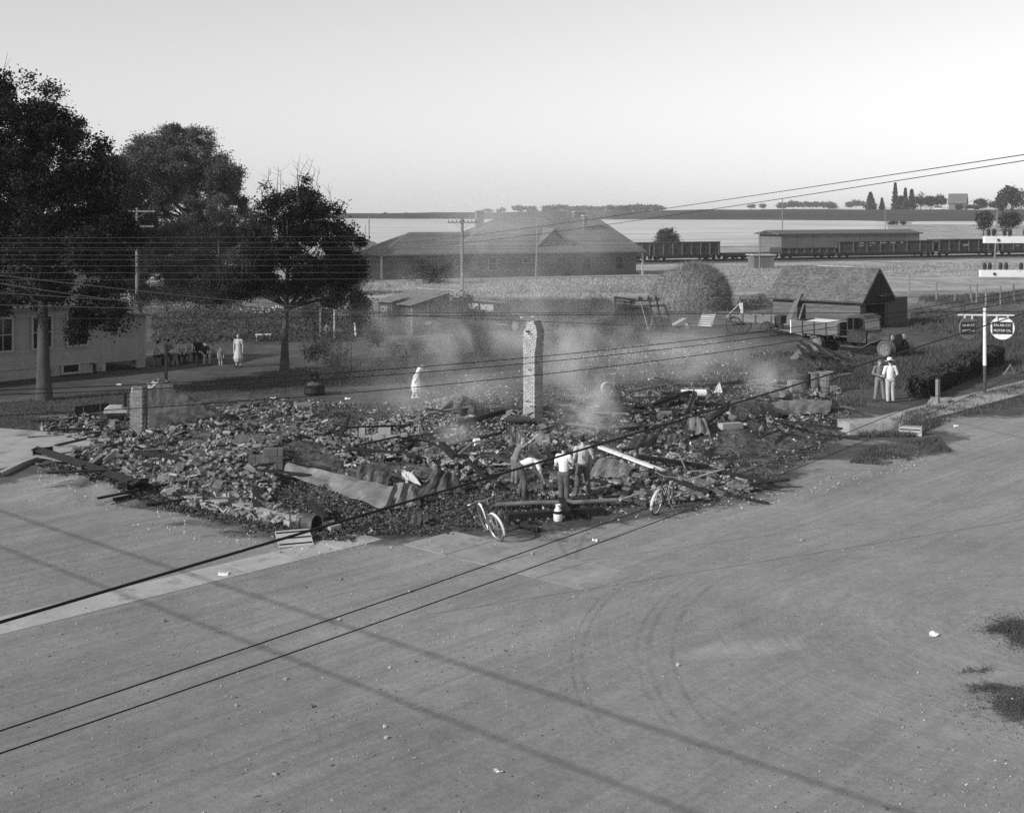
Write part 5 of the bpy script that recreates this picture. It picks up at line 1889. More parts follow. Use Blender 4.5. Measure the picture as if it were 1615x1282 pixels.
# bundle of burnt iron bars on the left edge of the lot
a, b = G(62, 726, .20), G(224, 784, .20)
t = thing('iron_grille', 'long burnt black iron grille of parallel bars lying on the lot edge at the left', 'grille', a)
d = (b - a)
s = Vector((-d.y, d.x, 0)).normalized()
for k in range(7):
    o_ = s * (.075 * k - .22) + UP * (.06 + .05 * abs(k - 2) * (-.6) + .16)
    MB().tube([a + o_, a.lerp(b, .5) + o_ + UP * .03, b + o_], .042, 6).build('bar', MATS['char'], t, world=True)
for f in (.04, .55, .96):
    p = a.lerp(b, f)
    MB().box(p + UP * .13, (.07, .62, .22), rz=math.atan2(d.y, d.x)).build('band', MATS['char'], t, world=True)
p = a.lerp(b, .76)
MB().tube([p + UP * .2, p - B2 * .5 - A2 * .35 + UP * .05], .03, 6).build('strut', MATS['char'], t, world=True)

# burnt cooking stove behind the wall stub
g = G(183, 664)
t = thing('burnt_stove', 'burnt pale-topped stove standing in the dark pit left of the wall stub', 'stove', g, math.radians(12))
MB().box((0, 0, .28), (.72, .55, .06)).box((-.33, 0, .12), (.06, .5, .3)).box((.33, 0, .12), (.06, .5, .3)).box((0, .24, .15), (.66, .05, .3)).build('body', MATS['rust_metal'], t)
MB().prism([(-.42, -.32, .34), (.42, -.32, .34), (.42, -.32, .42), (.2, -.32, .56), (-.25, -.32, .58), (-.42, -.32, .46)], (0, .62, 0)).build('hood', MATS['steel_pale'], t)
MB().box((0, -.27, .14), (.5, .02, .2)).build('door', MATS['black_iron'], t)
MB().tube([(.30, .2, .5), (.30, .2, 1.0)], .06, 8).build('flue', MATS['black_iron'], t)
for (px, py, h) in ((117, 664, .75), (158, 672, .95), (131, 662, .5)):
    g = G(px, py)
    tag(MB().tube([g - UP * .1, g + Vector((.02, 0, h))], .02, 6).build('iron_rod', MATS['rust_metal']), {117: 'thin iron rod standing in the rubbish left of the wall stub, leftmost', 158: 'taller thin iron rod standing close to the burnt stove', 131: 'short iron rod between the two taller rods left of the stove'}[px], 'rod')
beam('charred cross-board fence remnant behind the rubbish at the left', (118, 662, .35), (172, 658, .4), .05, .3, 'char', 'charred_fence', 'fence')

g = G(262, 641)
tag(MB().box(g + UP * 1.2, (.11, .11, 2.6)).box(g + Vector((-.06, 0, 2.1)), (.05, .06, .12)).box(g + Vector((-.07, 0, 1.6)), (.05, .06, .1)).build('charred_post', MATS['char']), 'tall charred post standing behind the wall stub', 'post')
g = G(268, 642)
tag(MB().tube([g, g + Vector((.05, 0, .6)), g + Vector((-.02, 0, 1.0))], .035, 6).tube([g + Vector((.05, 0, .1)), g + Vector((.3, 0, .5))], .025, 6).build('charred_stump', MATS['char']), 'short forked charred stump right of the tall charred post', 'stump')
g = G(641, 592)
tag(MB().tube([g, g + UP * 1.3], .03, 6).build('iron_post', MATS['black_iron']), 'thin dark post behind the woman in the white dress', 'post')

# --- things lying about in the ruin
def drum(name, label, px, py, r, h, m, cat, lie=None, dz=0.0, prof=None, n=18):
    g = G(px, py, dz)
    t = thing(name, label, cat, g)
    R = None
    o_ = (0, 0, 0)
    if lie is not None:
        R = Matrix.Rotation(lie, 3, 'Z') @ Matrix.Rotation(PI / 2, 3, 'Y')
        o_ = (-h / 2 * math.cos(lie), -h / 2 * math.sin(lie), r)
    pf = prof or [(r * .96, 0), (r, .02), (r, h - .02), (r * .96, h), (r * .9, h), (r * .88, h * .1)]
    MB().lathe(pf, n, o_, R).build('body', MATS[m], t, smooth=False)
    return t


def barrel(label, px, py, s, m):
    g = G(px, py)
    t = thing('barrel', label, 'barrel', g, 0, None)
    pr = [(.20, 0), (.25, .2), (.30, .45), (.325, .70), (.33, .86), (.30, .86), (.28, .5)]
    for i in range(14):
        a0, a1 = 2 * PI * i / 14 + .02, 2 * PI * (i + 1) / 14 - .02
        vs = []
        for (r, z) in pr[:5]:
            for a in (a0, a1):
                vs.append((r * s * math.cos(a), r * s * math.sin(a), z * s))
        for (r, z) in pr[:5]:
            for a in (a0, a1):
                vs.append(((r - .03) * s * math.cos(a), (r - .03) * s * math.sin(a), z * s))
        fs = []
        for k in range(4):
            fs += [(2 * k, 2 * k + 1, 2 * k + 3, 2 * k + 2), (10 + 2 * k, 12 + 2 * k, 13 + 2 * k, 11 + 2 * k), (2 * k, 2 * k + 2, 12 + 2 * k, 10 + 2 * k), (2 * k + 1, 11 + 2 * k, 13 + 2 * k, 3 + 2 * k)]
        fs += [(8, 9, 19, 18), (0, 10, 11, 1)]
        MB().add(vs, fs).build('stave', MATS[m], t)
    for z, r in ((.16, .245), (.50, .312), (.78, .335)):
        MB().lathe([(r * s, z * s - .015), (r * s + .008, z * s - .015), (r * s + .008, z * s + .02), (r * s, z * s + .02)], 20, ring=True).build('hoop', MATS['rust_metal'], t)
    MB().lathe([(.01, .05 * s), (.2 * s, .05 * s), (.2 * s, .08 * s), (.01, .08 * s)], 14).build('bottom', MATS['wood_dark'], t)


barrel('pale open wooden barrel, right one of the barrel pair behind the debris', 1303, 617, 1.0, 'stake_paint')
barrel('pale open wooden barrel, left one of the pair, half in shade', 1286, 616, .95, 'wood_grey')
barrel('dark scorched barrel left of the two pale barrels', 1268, 616, .9, 'wood_dark')
g = G(1253, 616)
tag(MB().box(g + UP * .22, (.5, .4, .44), rz=.3).build('box', MATS['stake_paint']), 'pale square tin box left of the barrels', 'box')
g = G(1314, 618)
tag(MB().box(g + UP * .14, (.3, .25, .28), rz=.2).build('box', MATS['stake_paint']), 'small pale box at the foot of the right barrel', 'box')
drum('tin_drum', 'dark round drum lying at the front corner beside the striped plate', 487, 838, .22, .5, 'rust_metal', 'drum', lie=-.55)
g = G(464, 858)
t = thing('striped_plate', 'pale metal plate with dark stripes lying tilted on the kerb corner', 'plate', g, .35)
R = Matrix.Rotation(math.radians(24), 3, 'X')
MB().box((0, 0, .14), (.82, .62, .02), R).build('plate', MATS['steel_pale'], t)
for k in range(3):
    MB().box((0, -.2 + k * .2, .155 + (-.2 + k * .2) * .445), (.78, .045, .012), R).build('stripe', MATS['black_iron'], t)
beam('short stick standing up beside the striped plate', (459, 842, .0), (457, 842, .5), .03, .03, 'wood_dark', 'stick', 'stick')
g = G(880, 822)
t = thing('enamel_jug', 'white enamel jug standing alone in front of the iron pipe', 'jug', g)
MB().lathe([(.09, 0), (.11, .03), (.115, .2), (.10, .28), (.06, .34), (.055, .40), (.075, .43), (.06, .43), (.04, .3)], 16).build('body', MATS['white_paint'], t, smooth=True)
MB().tube([(.10, 0, .12), (.19, 0, .18), (.20, 0, .28), (.10, 0, .36)], .014, 6).build('handle', MATS['black_iron'], t)
MB().lathe([(.117, .20), (.12, .21), (.12, .26), (.11, .27)], 16).build('band', MATS['black_iron'], t)
drum('pot', 'white enamel pot lying in the bricks left of the bending boy', 752, 711, .12, .18, 'white_paint', 'pot', lie=.4, dz=.12)
drum('wash_tub', 'pale round wash tub tipped on its side in the yard behind the ruin', 957, 622, .27, .22, 'steel_pale', 'tub', lie=-1.2)
drum('paper_roll', 'bright white roll lying at the back of the ruin in the smoke', 1094, 628, .16, 1.05, 'white_paint', 'roll', lie=.05, dz=.05)
drum('bucket', 'pale bucket hanging askew at the foot of the hedge', 1459, 612, .15, .30, 'stake_paint', 'bucket', prof=[(.11, 0), (.16, .3), (.165, .31), (.15, .31), (.10, .04)])
drum('kettle', 'black round kettle among the debris in the smoke', 1208, 632, .22, .3, 'black_iron', 'kettle', prof=[(.12, 0), (.22, .1), (.2, .24), (.06, .3), (.03, .36)])
drum('tin_can', 'pale round tin lying between the kettle and the barrels', 1236, 628, .14, .3, 'stake_paint', 'tin', lie=.9)
drum('stove_pipe', 'dark stove pipe lying in the rubble at the chimney foot', 815, 668, .12, .9, 'rust_metal', 'pipe', lie=.3)
drum('clay_pipe', 'small grey clay pipe lying at the far edge of the brick heap', 478, 645, .13, .7, 'glazed', 'pipe', lie=.05)
sheet('white three-cornered scrap standing up right of the white roll', [(1124, 621, .02), (1140, 620, .02), (1136, 618, .40), (1134, 618, .42)], 'white_paint', rip=.01, seed=31, nm='tin_scrap', cat='scrap')
k = 0
for (px, py, l) in ((786, 1216, 'white paper scrap on the road near the bottom of the picture'), (1473, 1001, 'white paper scrap on the road before the right-hand turf'), (938, 853, 'torn white paper on the road in front of the iron pipe'),
                    (548, 629, 'white paper scrap on the lawn right of the planter'), (188, 607, 'white paper scrap on the lawn behind the wall stub'), (1508, 672, 'white paper scrap on the bare earth at the right'), (430, 628, 'pale plate-like scrap on the lawn behind the brick heap'),
                    (1401, 659, 'white scrap beside the sidewalk'), (1401, 686, 'white scrap in front of the concrete step'), (352, 906, 'pale chip on the left street'), (1070, 655, 'pale tile scrap in the smoking debris')):
    q = 1.0 if py > 900 else .55
    sheet(l, [(px - 8 * q, py + 2 * q, .012), (px + 7 * q, py + 3 * q, .012), (px + 9 * q, py - 2 * q, .02), (px - 7 * q, py - 2 * q, .03)], 'cloth_white', 3, 2, .008, 1, seed=50 + k, nm='paper_scrap', cat='paper', th=.003)
    k += 1

# planter
g = G(496, 622)
t = thing('stone_planter', 'low dark round tub planter with a plant on the lawn behind the ruin', 'planter', g)
MB().lathe([(.42, 0), (.46, .1), (.44, .28), (.46, .40), (.40, .44), (.36, .42), (.34, .3)], 18).build('tub', MATS['black_iron'], t)
MB().lathe([(.01, .38), (.36, .38), (.3, .47), (.01, .6)], 14).build('soil', MATS['debris'], t)
rng = np.random.default_rng(9)
pts = rng.normal(size=(70, 3)) * np.array([.16, .16, .15]) + np.array([0, 0, .78])
link('foliage', leaf_mesh('foliage', pts, .26, rng, 4), MATS['leaf_dark'], t)
MB().tube([(0, 0, .5), (.02, 0, .8)], .05, 6).build('stem', MATS['bark'], t)

# concrete step, crate, tilted board with its post, timber pile
g0_, g1_ = G0(1340, 686), G0(1418, 684)
t = thing('concrete_step', 'pale concrete step block closing the end of the sidewalk', 'step', g0_, math.atan2(g1_.y - g0_.y, g1_.x - g0_.x))
L = (g1_ - g0_).length
for x0, x1 in ((0, L * .68), (L * .68 + .015, L)):
    MB().box(((x0 + x1) / 2, .55, .20), (x1 - x0, 1.1, .40)).build('block', MATS['concrete'], t)
g = G(1436, 686)
t = thing('crate', 'slatted wooden crate lying on the turf beside the concrete step', 'crate', g, math.radians(-22))
for y in (-.14, .14):
    for z in (.03, .15, .27):
        MB().box((0, y, z), (.74, .02, .075)).build('slat', MATS['wood_pale'], t)
for x in (-.37, .37):
    MB().box((x, 0, .16), (.025, .3, .34)).build('end_board', MATS['wood_pale'], t)
for y in (-.09, .0, .09):
    MB().box((0, y, .315), (.74, .05, .02)).build('slat', MATS['stake_paint'], t)
sheet('flat pale board propped on the grass around the short post', [(1458, 646, .05), (1490, 642, .05), (1502, 634, .2), (1468, 636, .26)], 'concrete', 6, 3, .004, 1, seed=70, nm='board', cat='board', th=.05)
g = G(1479, 640)
tag(MB().box(g + UP * .52, (.13, .13, 1.1), rz=.5).build('guard_post', MATS['pole_wood']), 'short square post standing beside the sidewalk before the hedge', 'post')
a = G(1583, 592)
t = thing('sawhorse', 'pale three-cornered wooden frame lying in the grass right of the sign post', 'frame', a)
for p, q in (((0, 0, .03), (.55, .1, .05)), ((.55, .1, .05), (.42, .2, .5)), ((.42, .2, .5), (0, 0, .03))):
    MB().bar(p, q, .06, .04).build('rail', MATS['wood_grey'], t)
g = G(1290, 592)
t = thing('timber_pile', 'pile of charred roof timbers fanned out behind the barrels', 'timber pile', g)
tp_ = [((1262, 560, .75), (1318, 590, .2), .16), ((1258, 562, .6), (1300, 596, .12), .14), ((1270, 558, .85), (1336, 584, .25), .14), ((1280, 560, .7), (1345, 578, .2), .12), ((1264, 566, .5), (1286, 600, .1), .16), ((1275, 562, .6), (1310, 598, .1), .12),
       ((1290, 562, .55), (1350, 574, .2), .10), ((1268, 570, .35), (1318, 580, .55), .12), ((1300, 566, .5), (1340, 590, .12), .12), ((1284, 566, .8), (1330, 592, .2), .10), ((1260, 568, .3), (1290, 590, .3), .14), ((1305, 570, .4), (1336, 596, .1), .1)]
for i, (a, b, w) in enumerate(tp_):
    MB().bar(G(*a), G(*b), w, .07).build('timber', MATS[['char', 'char', 'wood_dark', 'char'][i % 4]], t, world=True)
for i, (a, b) in enumerate((((1252, 572, .2), (1270, 560, .5)), ((1312, 596, .06), (1340, 592, .1)))):
    MB().bar(G(*a), G(*b), .4, .03).build('board', MATS['wood_grey'], t, world=True)

# --- stones and clods loose on the dirt road
mat('stone', .24, .3, 5.0, rng=(.35, 1.9, 1.0, 0))
rng = np.random.default_rng(91)
n = 15000
y = 11 + 34 * rng.random(n) ** 1.3
x = rng.uniform(-.62, .62, n) * y
ok = (sdist(x, y, ROAD) > .2) & (wav(x, y, .9) + rng.normal(size=n) * .6 > -.2)
x, y = x[ok], y[ok]
sz = rng.uniform(.008, .022, len(x)) * (1 + 1.6 * (rng.random(len(x)) < .012))
brick_cloud('road_stone', np.stack([x, y, hgt(x, y) + sz * .3], 1), np.stack([sz * 1.3, sz, sz * .7], 1), rng, .3, 'stone')
# ------------------------------------------------------------------ vehicles
def wheel(parent, x, y, r, w, m='rubber', rim='truck_paint', spokes=0, holes=5, name='wheel'):
    R = Matrix.Rotation(PI / 2, 3, 'X')
    if spokes:
        wo = MB().lathe([(r - .05, -w / 2), (r, -w / 2), (r, w / 2), (r - .05, w / 2)], 28, (x, y, r), R, ring=True).build(name, MATS[m], parent)
        s = MB()
        for k in range(spokes):
            a = 2 * PI * k / spokes
            s.tube([(x + .08 * math.cos(a), y, r + .08 * math.sin(a)), (x + (r - .04) * math.cos(a), y, r + (r - .04) * math.sin(a))], .018, 5)
        s.build('spoke', MATS[m], wo)
        MB().lathe([(.03, -w * .9), (.10, -w * .7), (.10, w * .7), (.03, w * .9)], 12, (x, y, r), R).build('hub', MATS[m], wo)
        return wo
    wo = MB().lathe([(r * .66, -w / 2 * .8), (r * .80, -w / 2), (r * .97, -w / 2 * .8), (r, -w * .2), (r, w * .2), (r * .97, w / 2 * .8), (r * .80, w / 2), (r * .66, w / 2 * .8)], 28, (x, y, r), R, ring=True).build(name, MATS[m], parent, smooth=True)
    MB().lathe([(r * .67, -w * .32), (r * .60, -w * .25), (r * .34, -w * .12), (r * .22, -w * .42), (.01, -w * .42), (.01, w * .42), (r * .22, w * .42), (r * .34, w * .12), (r * .60, w * .25), (r * .67, w * .32)], 20, (x, y, r), R).build('rim', MATS[rim], wo)
    h = MB()
    for k in range(holes):
        a = 2 * PI * k / holes
        for s in (-1, 1):
            h.ell((x + r * .46 * math.cos(a), y + s * w * .27, r + r * .46 * math.sin(a)), (r * .085, .02, r * .085), n=8, m=5)
    h.build('rim_hole', MATS['dark_inside'], wo)
    return wo


pr_, pf_ = G0(1288, 554), G0(1389, 564)
hd = pf_ - pr_
WBASE = hd.length
tk = thing('flatbed_truck', 'old dusty truck with pale staked cargo bed facing right in front of the garage', 'truck', (pr_ + (Vector((-hd.y, hd.x, 0)).normalized()) * .75), math.atan2(hd.y, hd.x))
wb = WBASE
for x in (0, wb):
    for y in (-.75, .75):
        wheel(tk, x, y, .42, .22, rim='sheet_metal')
for y in (-.55, .55):
    wheel(tk, 0, y, .42, .2)
MB().box((wb * .42, -.38, .62), (wb + 1.6, .1, .16)).box((wb * .42, .38, .62), (wb + 1.6, .1, .16)).box((0, 0, .45), (.14, 1.5, .14)).box((wb, 0, .42), (.1, 1.5, .1)).box((1.6, -.2, .5), (.9, .3, .25)).build('chassis', MATS['black_iron'], tk)
bx0, bx1 = -1.45, wb * .40
bl = bx1 - bx0
MB().box(((bx0 + bx1) / 2, 0, .93), (bl, 2.1, .08)).build('bed_floor', MATS['wood_grey'], tk)
for y in (-1.05, 1.05):
    for k in range(2):
        MB().box(((bx0 + bx1) / 2, y, 1.10 + k * .285), (bl, .035, .275)).build('side_board', MATS['bed_board'], tk)
    for k in range(5):
        MB().box((bx0 + .06 + (bl - .12) * k / 4, y + (-.035 if y < 0 else .035), 1.18), (.07, .04, .70)).build('stake', MATS['wood_dark'] if k else MATS['white_paint'], tk)
MB().box((bx0, 0, 1.22), (.04, 2.1, .55)).build('tail_board', MATS['bed_board'], tk)
MB().box((bx1, 0, 1.26), (.04, 2.1, .62)).build('head_board', MATS['wood_dark'], tk)
MB().box((bx0 + 1.35, -.2, 1.44), (1.5, 1.5, .10), Matrix.Rotation(.06, 3, 'X')).build('load_cover', MATS['white_paint'], tk)
MB().box((bx0 + 2.4, .1, 1.40), (1.1, 1.4, .08), Matrix.Rotation(-.05, 3, 'Y')).build('load_board', MATS['wood_pale'], tk)
for x in (.9, 1.35, -.6):
    MB().box((x, -.9, .82), (.1, .2, .14)).build('bracket', MATS['wood_dark'], tk)
# cab
c0, c1 = wb * .455, wb * .70
cabp = [(c0, 0, .62), (c1 + .12, 0, .62), (c1 + .12, 0, 1.18), (c1 + .02, 0, 1.24), (c0, 0, 1.24)]
MB().prism([(x, -.72, z) for x, _, z in cabp], (0, 1.44, 0)).build('cab', MATS['truck_paint'], tk)
rp = [(c0 - .03, 1.80), (c0 + .12, 1.93), (c0 + .5, 1.99), (c1 - .15, 1.96), (c1 + .06, 1.86), (c1 + .10, 1.80)]
MB().prism([(x, -.70, z) for x, z in rp], (0, 1.40, 0)).build('cab_roof', MATS['rust_metal'], tk)
for x0, x1, y in ((c0 + .03, c0 + .03, -.70), (c1 + .02, c1 - .05, -.70), (c0 + .03, c0 + .03, .70), (c1 + .02, c1 - .05, .70), ((c0 + c1) / 2 - .12, (c0 + c1) / 2 - .12, -.70), ((c0 + c1) / 2 - .12, (c0 + c1) / 2 - .12, .70)):
    MB().bar((x0, y, 1.22), (x1, y, 1.82), .08, .05).build('pillar', MATS['truck_paint'], tk)
MB().box((c0 + .03, 0, 1.5), (.05, 1.36, .62)).build('rear_panel', MATS['truck_paint'], tk)
MB().bar((c1 + .03, 0, 1.24), (c1 - .04, 0, 1.80), 1.34, .015).build('windshield', mat('glass_dusty', .30, .2, 2.0, rough=.25, spec=.5), tk)
MB().box(((c0 + c1) / 2, -.73, .98), (c1 - c0 - .14, .02, .50)).build('door', MATS['truck_paint'], tk)
MB().box((c0 + .5, .3, 1.1), (.3, .6, .5)).build('seat', MATS['leather'], tk)
h0, h1 = c1 + .10, wb + .18
hs_ = [(h0, .62, 1.20), (h0 + .5, .56, 1.17), (h1 - .1, .42, 1.10), (h1, .38, 1.06)]
V, Fs = [], []
for (x, w, z) in hs_:
    for (yy, zz) in ((-w, .55), (-w * 1.02, z - .22), (-w * .80, z - .06), (0, z), (w * .80, z - .06), (w * 1.02, z - .22), (w, .55)):
        V.append((x, yy, zz))
for i in range(3):
    for k in range(6):
        Fs.append((i * 7 + k, i * 7 + k + 1, i * 7 + k + 8, i * 7 + k + 7))
Fs += [tuple(range(6, -1, -1)), tuple(range(21, 28))]
MB().add(V, Fs).build('hood', MATS['truck_paint'], tk)
gr = MB().box((h1 + .03, 0, .82), (.07, .68, .56)).build('grille', MATS['black_iron'], tk)
MB().prism([(h1 + .07, -.36, .54), (h1 + .07, .36, .54), (h1 + .07, .36, 1.0), (h1 + .07, .2, 1.12), (h1 + .07, -.2, 1.12), (h1 + .07, -.36, 1.0)], (.03, 0, 0)).build('radiator', MATS['rust_metal'], gr)
for y in (-.50, .50):
    o = MB().lathe([(.02, -.14), (.09, -.10), (.135, .0), (.145, .03)], 14, (h1 + .06, y, .98), Matrix.Rotation(PI / 2, 3, 'Y')).build('headlight', MATS['black_iron'], tk)
    MB().lathe([(.005, 0), (.135, 0), (.13, .02), (.005, .035)], 14, (h1 + .09, y, .98), Matrix.Rotation(PI / 2, 3, 'Y')).build('lens', MATS['white_paint'], o)
for y in (-.78, .78):
    V, Fs = [], []
    n = 14
    for i in range(n + 1):
        a = math.radians(-8 + (196) * i / n)
        r = .56
        cx_, cz_ = wb + r * math.cos(a), .42 + r * .92 * math.sin(a)
        if i > 10:
            f = (i - 10) / 4
            cx_ = wb - .52 - .70 * f
            cz_ = .66 - .22 * f + .15 * (1 - f)
        for yy in (-.16, .16):
            V.append((cx_, y + yy, cz_))
        for yy in (-.16, .16):
            V.append((cx_ * 1.0, y + yy, cz_ - .03))
    for i in range(n):
        a, b = i * 4, i * 4 + 4
        Fs += [(a, a + 1, b + 1, b), (a + 2, b + 2, b + 3, a + 3), (a, b, b + 2, a + 2), (a + 1, a + 3, b + 3, b + 1)]
    MB().add(V, Fs).build('fender', MATS['fender_paint'], tk)
    MB().box((wb * .55, y, .42), (wb * .32, .28, .04)).build('running_board', MATS['rust_metal'], tk)
MB().box((h1 + .32, 0, .52), (.06, 1.6, .1)).build('bumper', MATS['black_iron'], tk)

tk.scale = (1.07, 1.07, 1.12)
# --- sedan in the smoke
pf_ = G0(813, 523)
pr_ = G0(745, 516)
hd = pf_ - pr_
sd = thing('old_sedan', 'black old-fashioned sedan with bright hood edge, half hidden by the bushy young tree', 'car', pr_, math.atan2(hd.y, hd.x))
k = hd.length / 2.75
for x in (0, 2.75 * k):
    for y in (0, 1.35):
        wheel(sd, x, y, .36, .15, rim='sheet_metal')
cp = [(-.65, .45), (1.75, .45), (1.75, 1.12), (1.62, 1.16), (1.42, 1.72), (1.2, 1.80), (-.2, 1.80), (-.5, 1.65), (-.65, 1.2)]
MB().prism([(x * k, .08, z) for x, z in cp], (0, 1.2, 0)).build('body', MATS['car_paint'], sd)
for x0, x1 in ((-.35, .35), (.48, 1.32)):
    for y in (.07, 1.29):
        MB().box(((x0 + x1) / 2 * k, y, 1.42), ((x1 - x0) * k, .015, .42)).build('window', MATS['glass_dusty'], sd)
MB().box((.6 * k, .06, 1.14), (2.2 * k, .02, .035)).build('belt_line', MATS['chrome'], sd)
V, Fs = [], []
for (x, w, z) in ((1.70 * k, .5, 1.13), (2.9 * k, .33, 1.05)):
    for (yy, zz) in ((-w, .5), (-w, z - .15), (-w * .7, z), (w * .7, z), (w, z - .15), (w, .5)):
        V.append((x, .68 + yy, zz))
Fs = [(i, i + 1, i + 7, i + 6) for i in range(5)] + [(5, 4, 3, 2, 1, 0), (6, 7, 8, 9, 10, 11)]
MB().add(V, Fs).build('hood', MATS['car_paint'], sd)
MB().bar((1.72 * k, .22, 1.06), (2.88 * k, .38, 1.0), .03, .05).build('hood_trim', MATS['chrome'], sd)
MB().prism([(2.92 * k, .36, .5), (2.92 * k, 1.0, .5), (2.92 * k, 1.0, 1.0), (2.92 * k, .9, 1.1), (2.92 * k, .46, 1.1), (2.92 * k, .36, 1.0)], (.06, 0, 0)).build('radiator', MATS['chrome'], sd)
for y in (.2, 1.16):
    MB().ell((3.0 * k, y, .92), (.12, .12, .12), n=12, m=8).build('headlight', MATS['chrome'], sd)
for y in (-.02, 1.37):
    for cx_ in (0, 2.75 * k):
        V, Fs = [], []
        for i in range(11):
            a = math.radians(5 + 170 * i / 10)
            for yy in (-.13, .13):
                V.append((cx_ + .50 * math.cos(a), y + yy, .36 + .46 * math.sin(a)))
            for yy in (-.13, .13):
                V.append((cx_ + .47 * math.cos(a), y + yy, .36 + .43 * math.sin(a)))
        for i in range(10):
            a, b = i * 4, i * 4 + 4
            Fs += [(a, a + 1, b + 1, b), (a + 2, b + 2, b + 3, a + 3), (a, b, b + 2, a + 2), (a + 1, a + 3, b + 3, b + 1)]
        MB().add(V, Fs).build('fender', MATS['car_paint'], sd)
    MB().box((1.4 * k, y, .38), (1.9 * k, .24, .04)).build('running_board', MATS['sheet_metal'], sd)
MB().box((3.2 * k, .68, .48), (.05, 1.5, .07)).build('bumper', MATS['chrome'], sd)

# --- farm wagon
pa, pb = G0(1152, 528), G0(1194, 533)
hd = pb - pa
an = math.radians(-38)
wg = thing('farm_wagon', 'old wooden box wagon with spoked wheels, left of the garage', 'wagon', G0(1157, 527), an)
for x, r in ((0, .58), (2.35, .48)):
    for y in (0, 1.35):
        wheel(wg, x, y, r, .06, 'wood_dark', spokes=12)
    MB().tube([(x, -.05, r), (x, 1.4, r)], .05, 8).build('axle', MATS['wood_dark'], wg)
for y in (.15, 1.2):
    for q in range(2):
        MB().box((1.15, y, .92 + q * .24), (3.3, .04, .23)).build('side_board', MATS['wood_grey'], wg)
    for x in (-.3, .6, 1.5, 2.6):
        MB().box((x, y - .035, 1.0), (.08, .04, .60)).build('stake', MATS['wood_dark'], wg)
MB().box((1.15, .68, .78), (3.3, 1.05, .06)).build('bed_floor', MATS['wood_dark'], wg)
for x in (-.5, 2.8):
    MB().box((x, .68, 1.02), (.04, 1.05, .46)).build('end_board', MATS['wood_grey'], wg)
MB().box((2.95, .68, 1.05), (.45, .8, .5)).build('box', MATS['wood_dark'], wg)
MB().bar((2.5, .68, .5), (5.6, .4, .08), .09, .09).build('tongue', MATS['wood_grey'], wg)

# --- fallen hay rack
a = G0(970, 521)
b = a + Vector((math.cos(-.30), math.sin(-.30), 0)) * 4
d = (b - a).normalized()
L = (b - a).length
hr = thing('hay_rack', 'broken dark hay rack standing on edge with leaning uprights, left of the haystack', 'hay rack', a, math.atan2(d.y, d.x))
MB().box((.05, 0, 1.1), (.16, .08, 2.3), Matrix.Rotation(-.03, 3, 'Y')).build('post', MATS['char'], hr)
for k in range(3):
    MB().box((.75, .02, 2.1 - k * .05 - .16 * k), (1.3 - .1 * k, .05, .15), Matrix.Rotation(.10, 3, 'Y')).build('board', MATS['char'], hr)
for k in range(10):
    MB().box((.2 + k * .19, .05, .92 - .05 * k + .03 * (k % 3)), (.175, .04, 1.65 - .09 * k), Matrix.Rotation(.05, 3, 'Y')).build('plank', MATS['char'], hr)
MB().box((1.25, .10, .85), (2.3, .03, 1.5), Matrix.Rotation(.06, 3, 'Y')).build('back_panel', MATS['char'], hr)
for x in (.65, 1.1):
    MB().bar((x, -.03, .4), (x - .03, -.03, 2.0), .09, .06).build('upright', MATS['char'], hr)
MB().bar((.2, -.04, 1.55), (3.35, -.04, 1.72), .07, .14).build('rail', MATS['char'], hr)
MB().bar((1.0, -.04, 1.98), (2.6, -.04, 2.02), .07, .10).build('rail', MATS['char'], hr)
for x, l in ((1.75, .55), (2.35, .45), (2.85, .4)):
    MB().bar((x + l, -.25, .1), (x - .1, -.06, 2.35), .10, .07).build('upright', MATS['wood_grey' if x < 2 else 'char'], hr)
    MB().box((x - .02, -.08, 2.12), (.28, .16, .24), Matrix.Rotation(.3, 3, 'Y')).build('block', MATS['char'], hr)
MB().bar((2.3, -.3, .1), (2.85, -.1, 1.5), .05, .05).build('brace', MATS['wood_grey'], hr)
for k in range(5):
    MB().prism([(2.55 + k * .20, -.1 - .02 * k, 1.0 - .02 * k), (2.73 + k * .20, -.1, 1.0 - .02 * k), (3.12 + k * .21, -.12, 0), (2.92 + k * .21, -.12, 0)], (0, .05, 0)).build('plank', MATS['char'], hr)
MB().bar((3.35, -.06, 1.75), (3.95, -.1, .0), .12, .08).build('upright', MATS['char'], hr)
for k in range(3):
    MB().bar((-1.6, -.1 + .12 * k, .15 + .2 * k), (2.6, -.2 + .1 * k, .12 + .2 * k), .05, .19).build('board', MATS['char'], hr)
MB().box((-1.2, .2, .35), (1.0, .6, .7)).build('box', MATS['char'], hr)

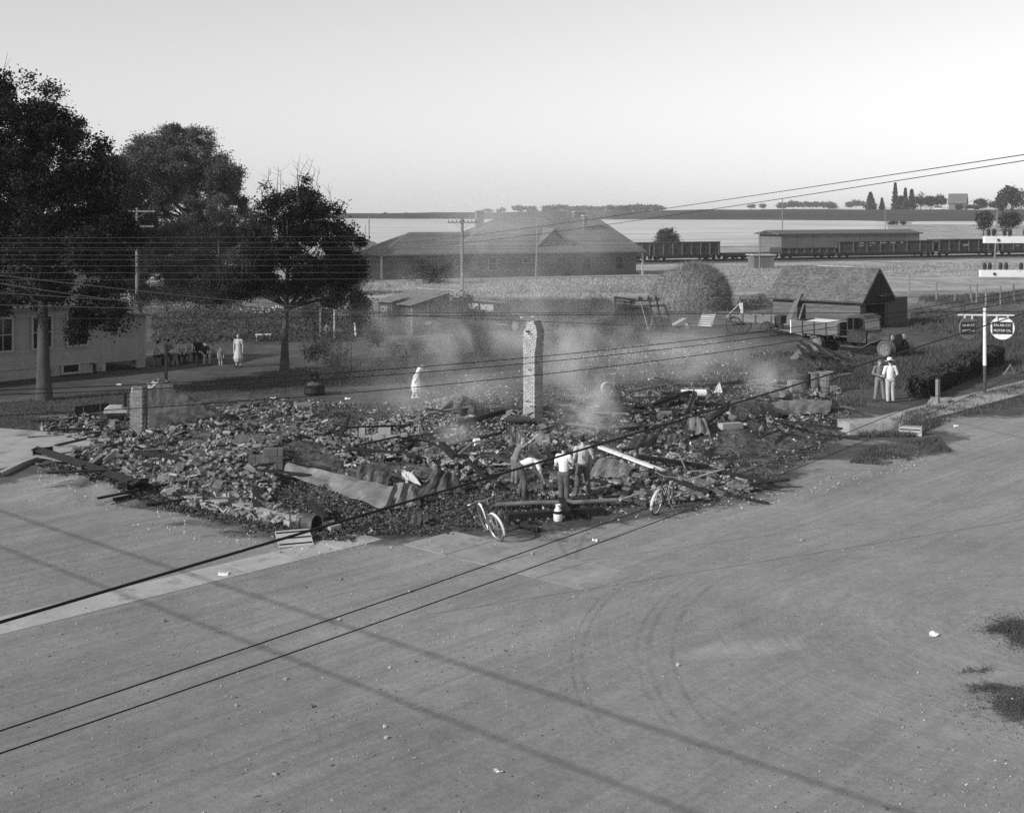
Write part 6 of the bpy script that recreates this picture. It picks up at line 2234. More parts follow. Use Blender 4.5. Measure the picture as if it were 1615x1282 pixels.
# --- cart by the open shed, broken crate, planks, bench, garden posts
ct = thing('hand_cart', 'dark two-wheeled cart with low box standing before the open shed', 'cart', G0(692, 526), math.radians(170))
for y in (0, 1.0):
    wheel(ct, 0, y, .42, .06, 'wood_dark', spokes=10)
MB().box((.7, .5, .62), (1.5, .85, .06)).build('bed_floor', MATS['wood_grey'], ct)
for y in (.06, .94):
    MB().box((.7, y, .76), (1.5, .04, .26)).build('side_board', MATS['wood_grey'], ct)
MB().tube([(0, -.05, .42), (0, 1.05, .42)], .04, 8).build('axle', MATS['wood_dark'], ct)
MB().bar((1.4, .5, .6), (2.6, .5, .1), .07, .07).build('shaft', MATS['wood_grey'], ct)
g = G0(702, 518)
t = thing('scrap_pile', 'jumble of pale tins and scrap right of the hand cart', 'scrap pile', g)
for k in range(9):
    MB().box((rnd.uniform(-.3, .9), rnd.uniform(-.3, .5), .1 + .1 * (k % 3)), (rnd.uniform(.15, .4), .2, .2), rz=rnd.random() * 3).build('scrap', MATS[['steel_pale', 'sheet_metal', 'rust_metal'][k % 3]], t)
g = G0(709, 512)
sheet('pale leaning scrap board against the right end of the open shed', [(706, 515, .1), (716, 514, .05), (713, 512, .75), (708, 512, .9)], 'steel_pale', rip=.01, nm='board', cat='board', seed=80)
g = G0(1113, 515)
t = thing('broken_pallet', 'broken slatted pallet leaning left of the farm wagon', 'pallet', g, math.radians(-30))
for k in range(6):
    MB().box((0, -.1 + .16 * k * .8, .08 + .14 * k), (1.0, .13, .025), Matrix.Rotation(.75, 3, 'X')).build('slat', MATS['wood_pale'], t)
for x in (-.42, .42):
    MB().bar((x, -.2, .0), (x, .72, .90), .06, .05).build('rail', MATS['wood_grey'], t)
beam('pale plank lying on the ground between hay rack and pallet', (1052, 520, .1), (1080, 510, .35), .35, .05, 'wood_pale', 'plank', 'plank')
beam('pale pole leaning against the haystack foot', (1146, 502, .1), (1168, 497, .95), .08, .06, 'wood_pale', 'pole', 'pole')
g = G0(1083, 518)
tag(MB().prism([g + Vector((-.12, 0, 0)), g + Vector((.12, 0, 0)), g + Vector((.12, 0, .2)), g + Vector((0, 0, .35)), g + Vector((-.12, 0, .2))], (0, .25, 0)).build('birdhouse', MATS['white_paint']), 'little white house-shaped box on the ground left of the pallet', 'box')
g = G0(1171, 499)
tag(MB().prism([g + Vector((-.28, 0, .95)), g + Vector((.03, 0, 1.02)), g + Vector((.05, 0, .0)), g + Vector((-.05, 0, .0))], (0, .05, 0)).build('white_board', MATS['white_paint']), 'white pointed board standing right of the haystack', 'board')
t = thing('lumber_stack', 'loose stack of old boards between wagon and garage', 'lumber stack', G0(1222, 492))
for k in range(9):
    a = rnd.uniform(-.1, .25)
    MB().box((rnd.uniform(-.3, .9), rnd.uniform(-.2, .6), .15 + .11 * k), (2.2, .2, .04), Matrix.Rotation(a, 3, 'Z') @ Matrix.Rotation(rnd.uniform(-.15, .05), 3, 'Y')).build('board', MATS['wood_pale' if k == 8 else 'wood_dark' if k % 2 else 'wood_grey'], t)
t = thing('garden_bench', 'low white bench at the edge of the garden left of the shade tree', 'bench', G0(415, 538), math.radians(12))
MB().box((0, 0, .40), (.95, .32, .05)).build('seat', MATS['white_paint'], t)
for x in (-.4, .4):
    MB().box((x, 0, .19), (.05, .28, .38)).build('leg', MATS['white_paint'], t)
t = thing('clothes_post', 'grey post frame with pale crossbar in the garden behind the vines', 'post frame', G0(505, 535))
MB().box((0, 0, 1.35), (.10, .10, 2.7)).build('post', MATS['wood_grey'], t)
MB().box((.85, .1, 1.1), (.09, .09, 2.2)).build('post', MATS['wood_pale'], t)
MB().bar((0, -.02, 1.95), (.9, .08, 1.85), .06, .07).build('crossbar', MATS['white_paint'], t)
t = thing('bird_house', 'pale square nesting box with round hole on a stake in the garden', 'nesting box', G0(516, 536))
MB().box((0, 0, .35), (.05, .05, .7)).build('stake', MATS['wood_grey'], t)
bxo = MB().box((0, 0, .72), (.34, .25, .38), Matrix.Rotation(.5, 3, 'Y')).build('box', MATS['stake_paint'], t)
MB().lathe([(.005, 0), (.05, 0), (.05, .01), (.005, .01)], 10, (0, -.13, .72), Matrix.Rotation(PI / 2, 3, 'X')).build('hole', MATS['dark_inside'], bxo)
g = G0(560, 531)
tag(MB().box(g + UP * .42, (.09, .09, .9), Matrix.Rotation(-.08, 3, 'Y')).build('garden_stake', MATS['white_paint']), 'short white stake among the vines left of the outhouse', 'stake')
g = G0(205, 478)
tag(MB().bar(g, g + Vector((-.15, 0, 1.1)), .16, .10).build('stub_post', MATS['wood_pale']), 'short pale leaning post beside the left telephone pole', 'post')

# ------------------------------------------------------------------ fences, poles, sign
ft = thing('field_fence', 'wire fence with crooked posts in the field behind the oil sign', 'fence', G0(1476, 474))
posts = [(1434, 465, 434, 0), (1477, 474, 446, 0), (1504, 478, 462, 4), (1534, 478, 450, -5), (1540, 479, 447, 1), (1555, 483, 454, 0), (1578, 481, 451, 0), (1601, 478, 448, -3), (1630, 476, 446, 2), (1664, 474, 445, 0)]
tops = []
for (px, pb_, pt, ln_) in posts:
    g = G0(px, pb_)
    h = (pb_ - pt) * g.y / F
    e = g + Vector((ln_ * .05, 0, h))
    MB().tube([g - UP * .2, e], [.085, .07], 7).build('fence_post', MATS['pole_wood' if ln_ == 0 else 'wood_grey'], ft, world=True)
    tops.append((g, e))
b = MB()
for f in (.35, .6, .85):
    ln_ = [g.lerp(e, f) for g, e in tops]
    for p, q in zip(ln_[:-1], ln_[1:]):
        b.tube([p, q], .006, 3, False)
b.build('fence_wire', MATS['wire_dark'], ft, world=True)


def pole(label, px, pb_, pt, r, arms=(), y=None, m='pole_wood', lean=0.0, rz=0.0, brace=True):
    if y is None:
        g = G(px, pb_)
    else:
        q = at(px, y, 400)
        g = Vector((q.x, y, H(q.x, y)))
    h = at(px, g.y, pt).z - g.z
    t = thing('utility_pole', label, 'utility pole', g, rz)
    MB().tube([(0, 0, -.3), (lean * h, 0, h)], [r, r * .7], 10).build('pole', MATS[m], t)
    for (dz, half, n) in arms:
        a = MB().box((lean * h, -.14, h - dz), (2 * half, .09, .12)).build('crossarm', MATS['pole_wood'], t)
        for i in range(n):
            x = -half + .1 + (2 * half - .2) * i / (n - 1)
            MB().lathe([(.02, 0), (.035, .02), (.045, .1), (.03, .16), (.01, .18)], 8, (lean * h + x, -.14, h - dz + .06)).build('insulator', MATS['insulator'], a)
        if brace:
            for s in (-1, 1):
                MB().bar((lean * h + s * half * .55, -.14, h - dz - .05), (lean * h, -.12, h - dz - .6), .03, .03).build('brace', MATS['wood_grey'], t)
    return t


pole('grey telephone pole with crossarms before the willow on the left', 216, 478, 328, .15, ((.3, 1.6, 8), (1.6, 1.5, 6)))
pole('tall pale telephone pole with one crossarm in front of the depot', 729, 474, 345, .17, ((.35, 1.3, 8),))
pole('thin pole with bent lamp bracket in front of the depot gable', 845, 440, 343, .10, (), lean=.03)
pole('thin dark pole in the pale field left of the depot', 582, 400, 341, .12, (), y=225)
pole('thin tall pole behind the long warehouse roof', 1234, 380, 313, .12, (), y=262)
pole('pale pole in the field behind the long warehouse', 1396, 370, 325, .12, (), y=330)
pole('bare pole standing before the section shed', 1198, 445, 366, .09, ())
pole('grey pole before the dark gondola cars at the right', 1567, 436, 334, .12, ((2.4, .9, 4),), lean=.06, brace=False)
# bracket lamp on the thin pole
g = G(845, 440)
q = at(848, g.y, 345)
t = thing('bracket_lamp', 'small lamp hanging from a bracket on the thin pole at the depot', 'lamp', q)
MB().tube([(-.1, 0, .2), (.9, 0, .25), (1.3, 0, 0)], .025, 5).build('bracket', MATS['black_iron'], t)
MB().lathe([(.04, 0), (.16, -.12), (.17, -.16), (.02, -.16)], 10, (1.3, 0, 0)).build('shade', MATS['black_iron'], t)

# near pole just outside the frame; the ends of its two white crossarms reach into the picture
Yp = 20.0
xl = at(1550, Yp, 378).x
t = thing('crossarm_pole', 'near pole at the right edge whose two white crossarms carry glass insulators', 'utility pole', (xl + 1.25, Yp + .12, 0))
MB().tube([(0, 0, -.3), (0, 0, 8.3)], [.16, .12], 12).build('pole', MATS['pole_wood'], t)
for (py, x0) in ((378, 0.0), (431, -.06)):
    z = at(1550, Yp, py).z
    a = MB().box((x0, -.17, z), (2.5, .10, .105)).build('crossarm', MATS['white_paint'], t)
    for i in range(8):
        x = x0 - 1.25 + .07 + [0, .08, .245, .33, .56, .9, 1.4, 2.2][i]
        MB().tube([(x, -.17, z + .04), (x, -.17, z + .12)], .008, 5).build('pin', MATS['rust_metal'], a)
        MB().lathe([(.022, .06), (.03, .08), (.03, .11), (.022, .115), (.03, .12), (.028, .15), (.012, .165)], 10, (x, -.17, z)).build('insulator', MATS['insulator'], a)
    MB().lathe([(.005, -.014), (.022, -.012), (.022, .01), (.005, .012)], 8, (x0 - 1.25 + .2, -.225, z - .005), Matrix.Rotation(PI / 2, 3, 'X')).build('bolt', MATS['rust_metal'], a)

# --- oil sign
g = G(1553, 622)
sgn = thing('oil_sign', 'white post carrying two round motor oil signs on a crossbar beside the sidewalk', 'sign', g)
s = g.y / F
MB().tube([(0, 0, -.2), (0, 0, 1.25)], .07, 12).build('post_foot', MATS['rust_metal'], sgn)
MB().tube([(0, 0, 1.25), (0, 0, 3.6)], [.078, .062], 12).build('post', MATS['white_paint'], sgn)
MB().ell((0, 0, 3.66), (.075, .075, .075), n=12, m=8).build('post_cap', MATS['white_paint'], sgn)
MB().tube([(-1.15, 0, 3.42), (1.27, 0, 3.40)], .035, 8).build('crossbar', MATS['white_paint'], sgn)


def disc(x, rz, m):
    o = bpy.data.objects.new('sign_disc', None)
    q = []
    R_ = .50
    for i in range(40):
        a = 2 * PI * i / 40
        yy = R_ * math.sin(a)
        q.append((R_ * math.cos(a), 0, min(yy, R_ * .86)))
    d = MB().prism(q, (0, .035, 0)).build('sign_disc', MATS[m], sgn)
    d.location = (x, 0, 2.86)
    d.rotation_euler = (0, 0, rz)
    MB().box((0, -.008, .0), (.82, .02, .52)).build('slate', MATS['car_paint'], d)
    text('EN-AR-CO', .15, (0, -.024, .115), d, 'white_paint', sx=.98)
    text('MOTOR OIL', .15, (0, -.024, -.115), d, 'white_paint', sx=.86)
    for xx in (-.24, .24):
        MB().box((xx, .016, .50), (.06, .05, .22)).build('hanger', MATS['white_paint'], sgn).location = (0, 0, 0)
        h_ = sgn.children[-1] if False else None
    return d


disc(.76, math.radians(-14), 'white_paint')
disc(-.70, math.radians(24), 'stake_paint')  # the dim left sign has its shade put into a darker colour
for c in list(bpy.data.objects):
    if c.parent is sgn and c.name.startswith('hanger'):
        bpy.data.objects.remove(c)
for x in (.52, 1.0, -.86, -.54):
    MB().box((x, 0, 3.33), (.05, .04, .18)).build('hanger', MATS['white_paint'], sgn)


# ------------------------------------------------------------------ bicycles
def ring(mb, c, r, t, R, n=36, k=6):
    pts = [Vector(c) + R @ Vector((r * math.cos(2 * PI * i / n), 0, r * math.sin(2 * PI * i / n))) for i in range(n + 1)]
    mb.tube(pts, t, k, False)


def bicycle(label, p, ang, lean, steer, fender):
    t = thing('bicycle', label, 'bicycle', p, rot=(lean, 0, ang))
    rw = .335
    I3 = Matrix.Identity(3)
    S = Matrix.Rotation(steer, 3, 'Z')
    fx = 1.08
    for (cx_, R, nm) in ((0, I3, 'rear'), (fx, S, 'front')):
        w = MB()
        ring(w, (cx_, 0, rw), rw - .02, .026, R, 40, 8)
        wo = w.build('wheel', MATS['rubber'], t)
        b = MB()
        ring(b, (cx_, 0, rw), rw - .055, .013, R, 36, 5)
        b.build('rim', MATS['chrome'], wo)
        b = MB()
        for i in range(16):
            a = 2 * PI * i / 16
            b.tube([Vector((cx_, 0, rw)) + R @ Vector((.02 * math.cos(a + 1), .02 * (-1) ** i, .02 * math.sin(a + 1))), Vector((cx_, 0, rw)) + R @ Vector(((rw - .06) * math.cos(a), 0, (rw - .06) * math.sin(a)))], .0028, 3, False)
        b.build('spoke', MATS['chrome'], wo)
        V, Fs = [], []
        a0, a1 = (10, 190) if nm == 'rear' else (-25, 150)
        for i in range(15):
            a = math.radians(a0 + (a1 - a0) * i / 14)
            for (yy, rr_) in ((-.034, rw + .012), (0, rw + .034), (.034, rw + .012)):
                q = Vector((cx_, 0, rw)) + R @ Vector((rr_ * math.cos(a), yy, rr_ * math.sin(a)))
                V.append(q)
        for i in range(14):
            for j in range(2):
                Fs.append((i * 3 + j, i * 3 + j + 1, i * 3 + j + 4, i * 3 + j + 3))
        MB().add(V, Fs).build('fender', MATS[fender], t)
    head = Vector((fx - .22, 0, .86))
    seat = Vector((.24, 0, .80))
    bbk = Vector((.42, 0, .29))
    f = MB()
    f.tube([head - Vector((-.05, 0, .17)), bbk], .018, 8)
    f.tube([head, head.lerp(seat, .5) + UP * .03, seat - UP * .12], .018, 8)
    f.tube([seat, bbk], .017, 8)
    for y in (-.05, .05):
        f.tube([(0, y, rw), bbk], .011, 6)
        f.tube([(0, y, rw), seat - UP * .12], .010, 6)
    f.tube([head, head - Vector((-.06, 0, .19))], .022, 8)
    f.build('frame', MATS['car_paint'], t)
    fo = MB()
    for y in (-.055, .055):
        fo.tube([head - Vector((-.06, 0, .19)), Vector((fx, 0, rw)) + S @ Vector((-.05, y, .36)), Vector((fx, 0, rw)) + S @ Vector((0, y, 0))], .012, 6)
    fo.build('fork', MATS['chrome'], t)
    hb_ = MB()
    hc = head + Vector((.0, 0, .12))
    hb_.tube([head, hc], .014, 6)
    hb_.tube([hc + S @ Vector(q) for q in ((-.22, -.34, -.02), (-.05, -.28, .05), (.05, -.1, .03), (.05, .1, .03), (-.05, .28, .05), (-.22, .34, -.02))], .012, 6)
    ho = hb_.build('handlebar', MATS['chrome'], t)
    for s_ in (-1, 1):
        MB().tube([hc + S @ Vector((-.22, s_ * .34, -.02)), hc + S @ Vector((-.33, s_ * .36, -.05))], .018, 8).build('grip', MATS['tyre_white'] if fender == 'tyre_white' else MATS['rubber'], ho)
    MB().add([(.05, -.10, .88), (.05, .10, .88), (.38, .03, .90), (.38, -.03, .90), (.05, -.11, .83), (.05, .11, .83), (.38, .03, .86), (.38, -.03, .86)], [(0, 1, 2, 3), (4, 7, 6, 5), (0, 4, 5, 1), (1, 5, 6, 2), (2, 6, 7, 3), (3, 7, 4, 0)]).build('saddle', MATS['leather'], t)
    pd = MB()
    R = Matrix.Rotation(PI / 2, 3, 'X')
    pd.lathe([(.06, -.012), (.10, -.01), (.10, .01), (.06, .012)], 20, bbk + Vector((0, -.045, 0)), R, ring=True)
    pd.tube([bbk + Vector((0, -.06, 0)), bbk + Vector((.12, -.07, -.12))], .012, 6)
    pd.tube([bbk + Vector((0, .06, 0)), bbk + Vector((-.12, .07, .12))], .012, 6)
    po = pd.build('crank', MATS['chrome'], t)
    MB().box(bbk + Vector((.12, -.13, -.12)), (.09, .11, .025)).build('pedal', MATS['rubber'], po)
    MB().box(bbk + Vector((-.12, .13, .12)), (.09, .11, .025)).build('pedal', MATS['rubber'], po)
    MB().tube([(.30, .05, .26), (.22, .26, .0)], .011, 6).build('kickstand', MATS['chrome'], t)
    return t


f = G(787, 853)
an = math.atan2(-.96, .30)
fx = Vector((math.cos(an), math.sin(an), 0))
bicycle('bicycle seen head-on with white front fender, leaning left at the front corner', f - fx * 1.08 + UP * .0, an, math.radians(14), math.radians(16), 'tyre_white')
f, r = G(1033, 812), G(1054, 797)
d = f - r
an = math.atan2(d.y, d.x)
fx = Vector((math.cos(an), math.sin(an), 0))
bicycle('bicycle standing on the road edge right of the iron pipe, front wheel towards us', f - fx * 1.08, an, math.radians(-10), math.radians(-8), 'tyre_white')


# ------------------------------------------------------------------ people
def person(label, px, py, h, face, pose=None, top='shirt', topm='cloth_white', leg='trousers', legm='cloth_trouser', hair='hair', hat=None, slim=1.0, sleeves='short', seat=None, hairlong=False, z=None, legs_bare=False, skinm='skin'):
    g = G(px, py) if z is None else G(px, py, z)
    t = thing('person', label, 'person', g, math.radians(face))
    k = h / 1.75
    J = dict(pel=(0, 0, .93), che=(0, 0, 1.30), nec=(0, -.01, 1.50), hed=(0, .03, 1.635), hipl=(-.09, 0, .91), hipr=(.09, 0, .91), knl=(-.10, .02, .50), knr=(.10, .02, .50), anl=(-.11, -.02, .09), anr=(.11, -.02, .09),
             shl=(-.185, 0, 1.42), shr=(.185, 0, 1.42), ell=(-.25, -.03, 1.14), elr=(.25, -.03, 1.14), wrl=(-.25, .06, .90), wrr=(.25, .06, .90))
    J.update(pose or {})
    J = {a: Vector(b) * k for a, b in J.items()}

    def rem(mb, nm, m, vox):
        o = mb.build(nm, MATS[m], t)
        md = o.modifiers.new('join', 'REMESH')
        md.mode = 'VOXEL'
        md.voxel_size = vox * k
        md.use_smooth_shade = True
        sm = o.modifiers.new('smooth', 'SMOOTH')
        sm.factor = .5
        sm.iterations = 2
        return o

    X = (J['shr'] - J['shl']).normalized()
    HX = (J['hipr'] - J['hipl']).normalized()
    up = (J['hed'] - J['nec']).normalized()
    fwd = up.cross(X) * -1
    fwd = X.cross(up) * -1
    fwd = up.cross(X)
    HR = Matrix((X, -fwd if fwd.dot(Vector((0, 1, 0))) < 0 else fwd, up)).transposed()
    fw = HR @ Vector((0, 1, 0))
    sl = slim
    b = MB()
    b.ell(J['hed'], (.075 * k, .095 * k, .115 * k), HR, 14, 10)
    b.ell(J['hed'] + HR @ Vector((0, .035, -.06)) * k, (.055 * k, .06 * k, .06 * k), HR, 12, 8)
    b.ell(J['hed'] + HR @ Vector((0, .105, -.02)) * k, (.016 * k, .025 * k, .03 * k), HR, 8, 6)
    for s in (-1, 1):
        b.ell(J['hed'] + HR @ Vector((s * .08, -.005, -.01)) * k, (.014 * k, .025 * k, .035 * k), HR, 8, 6)
    b.cap(J['nec'] - up * .05 * k, J['hed'] - up * .05 * k, .055 * k, .05 * k)
    b.cap(J['pel'], J['che'], .125 * k * sl, .145 * k * sl, .68, HX)
    b.cap(J['che'], (J['shl'] + J['shr']) / 2, .145 * k * sl, .12 * k * sl, .65, X)
    b.cap(J['shl'], J['shr'], .06 * k, .06 * k, 1, up)
    for s in 'lr':
        b.cap(J['sh' + s], J['el' + s], .052 * k * sl, .042 * k * sl)
        b.cap(J['el' + s], J['wr' + s], .042 * k * sl, .029 * k * sl)
        b.cap(J['hip' + s], J['kn' + s], .085 * k * sl, .058 * k * sl)
        b.cap(J['kn' + s], J['an' + s], .058 * k * sl, .038 * k * sl)
        hd_ = (J['wr' + s] - J['el' + s]).normalized()
        sd = X - hd_ * X.dot(hd_)
        sd.normalize()
        b.cap(J['wr' + s], J['wr' + s] + hd_ * .075 * k, .03 * k, .036 * k, .5, sd)
        for q in range(4):
            o_ = J['wr' + s] + hd_ * .10 * k + sd * (q - 1.5) * .019 * k
            l = [.065, .078, .074, .058][q] * k
            cu = hd_.cross(sd) * (.025 * k)
            b.cap(o_, o_ + hd_ * l * .55 + cu * .3, .0095 * k, .009 * k, n=6)
            b.cap(o_ + hd_ * l * .55 + cu * .3, o_ + hd_ * l + cu, .009 * k, .0075 * k, n=6)
        si = -1 if s == 'r' else 1
        o_ = J['wr' + s] + hd_ * .04 * k + sd * si * .03 * k
        b.cap(o_, o_ + hd_ * .05 * k + sd * si * .03 * k, .012 * k, .009 * k, n=6)
    rem(b, 'body', skinm, .014)
    e = MB()
    for s in (-1, 1):
        e.ell(J['hed'] + HR @ Vector((s * .032, .088, .012)) * k, (.009 * k, .009 * k, .006 * k), HR, 8, 6)
    e.build('eyes', MATS['hair'], t)
    MB().ell(J['hed'] + HR @ Vector((0, .094, -.062)) * k, (.022 * k, .010 * k, .007 * k), HR, 8, 6).build('mouth', MATS['cloth_mid'], t)
    # hair
    hb_ = MB()
    hb_.ell(J['hed'] + HR @ Vector((0, -.018, .022)) * k, (.086 * k, .100 * k, .108 * k), HR, 14, 10)
    if hairlong:
        hb_.ell(J['hed'] + HR @ Vector((0, -.055, -.05)) * k, (.088 * k, .06 * k, .10 * k), HR, 12, 8)
    vs = hb_.v
    for i, v in enumerate(vs):
        q = HR.transposed() @ (Vector(v) - J['hed'])
        if q.y > .045 * k and q.z < .055 * k:
            q.y = .045 * k
            vs[i] = tuple(J['hed'] + HR @ q)
    hb_.build('hair', MATS[hair], t, smooth=True)
    # clothes
    s_ = MB()
    if top in ('shirt', 'dress'):
        s_.cap(J['pel'] + (J['che'] - J['pel']) * .12, J['che'], .145 * k * sl, .165 * k * sl, .72, HX)
        s_.cap(J['che'], (J['shl'] + J['shr']) / 2 - up * .01 * k, .165 * k * sl, .135 * k * sl, .7, X)
        s_.cap(J['shl'], J['shr'], .068 * k, .068 * k, 1, up)
        for s in 'lr':
            if sleeves == 'long':
                s_.cap(J['sh' + s], J['el' + s], .074 * k, .062 * k)
                s_.cap(J['el' + s], J['wr' + s] - (J['wr' + s] - J['el' + s]) * .08, .062 * k, .046 * k)
            else:
                s_.cap(J['sh' + s], J['sh' + s].lerp(J['el' + s], .62), .072 * k, .066 * k)
    if top == 'dress':
        kn = (J['knl'] + J['knr']) / 2
        s_.cap(J['pel'] + UP * .05 * k, J['pel'].lerp(kn, .5), .15 * k * sl, .22 * k * sl, 1.0, HX)
        s_.cap(J['pel'].lerp(kn, .5), kn - UP * .02 * k, .22 * k * sl, .27 * k * sl, 1.0, HX)
        rem(s_, 'dress', topm, .016)
    else:
        rem(s_, 'shirt', topm, .016)
    if not legs_bare:
        l_ = MB()
        l_.cap(J['hipl'], J['hipr'], .115 * k * sl, .115 * k * sl, 1, Vector((0, 0, 1)))
        l_.cap(J['pel'], J['pel'] + (J['che'] - J['pel']) * .16, .14 * k * sl, .14 * k * sl, .75, HX)
        for s in 'lr':
            if leg == 'shorts':
                l_.cap(J['hip' + s], J['hip' + s].lerp(J['kn' + s], .8), .105 * k * sl, .09 * k * sl)
            else:
                l_.cap(J['hip' + s], J['kn' + s], .105 * k * sl, .082 * k * sl)
                l_.cap(J['kn' + s], J['an' + s] + (J['kn' + s] - J['an' + s]) * .02, .082 * k * sl, .072 * k * sl)
        rem(l_, leg, legm, .017)
    for s in 'lr':
        a = J['an' + s]
        d_ = Vector((.03 if s == 'r' else -.03, 1, 0)).normalized() if abs(J['kn' + s].z - a.z) > .1 * k else Vector((0, .4, .9)).normalized()
        sh_ = MB()
        sh_.cap(a + d_ * (-.03 * k) - UP * .045 * k, a + d_ * .16 * k - UP * .055 * k, .042 * k, .036 * k, .8)
        sh_.build('shoe', MATS['leather' if topm != 'cloth_white' or top != 'dress' else 'cloth_white'], t, smooth=True)
    if hat:
        ho = MB().lathe([(.005, .135), (.07, .14), (.092, .12), (.092, .03), (.092, .015), (.185, -.012), (.195, .006), (.185, .010), (.09, .02), (.01, .02)] if hat != 'cap' else [(.005, .11), (.06, .10), (.095, .05), (.092, .03), (.01, .02)], 18,
                        J['hed'] + HR @ Vector((0, -.005, .035)) * k, HR @ Matrix.Scale(k, 3)).build('hat', MATS['cloth_white' if hat == 'white' else 'cloth_mid' if hat == 'cap' else hat], t, smooth=False)
        if hat == 'cap':
            MB().prism([J['hed'] + HR @ Vector(q) * k for q in ((-.07, .07, .055), (.07, .07, .055), (.05, .155, .04), (-.05, .155, .04))], HR @ Vector((0, 0, .008)) * k).build('cap_visor', MATS['cloth_mid'], ho)
    return t


SIT = dict(pel=(0, -.05, .50), che=(0, .04, .86), nec=(0, .08, 1.05), hed=(0, .12, 1.18), hipl=(-.10, 0, .47), hipr=(.10, 0, .47), knl=(-.15, .40, .52), knr=(.15, .40, .52), anl=(-.16, .38, .09), anr=(.16, .42, .09),
           shl=(-.185, .07, .97), shr=(.185, .07, .97), ell=(-.25, .20, .72), elr=(.25, .20, .72), wrl=(-.14, .40, .60), wrr=(.14, .40, .60))
BEND = dict(pel=(0, -.12, .92), che=(0, .22, 1.02), nec=(0, .42, .99), hed=(0, .54, .93), hipl=(-.10, -.10, .88), hipr=(.10, -.10, .88), knl=(-.13, .04, .50), knr=(.12, .02, .50), anl=(-.16, -.06, .09), anr=(.14, -.02, .09),
            shl=(-.185, .37, 1.0), shr=(.185, .37, 1.0), ell=(-.22, .46, .72), elr=(.22, .46, .72), wrl=(-.14, .56, .50), wrr=(.14, .56, .52))

person('man in white hat and white shirt seen from behind in front of the hedge', 1404, 635, 1.80, 8, dict(anl=(-.10, 0, .09), anr=(.13, .03, .09), ell=(-.27, .02, 1.15), elr=(.29, .0, 1.15), wrl=(-.16, .18, 1.0), wrr=(.20, .16, .98)), topm='cloth_white', sleeves='long', legm='cloth_pale', hat='white')
person('man in grey work shirt facing us beside the man in the white hat', 1387, 632, 1.72, 186, dict(anl=(-.20, .02, .09), anr=(.19, .0, .09), knl=(-.15, .02, .5), knr=(.15, .02, .5), ell=(-.29, .02, 1.15), elr=(.29, .02, 1.15), wrl=(-.06, .24, 1.10), wrr=(.06, .24, 1.08)), topm='cloth_mid', sleeves='long', legm='cloth_trouser', hat='cap')
person('dark-haired boy in loose pale shirt and grey trousers, tallest of the boys at the ruin', 919, 786, 1.70, 10, dict(anl=(-.20, -.02, .09), anr=(.18, .02, .09), knl=(-.15, .0, .5), knr=(.14, .03, .5), wrl=(-.22, .20, .95), wrr=(.27, .18, .94), elr=(.30, -.02, 1.14), hed=(-.01, .03, 1.63)), topm='cloth_pale', legm='cloth_denim')
person('boy in white shirt and dark trousers with hand in front, middle of the three boys', 889, 796, 1.60, -25, dict(anl=(-.06, -.04, .09), anr=(.08, .05, .09), knl=(-.08, .0, .5), knr=(.09, .05, .5), wrl=(-.12, .24, 1.05), wrr=(.30, .24, 1.16), elr=(.26, .12, 1.18), hed=(-.04, .05, 1.62)), topm='cloth_white', legm='cloth_denim')
person('boy in white shirt and dark trousers bending far over into the bricks', 825, 784, 1.66, -72, BEND, topm='cloth_white', legm='cloth_denim')
person('child in grey clothes stooping with one arm raised, behind the bending boy', 812, 764, 1.40, -55, dict(che=(0, .18, 1.24), nec=(0, .30, 1.40), hed=(0, .38, 1.50), shl=(-.17, .26, 1.34), shr=(.17, .26, 1.34), elr=(.30, .45, 1.50), wrr=(.34, .66, 1.68), ell=(-.22, .36, 1.06), wrl=(-.18, .52, .88)), topm='cloth_mid', legm='cloth_mid', hair='hair_pale')
person('barefoot woman in white dress leaning forward with one arm stretched out, behind the ruin', 656, 629, 1.62, -78, dict(che=(0, .12, 1.26), nec=(0, .20, 1.44), hed=(0, .30, 1.52), shl=(-.16, .16, 1.38), shr=(.16, .16, 1.38), ell=(-.20, .36, 1.22), wrl=(-.20, .62, 1.26), elr=(.20, .0, 1.14), wrr=(.22, -.14, .94), anl=(-.08, .04, .09), anr=(.09, -.18, .12), knr=(.09, -.02, .5)), top='dress', topm='cloth_white', hair='hair', hairlong=True, legs_bare=True, slim=.88, skinm='skin_pale')
person('woman in long pale short-sleeved dress standing on the lawn left of the shade tree', 376, 579, 1.68, 172, dict(wrl=(-.24, .02, .88), wrr=(.24, .02, .88)), top='dress', topm='cloth_pale', hair='hair_pale', hairlong=True, legs_bare=True, slim=1.0)
# the group sitting along the lawn edge
bl0, bl1 = G0(238, 577), G0(352, 566)
t = thing('bench_plank', 'low plank bench along the lawn edge on which the people sit', 'bench', bl0)
MB().bar(bl0 + UP * .36, bl1 + UP * .36, .3, .05).build('seat', MATS['wood_grey'], t, world=True)
for f in (.05, .35, .65, .95):
    p = bl0.lerp(bl1, f)
    MB().box(p + UP * .17, (.1, .28, .34)).build('leg', MATS['wood_grey'], t, world=True)
person('man in white shirt seated at the left end of the row by the house', 246, 577, 1.72, -60, SIT, topm='cloth_pale', sleeves='long', legm='cloth_dark')
person('man in dark shirt seated just right of the tall charred post', 264, 574, 1.72, -120, SIT, topm='cloth_mid', sleeves='short', legm='cloth_dark')
person('person in white shirt and dark skirt seated third from the left in the row', 286, 573, 1.66, 200, SIT, topm='cloth_pale', legm='cloth_dark')
person('person in pale blouse and pale skirt seated in the middle of the row', 299, 571, 1.62, 170, SIT, topm='cloth_pale', legm='cloth_trouser', hairlong=True)
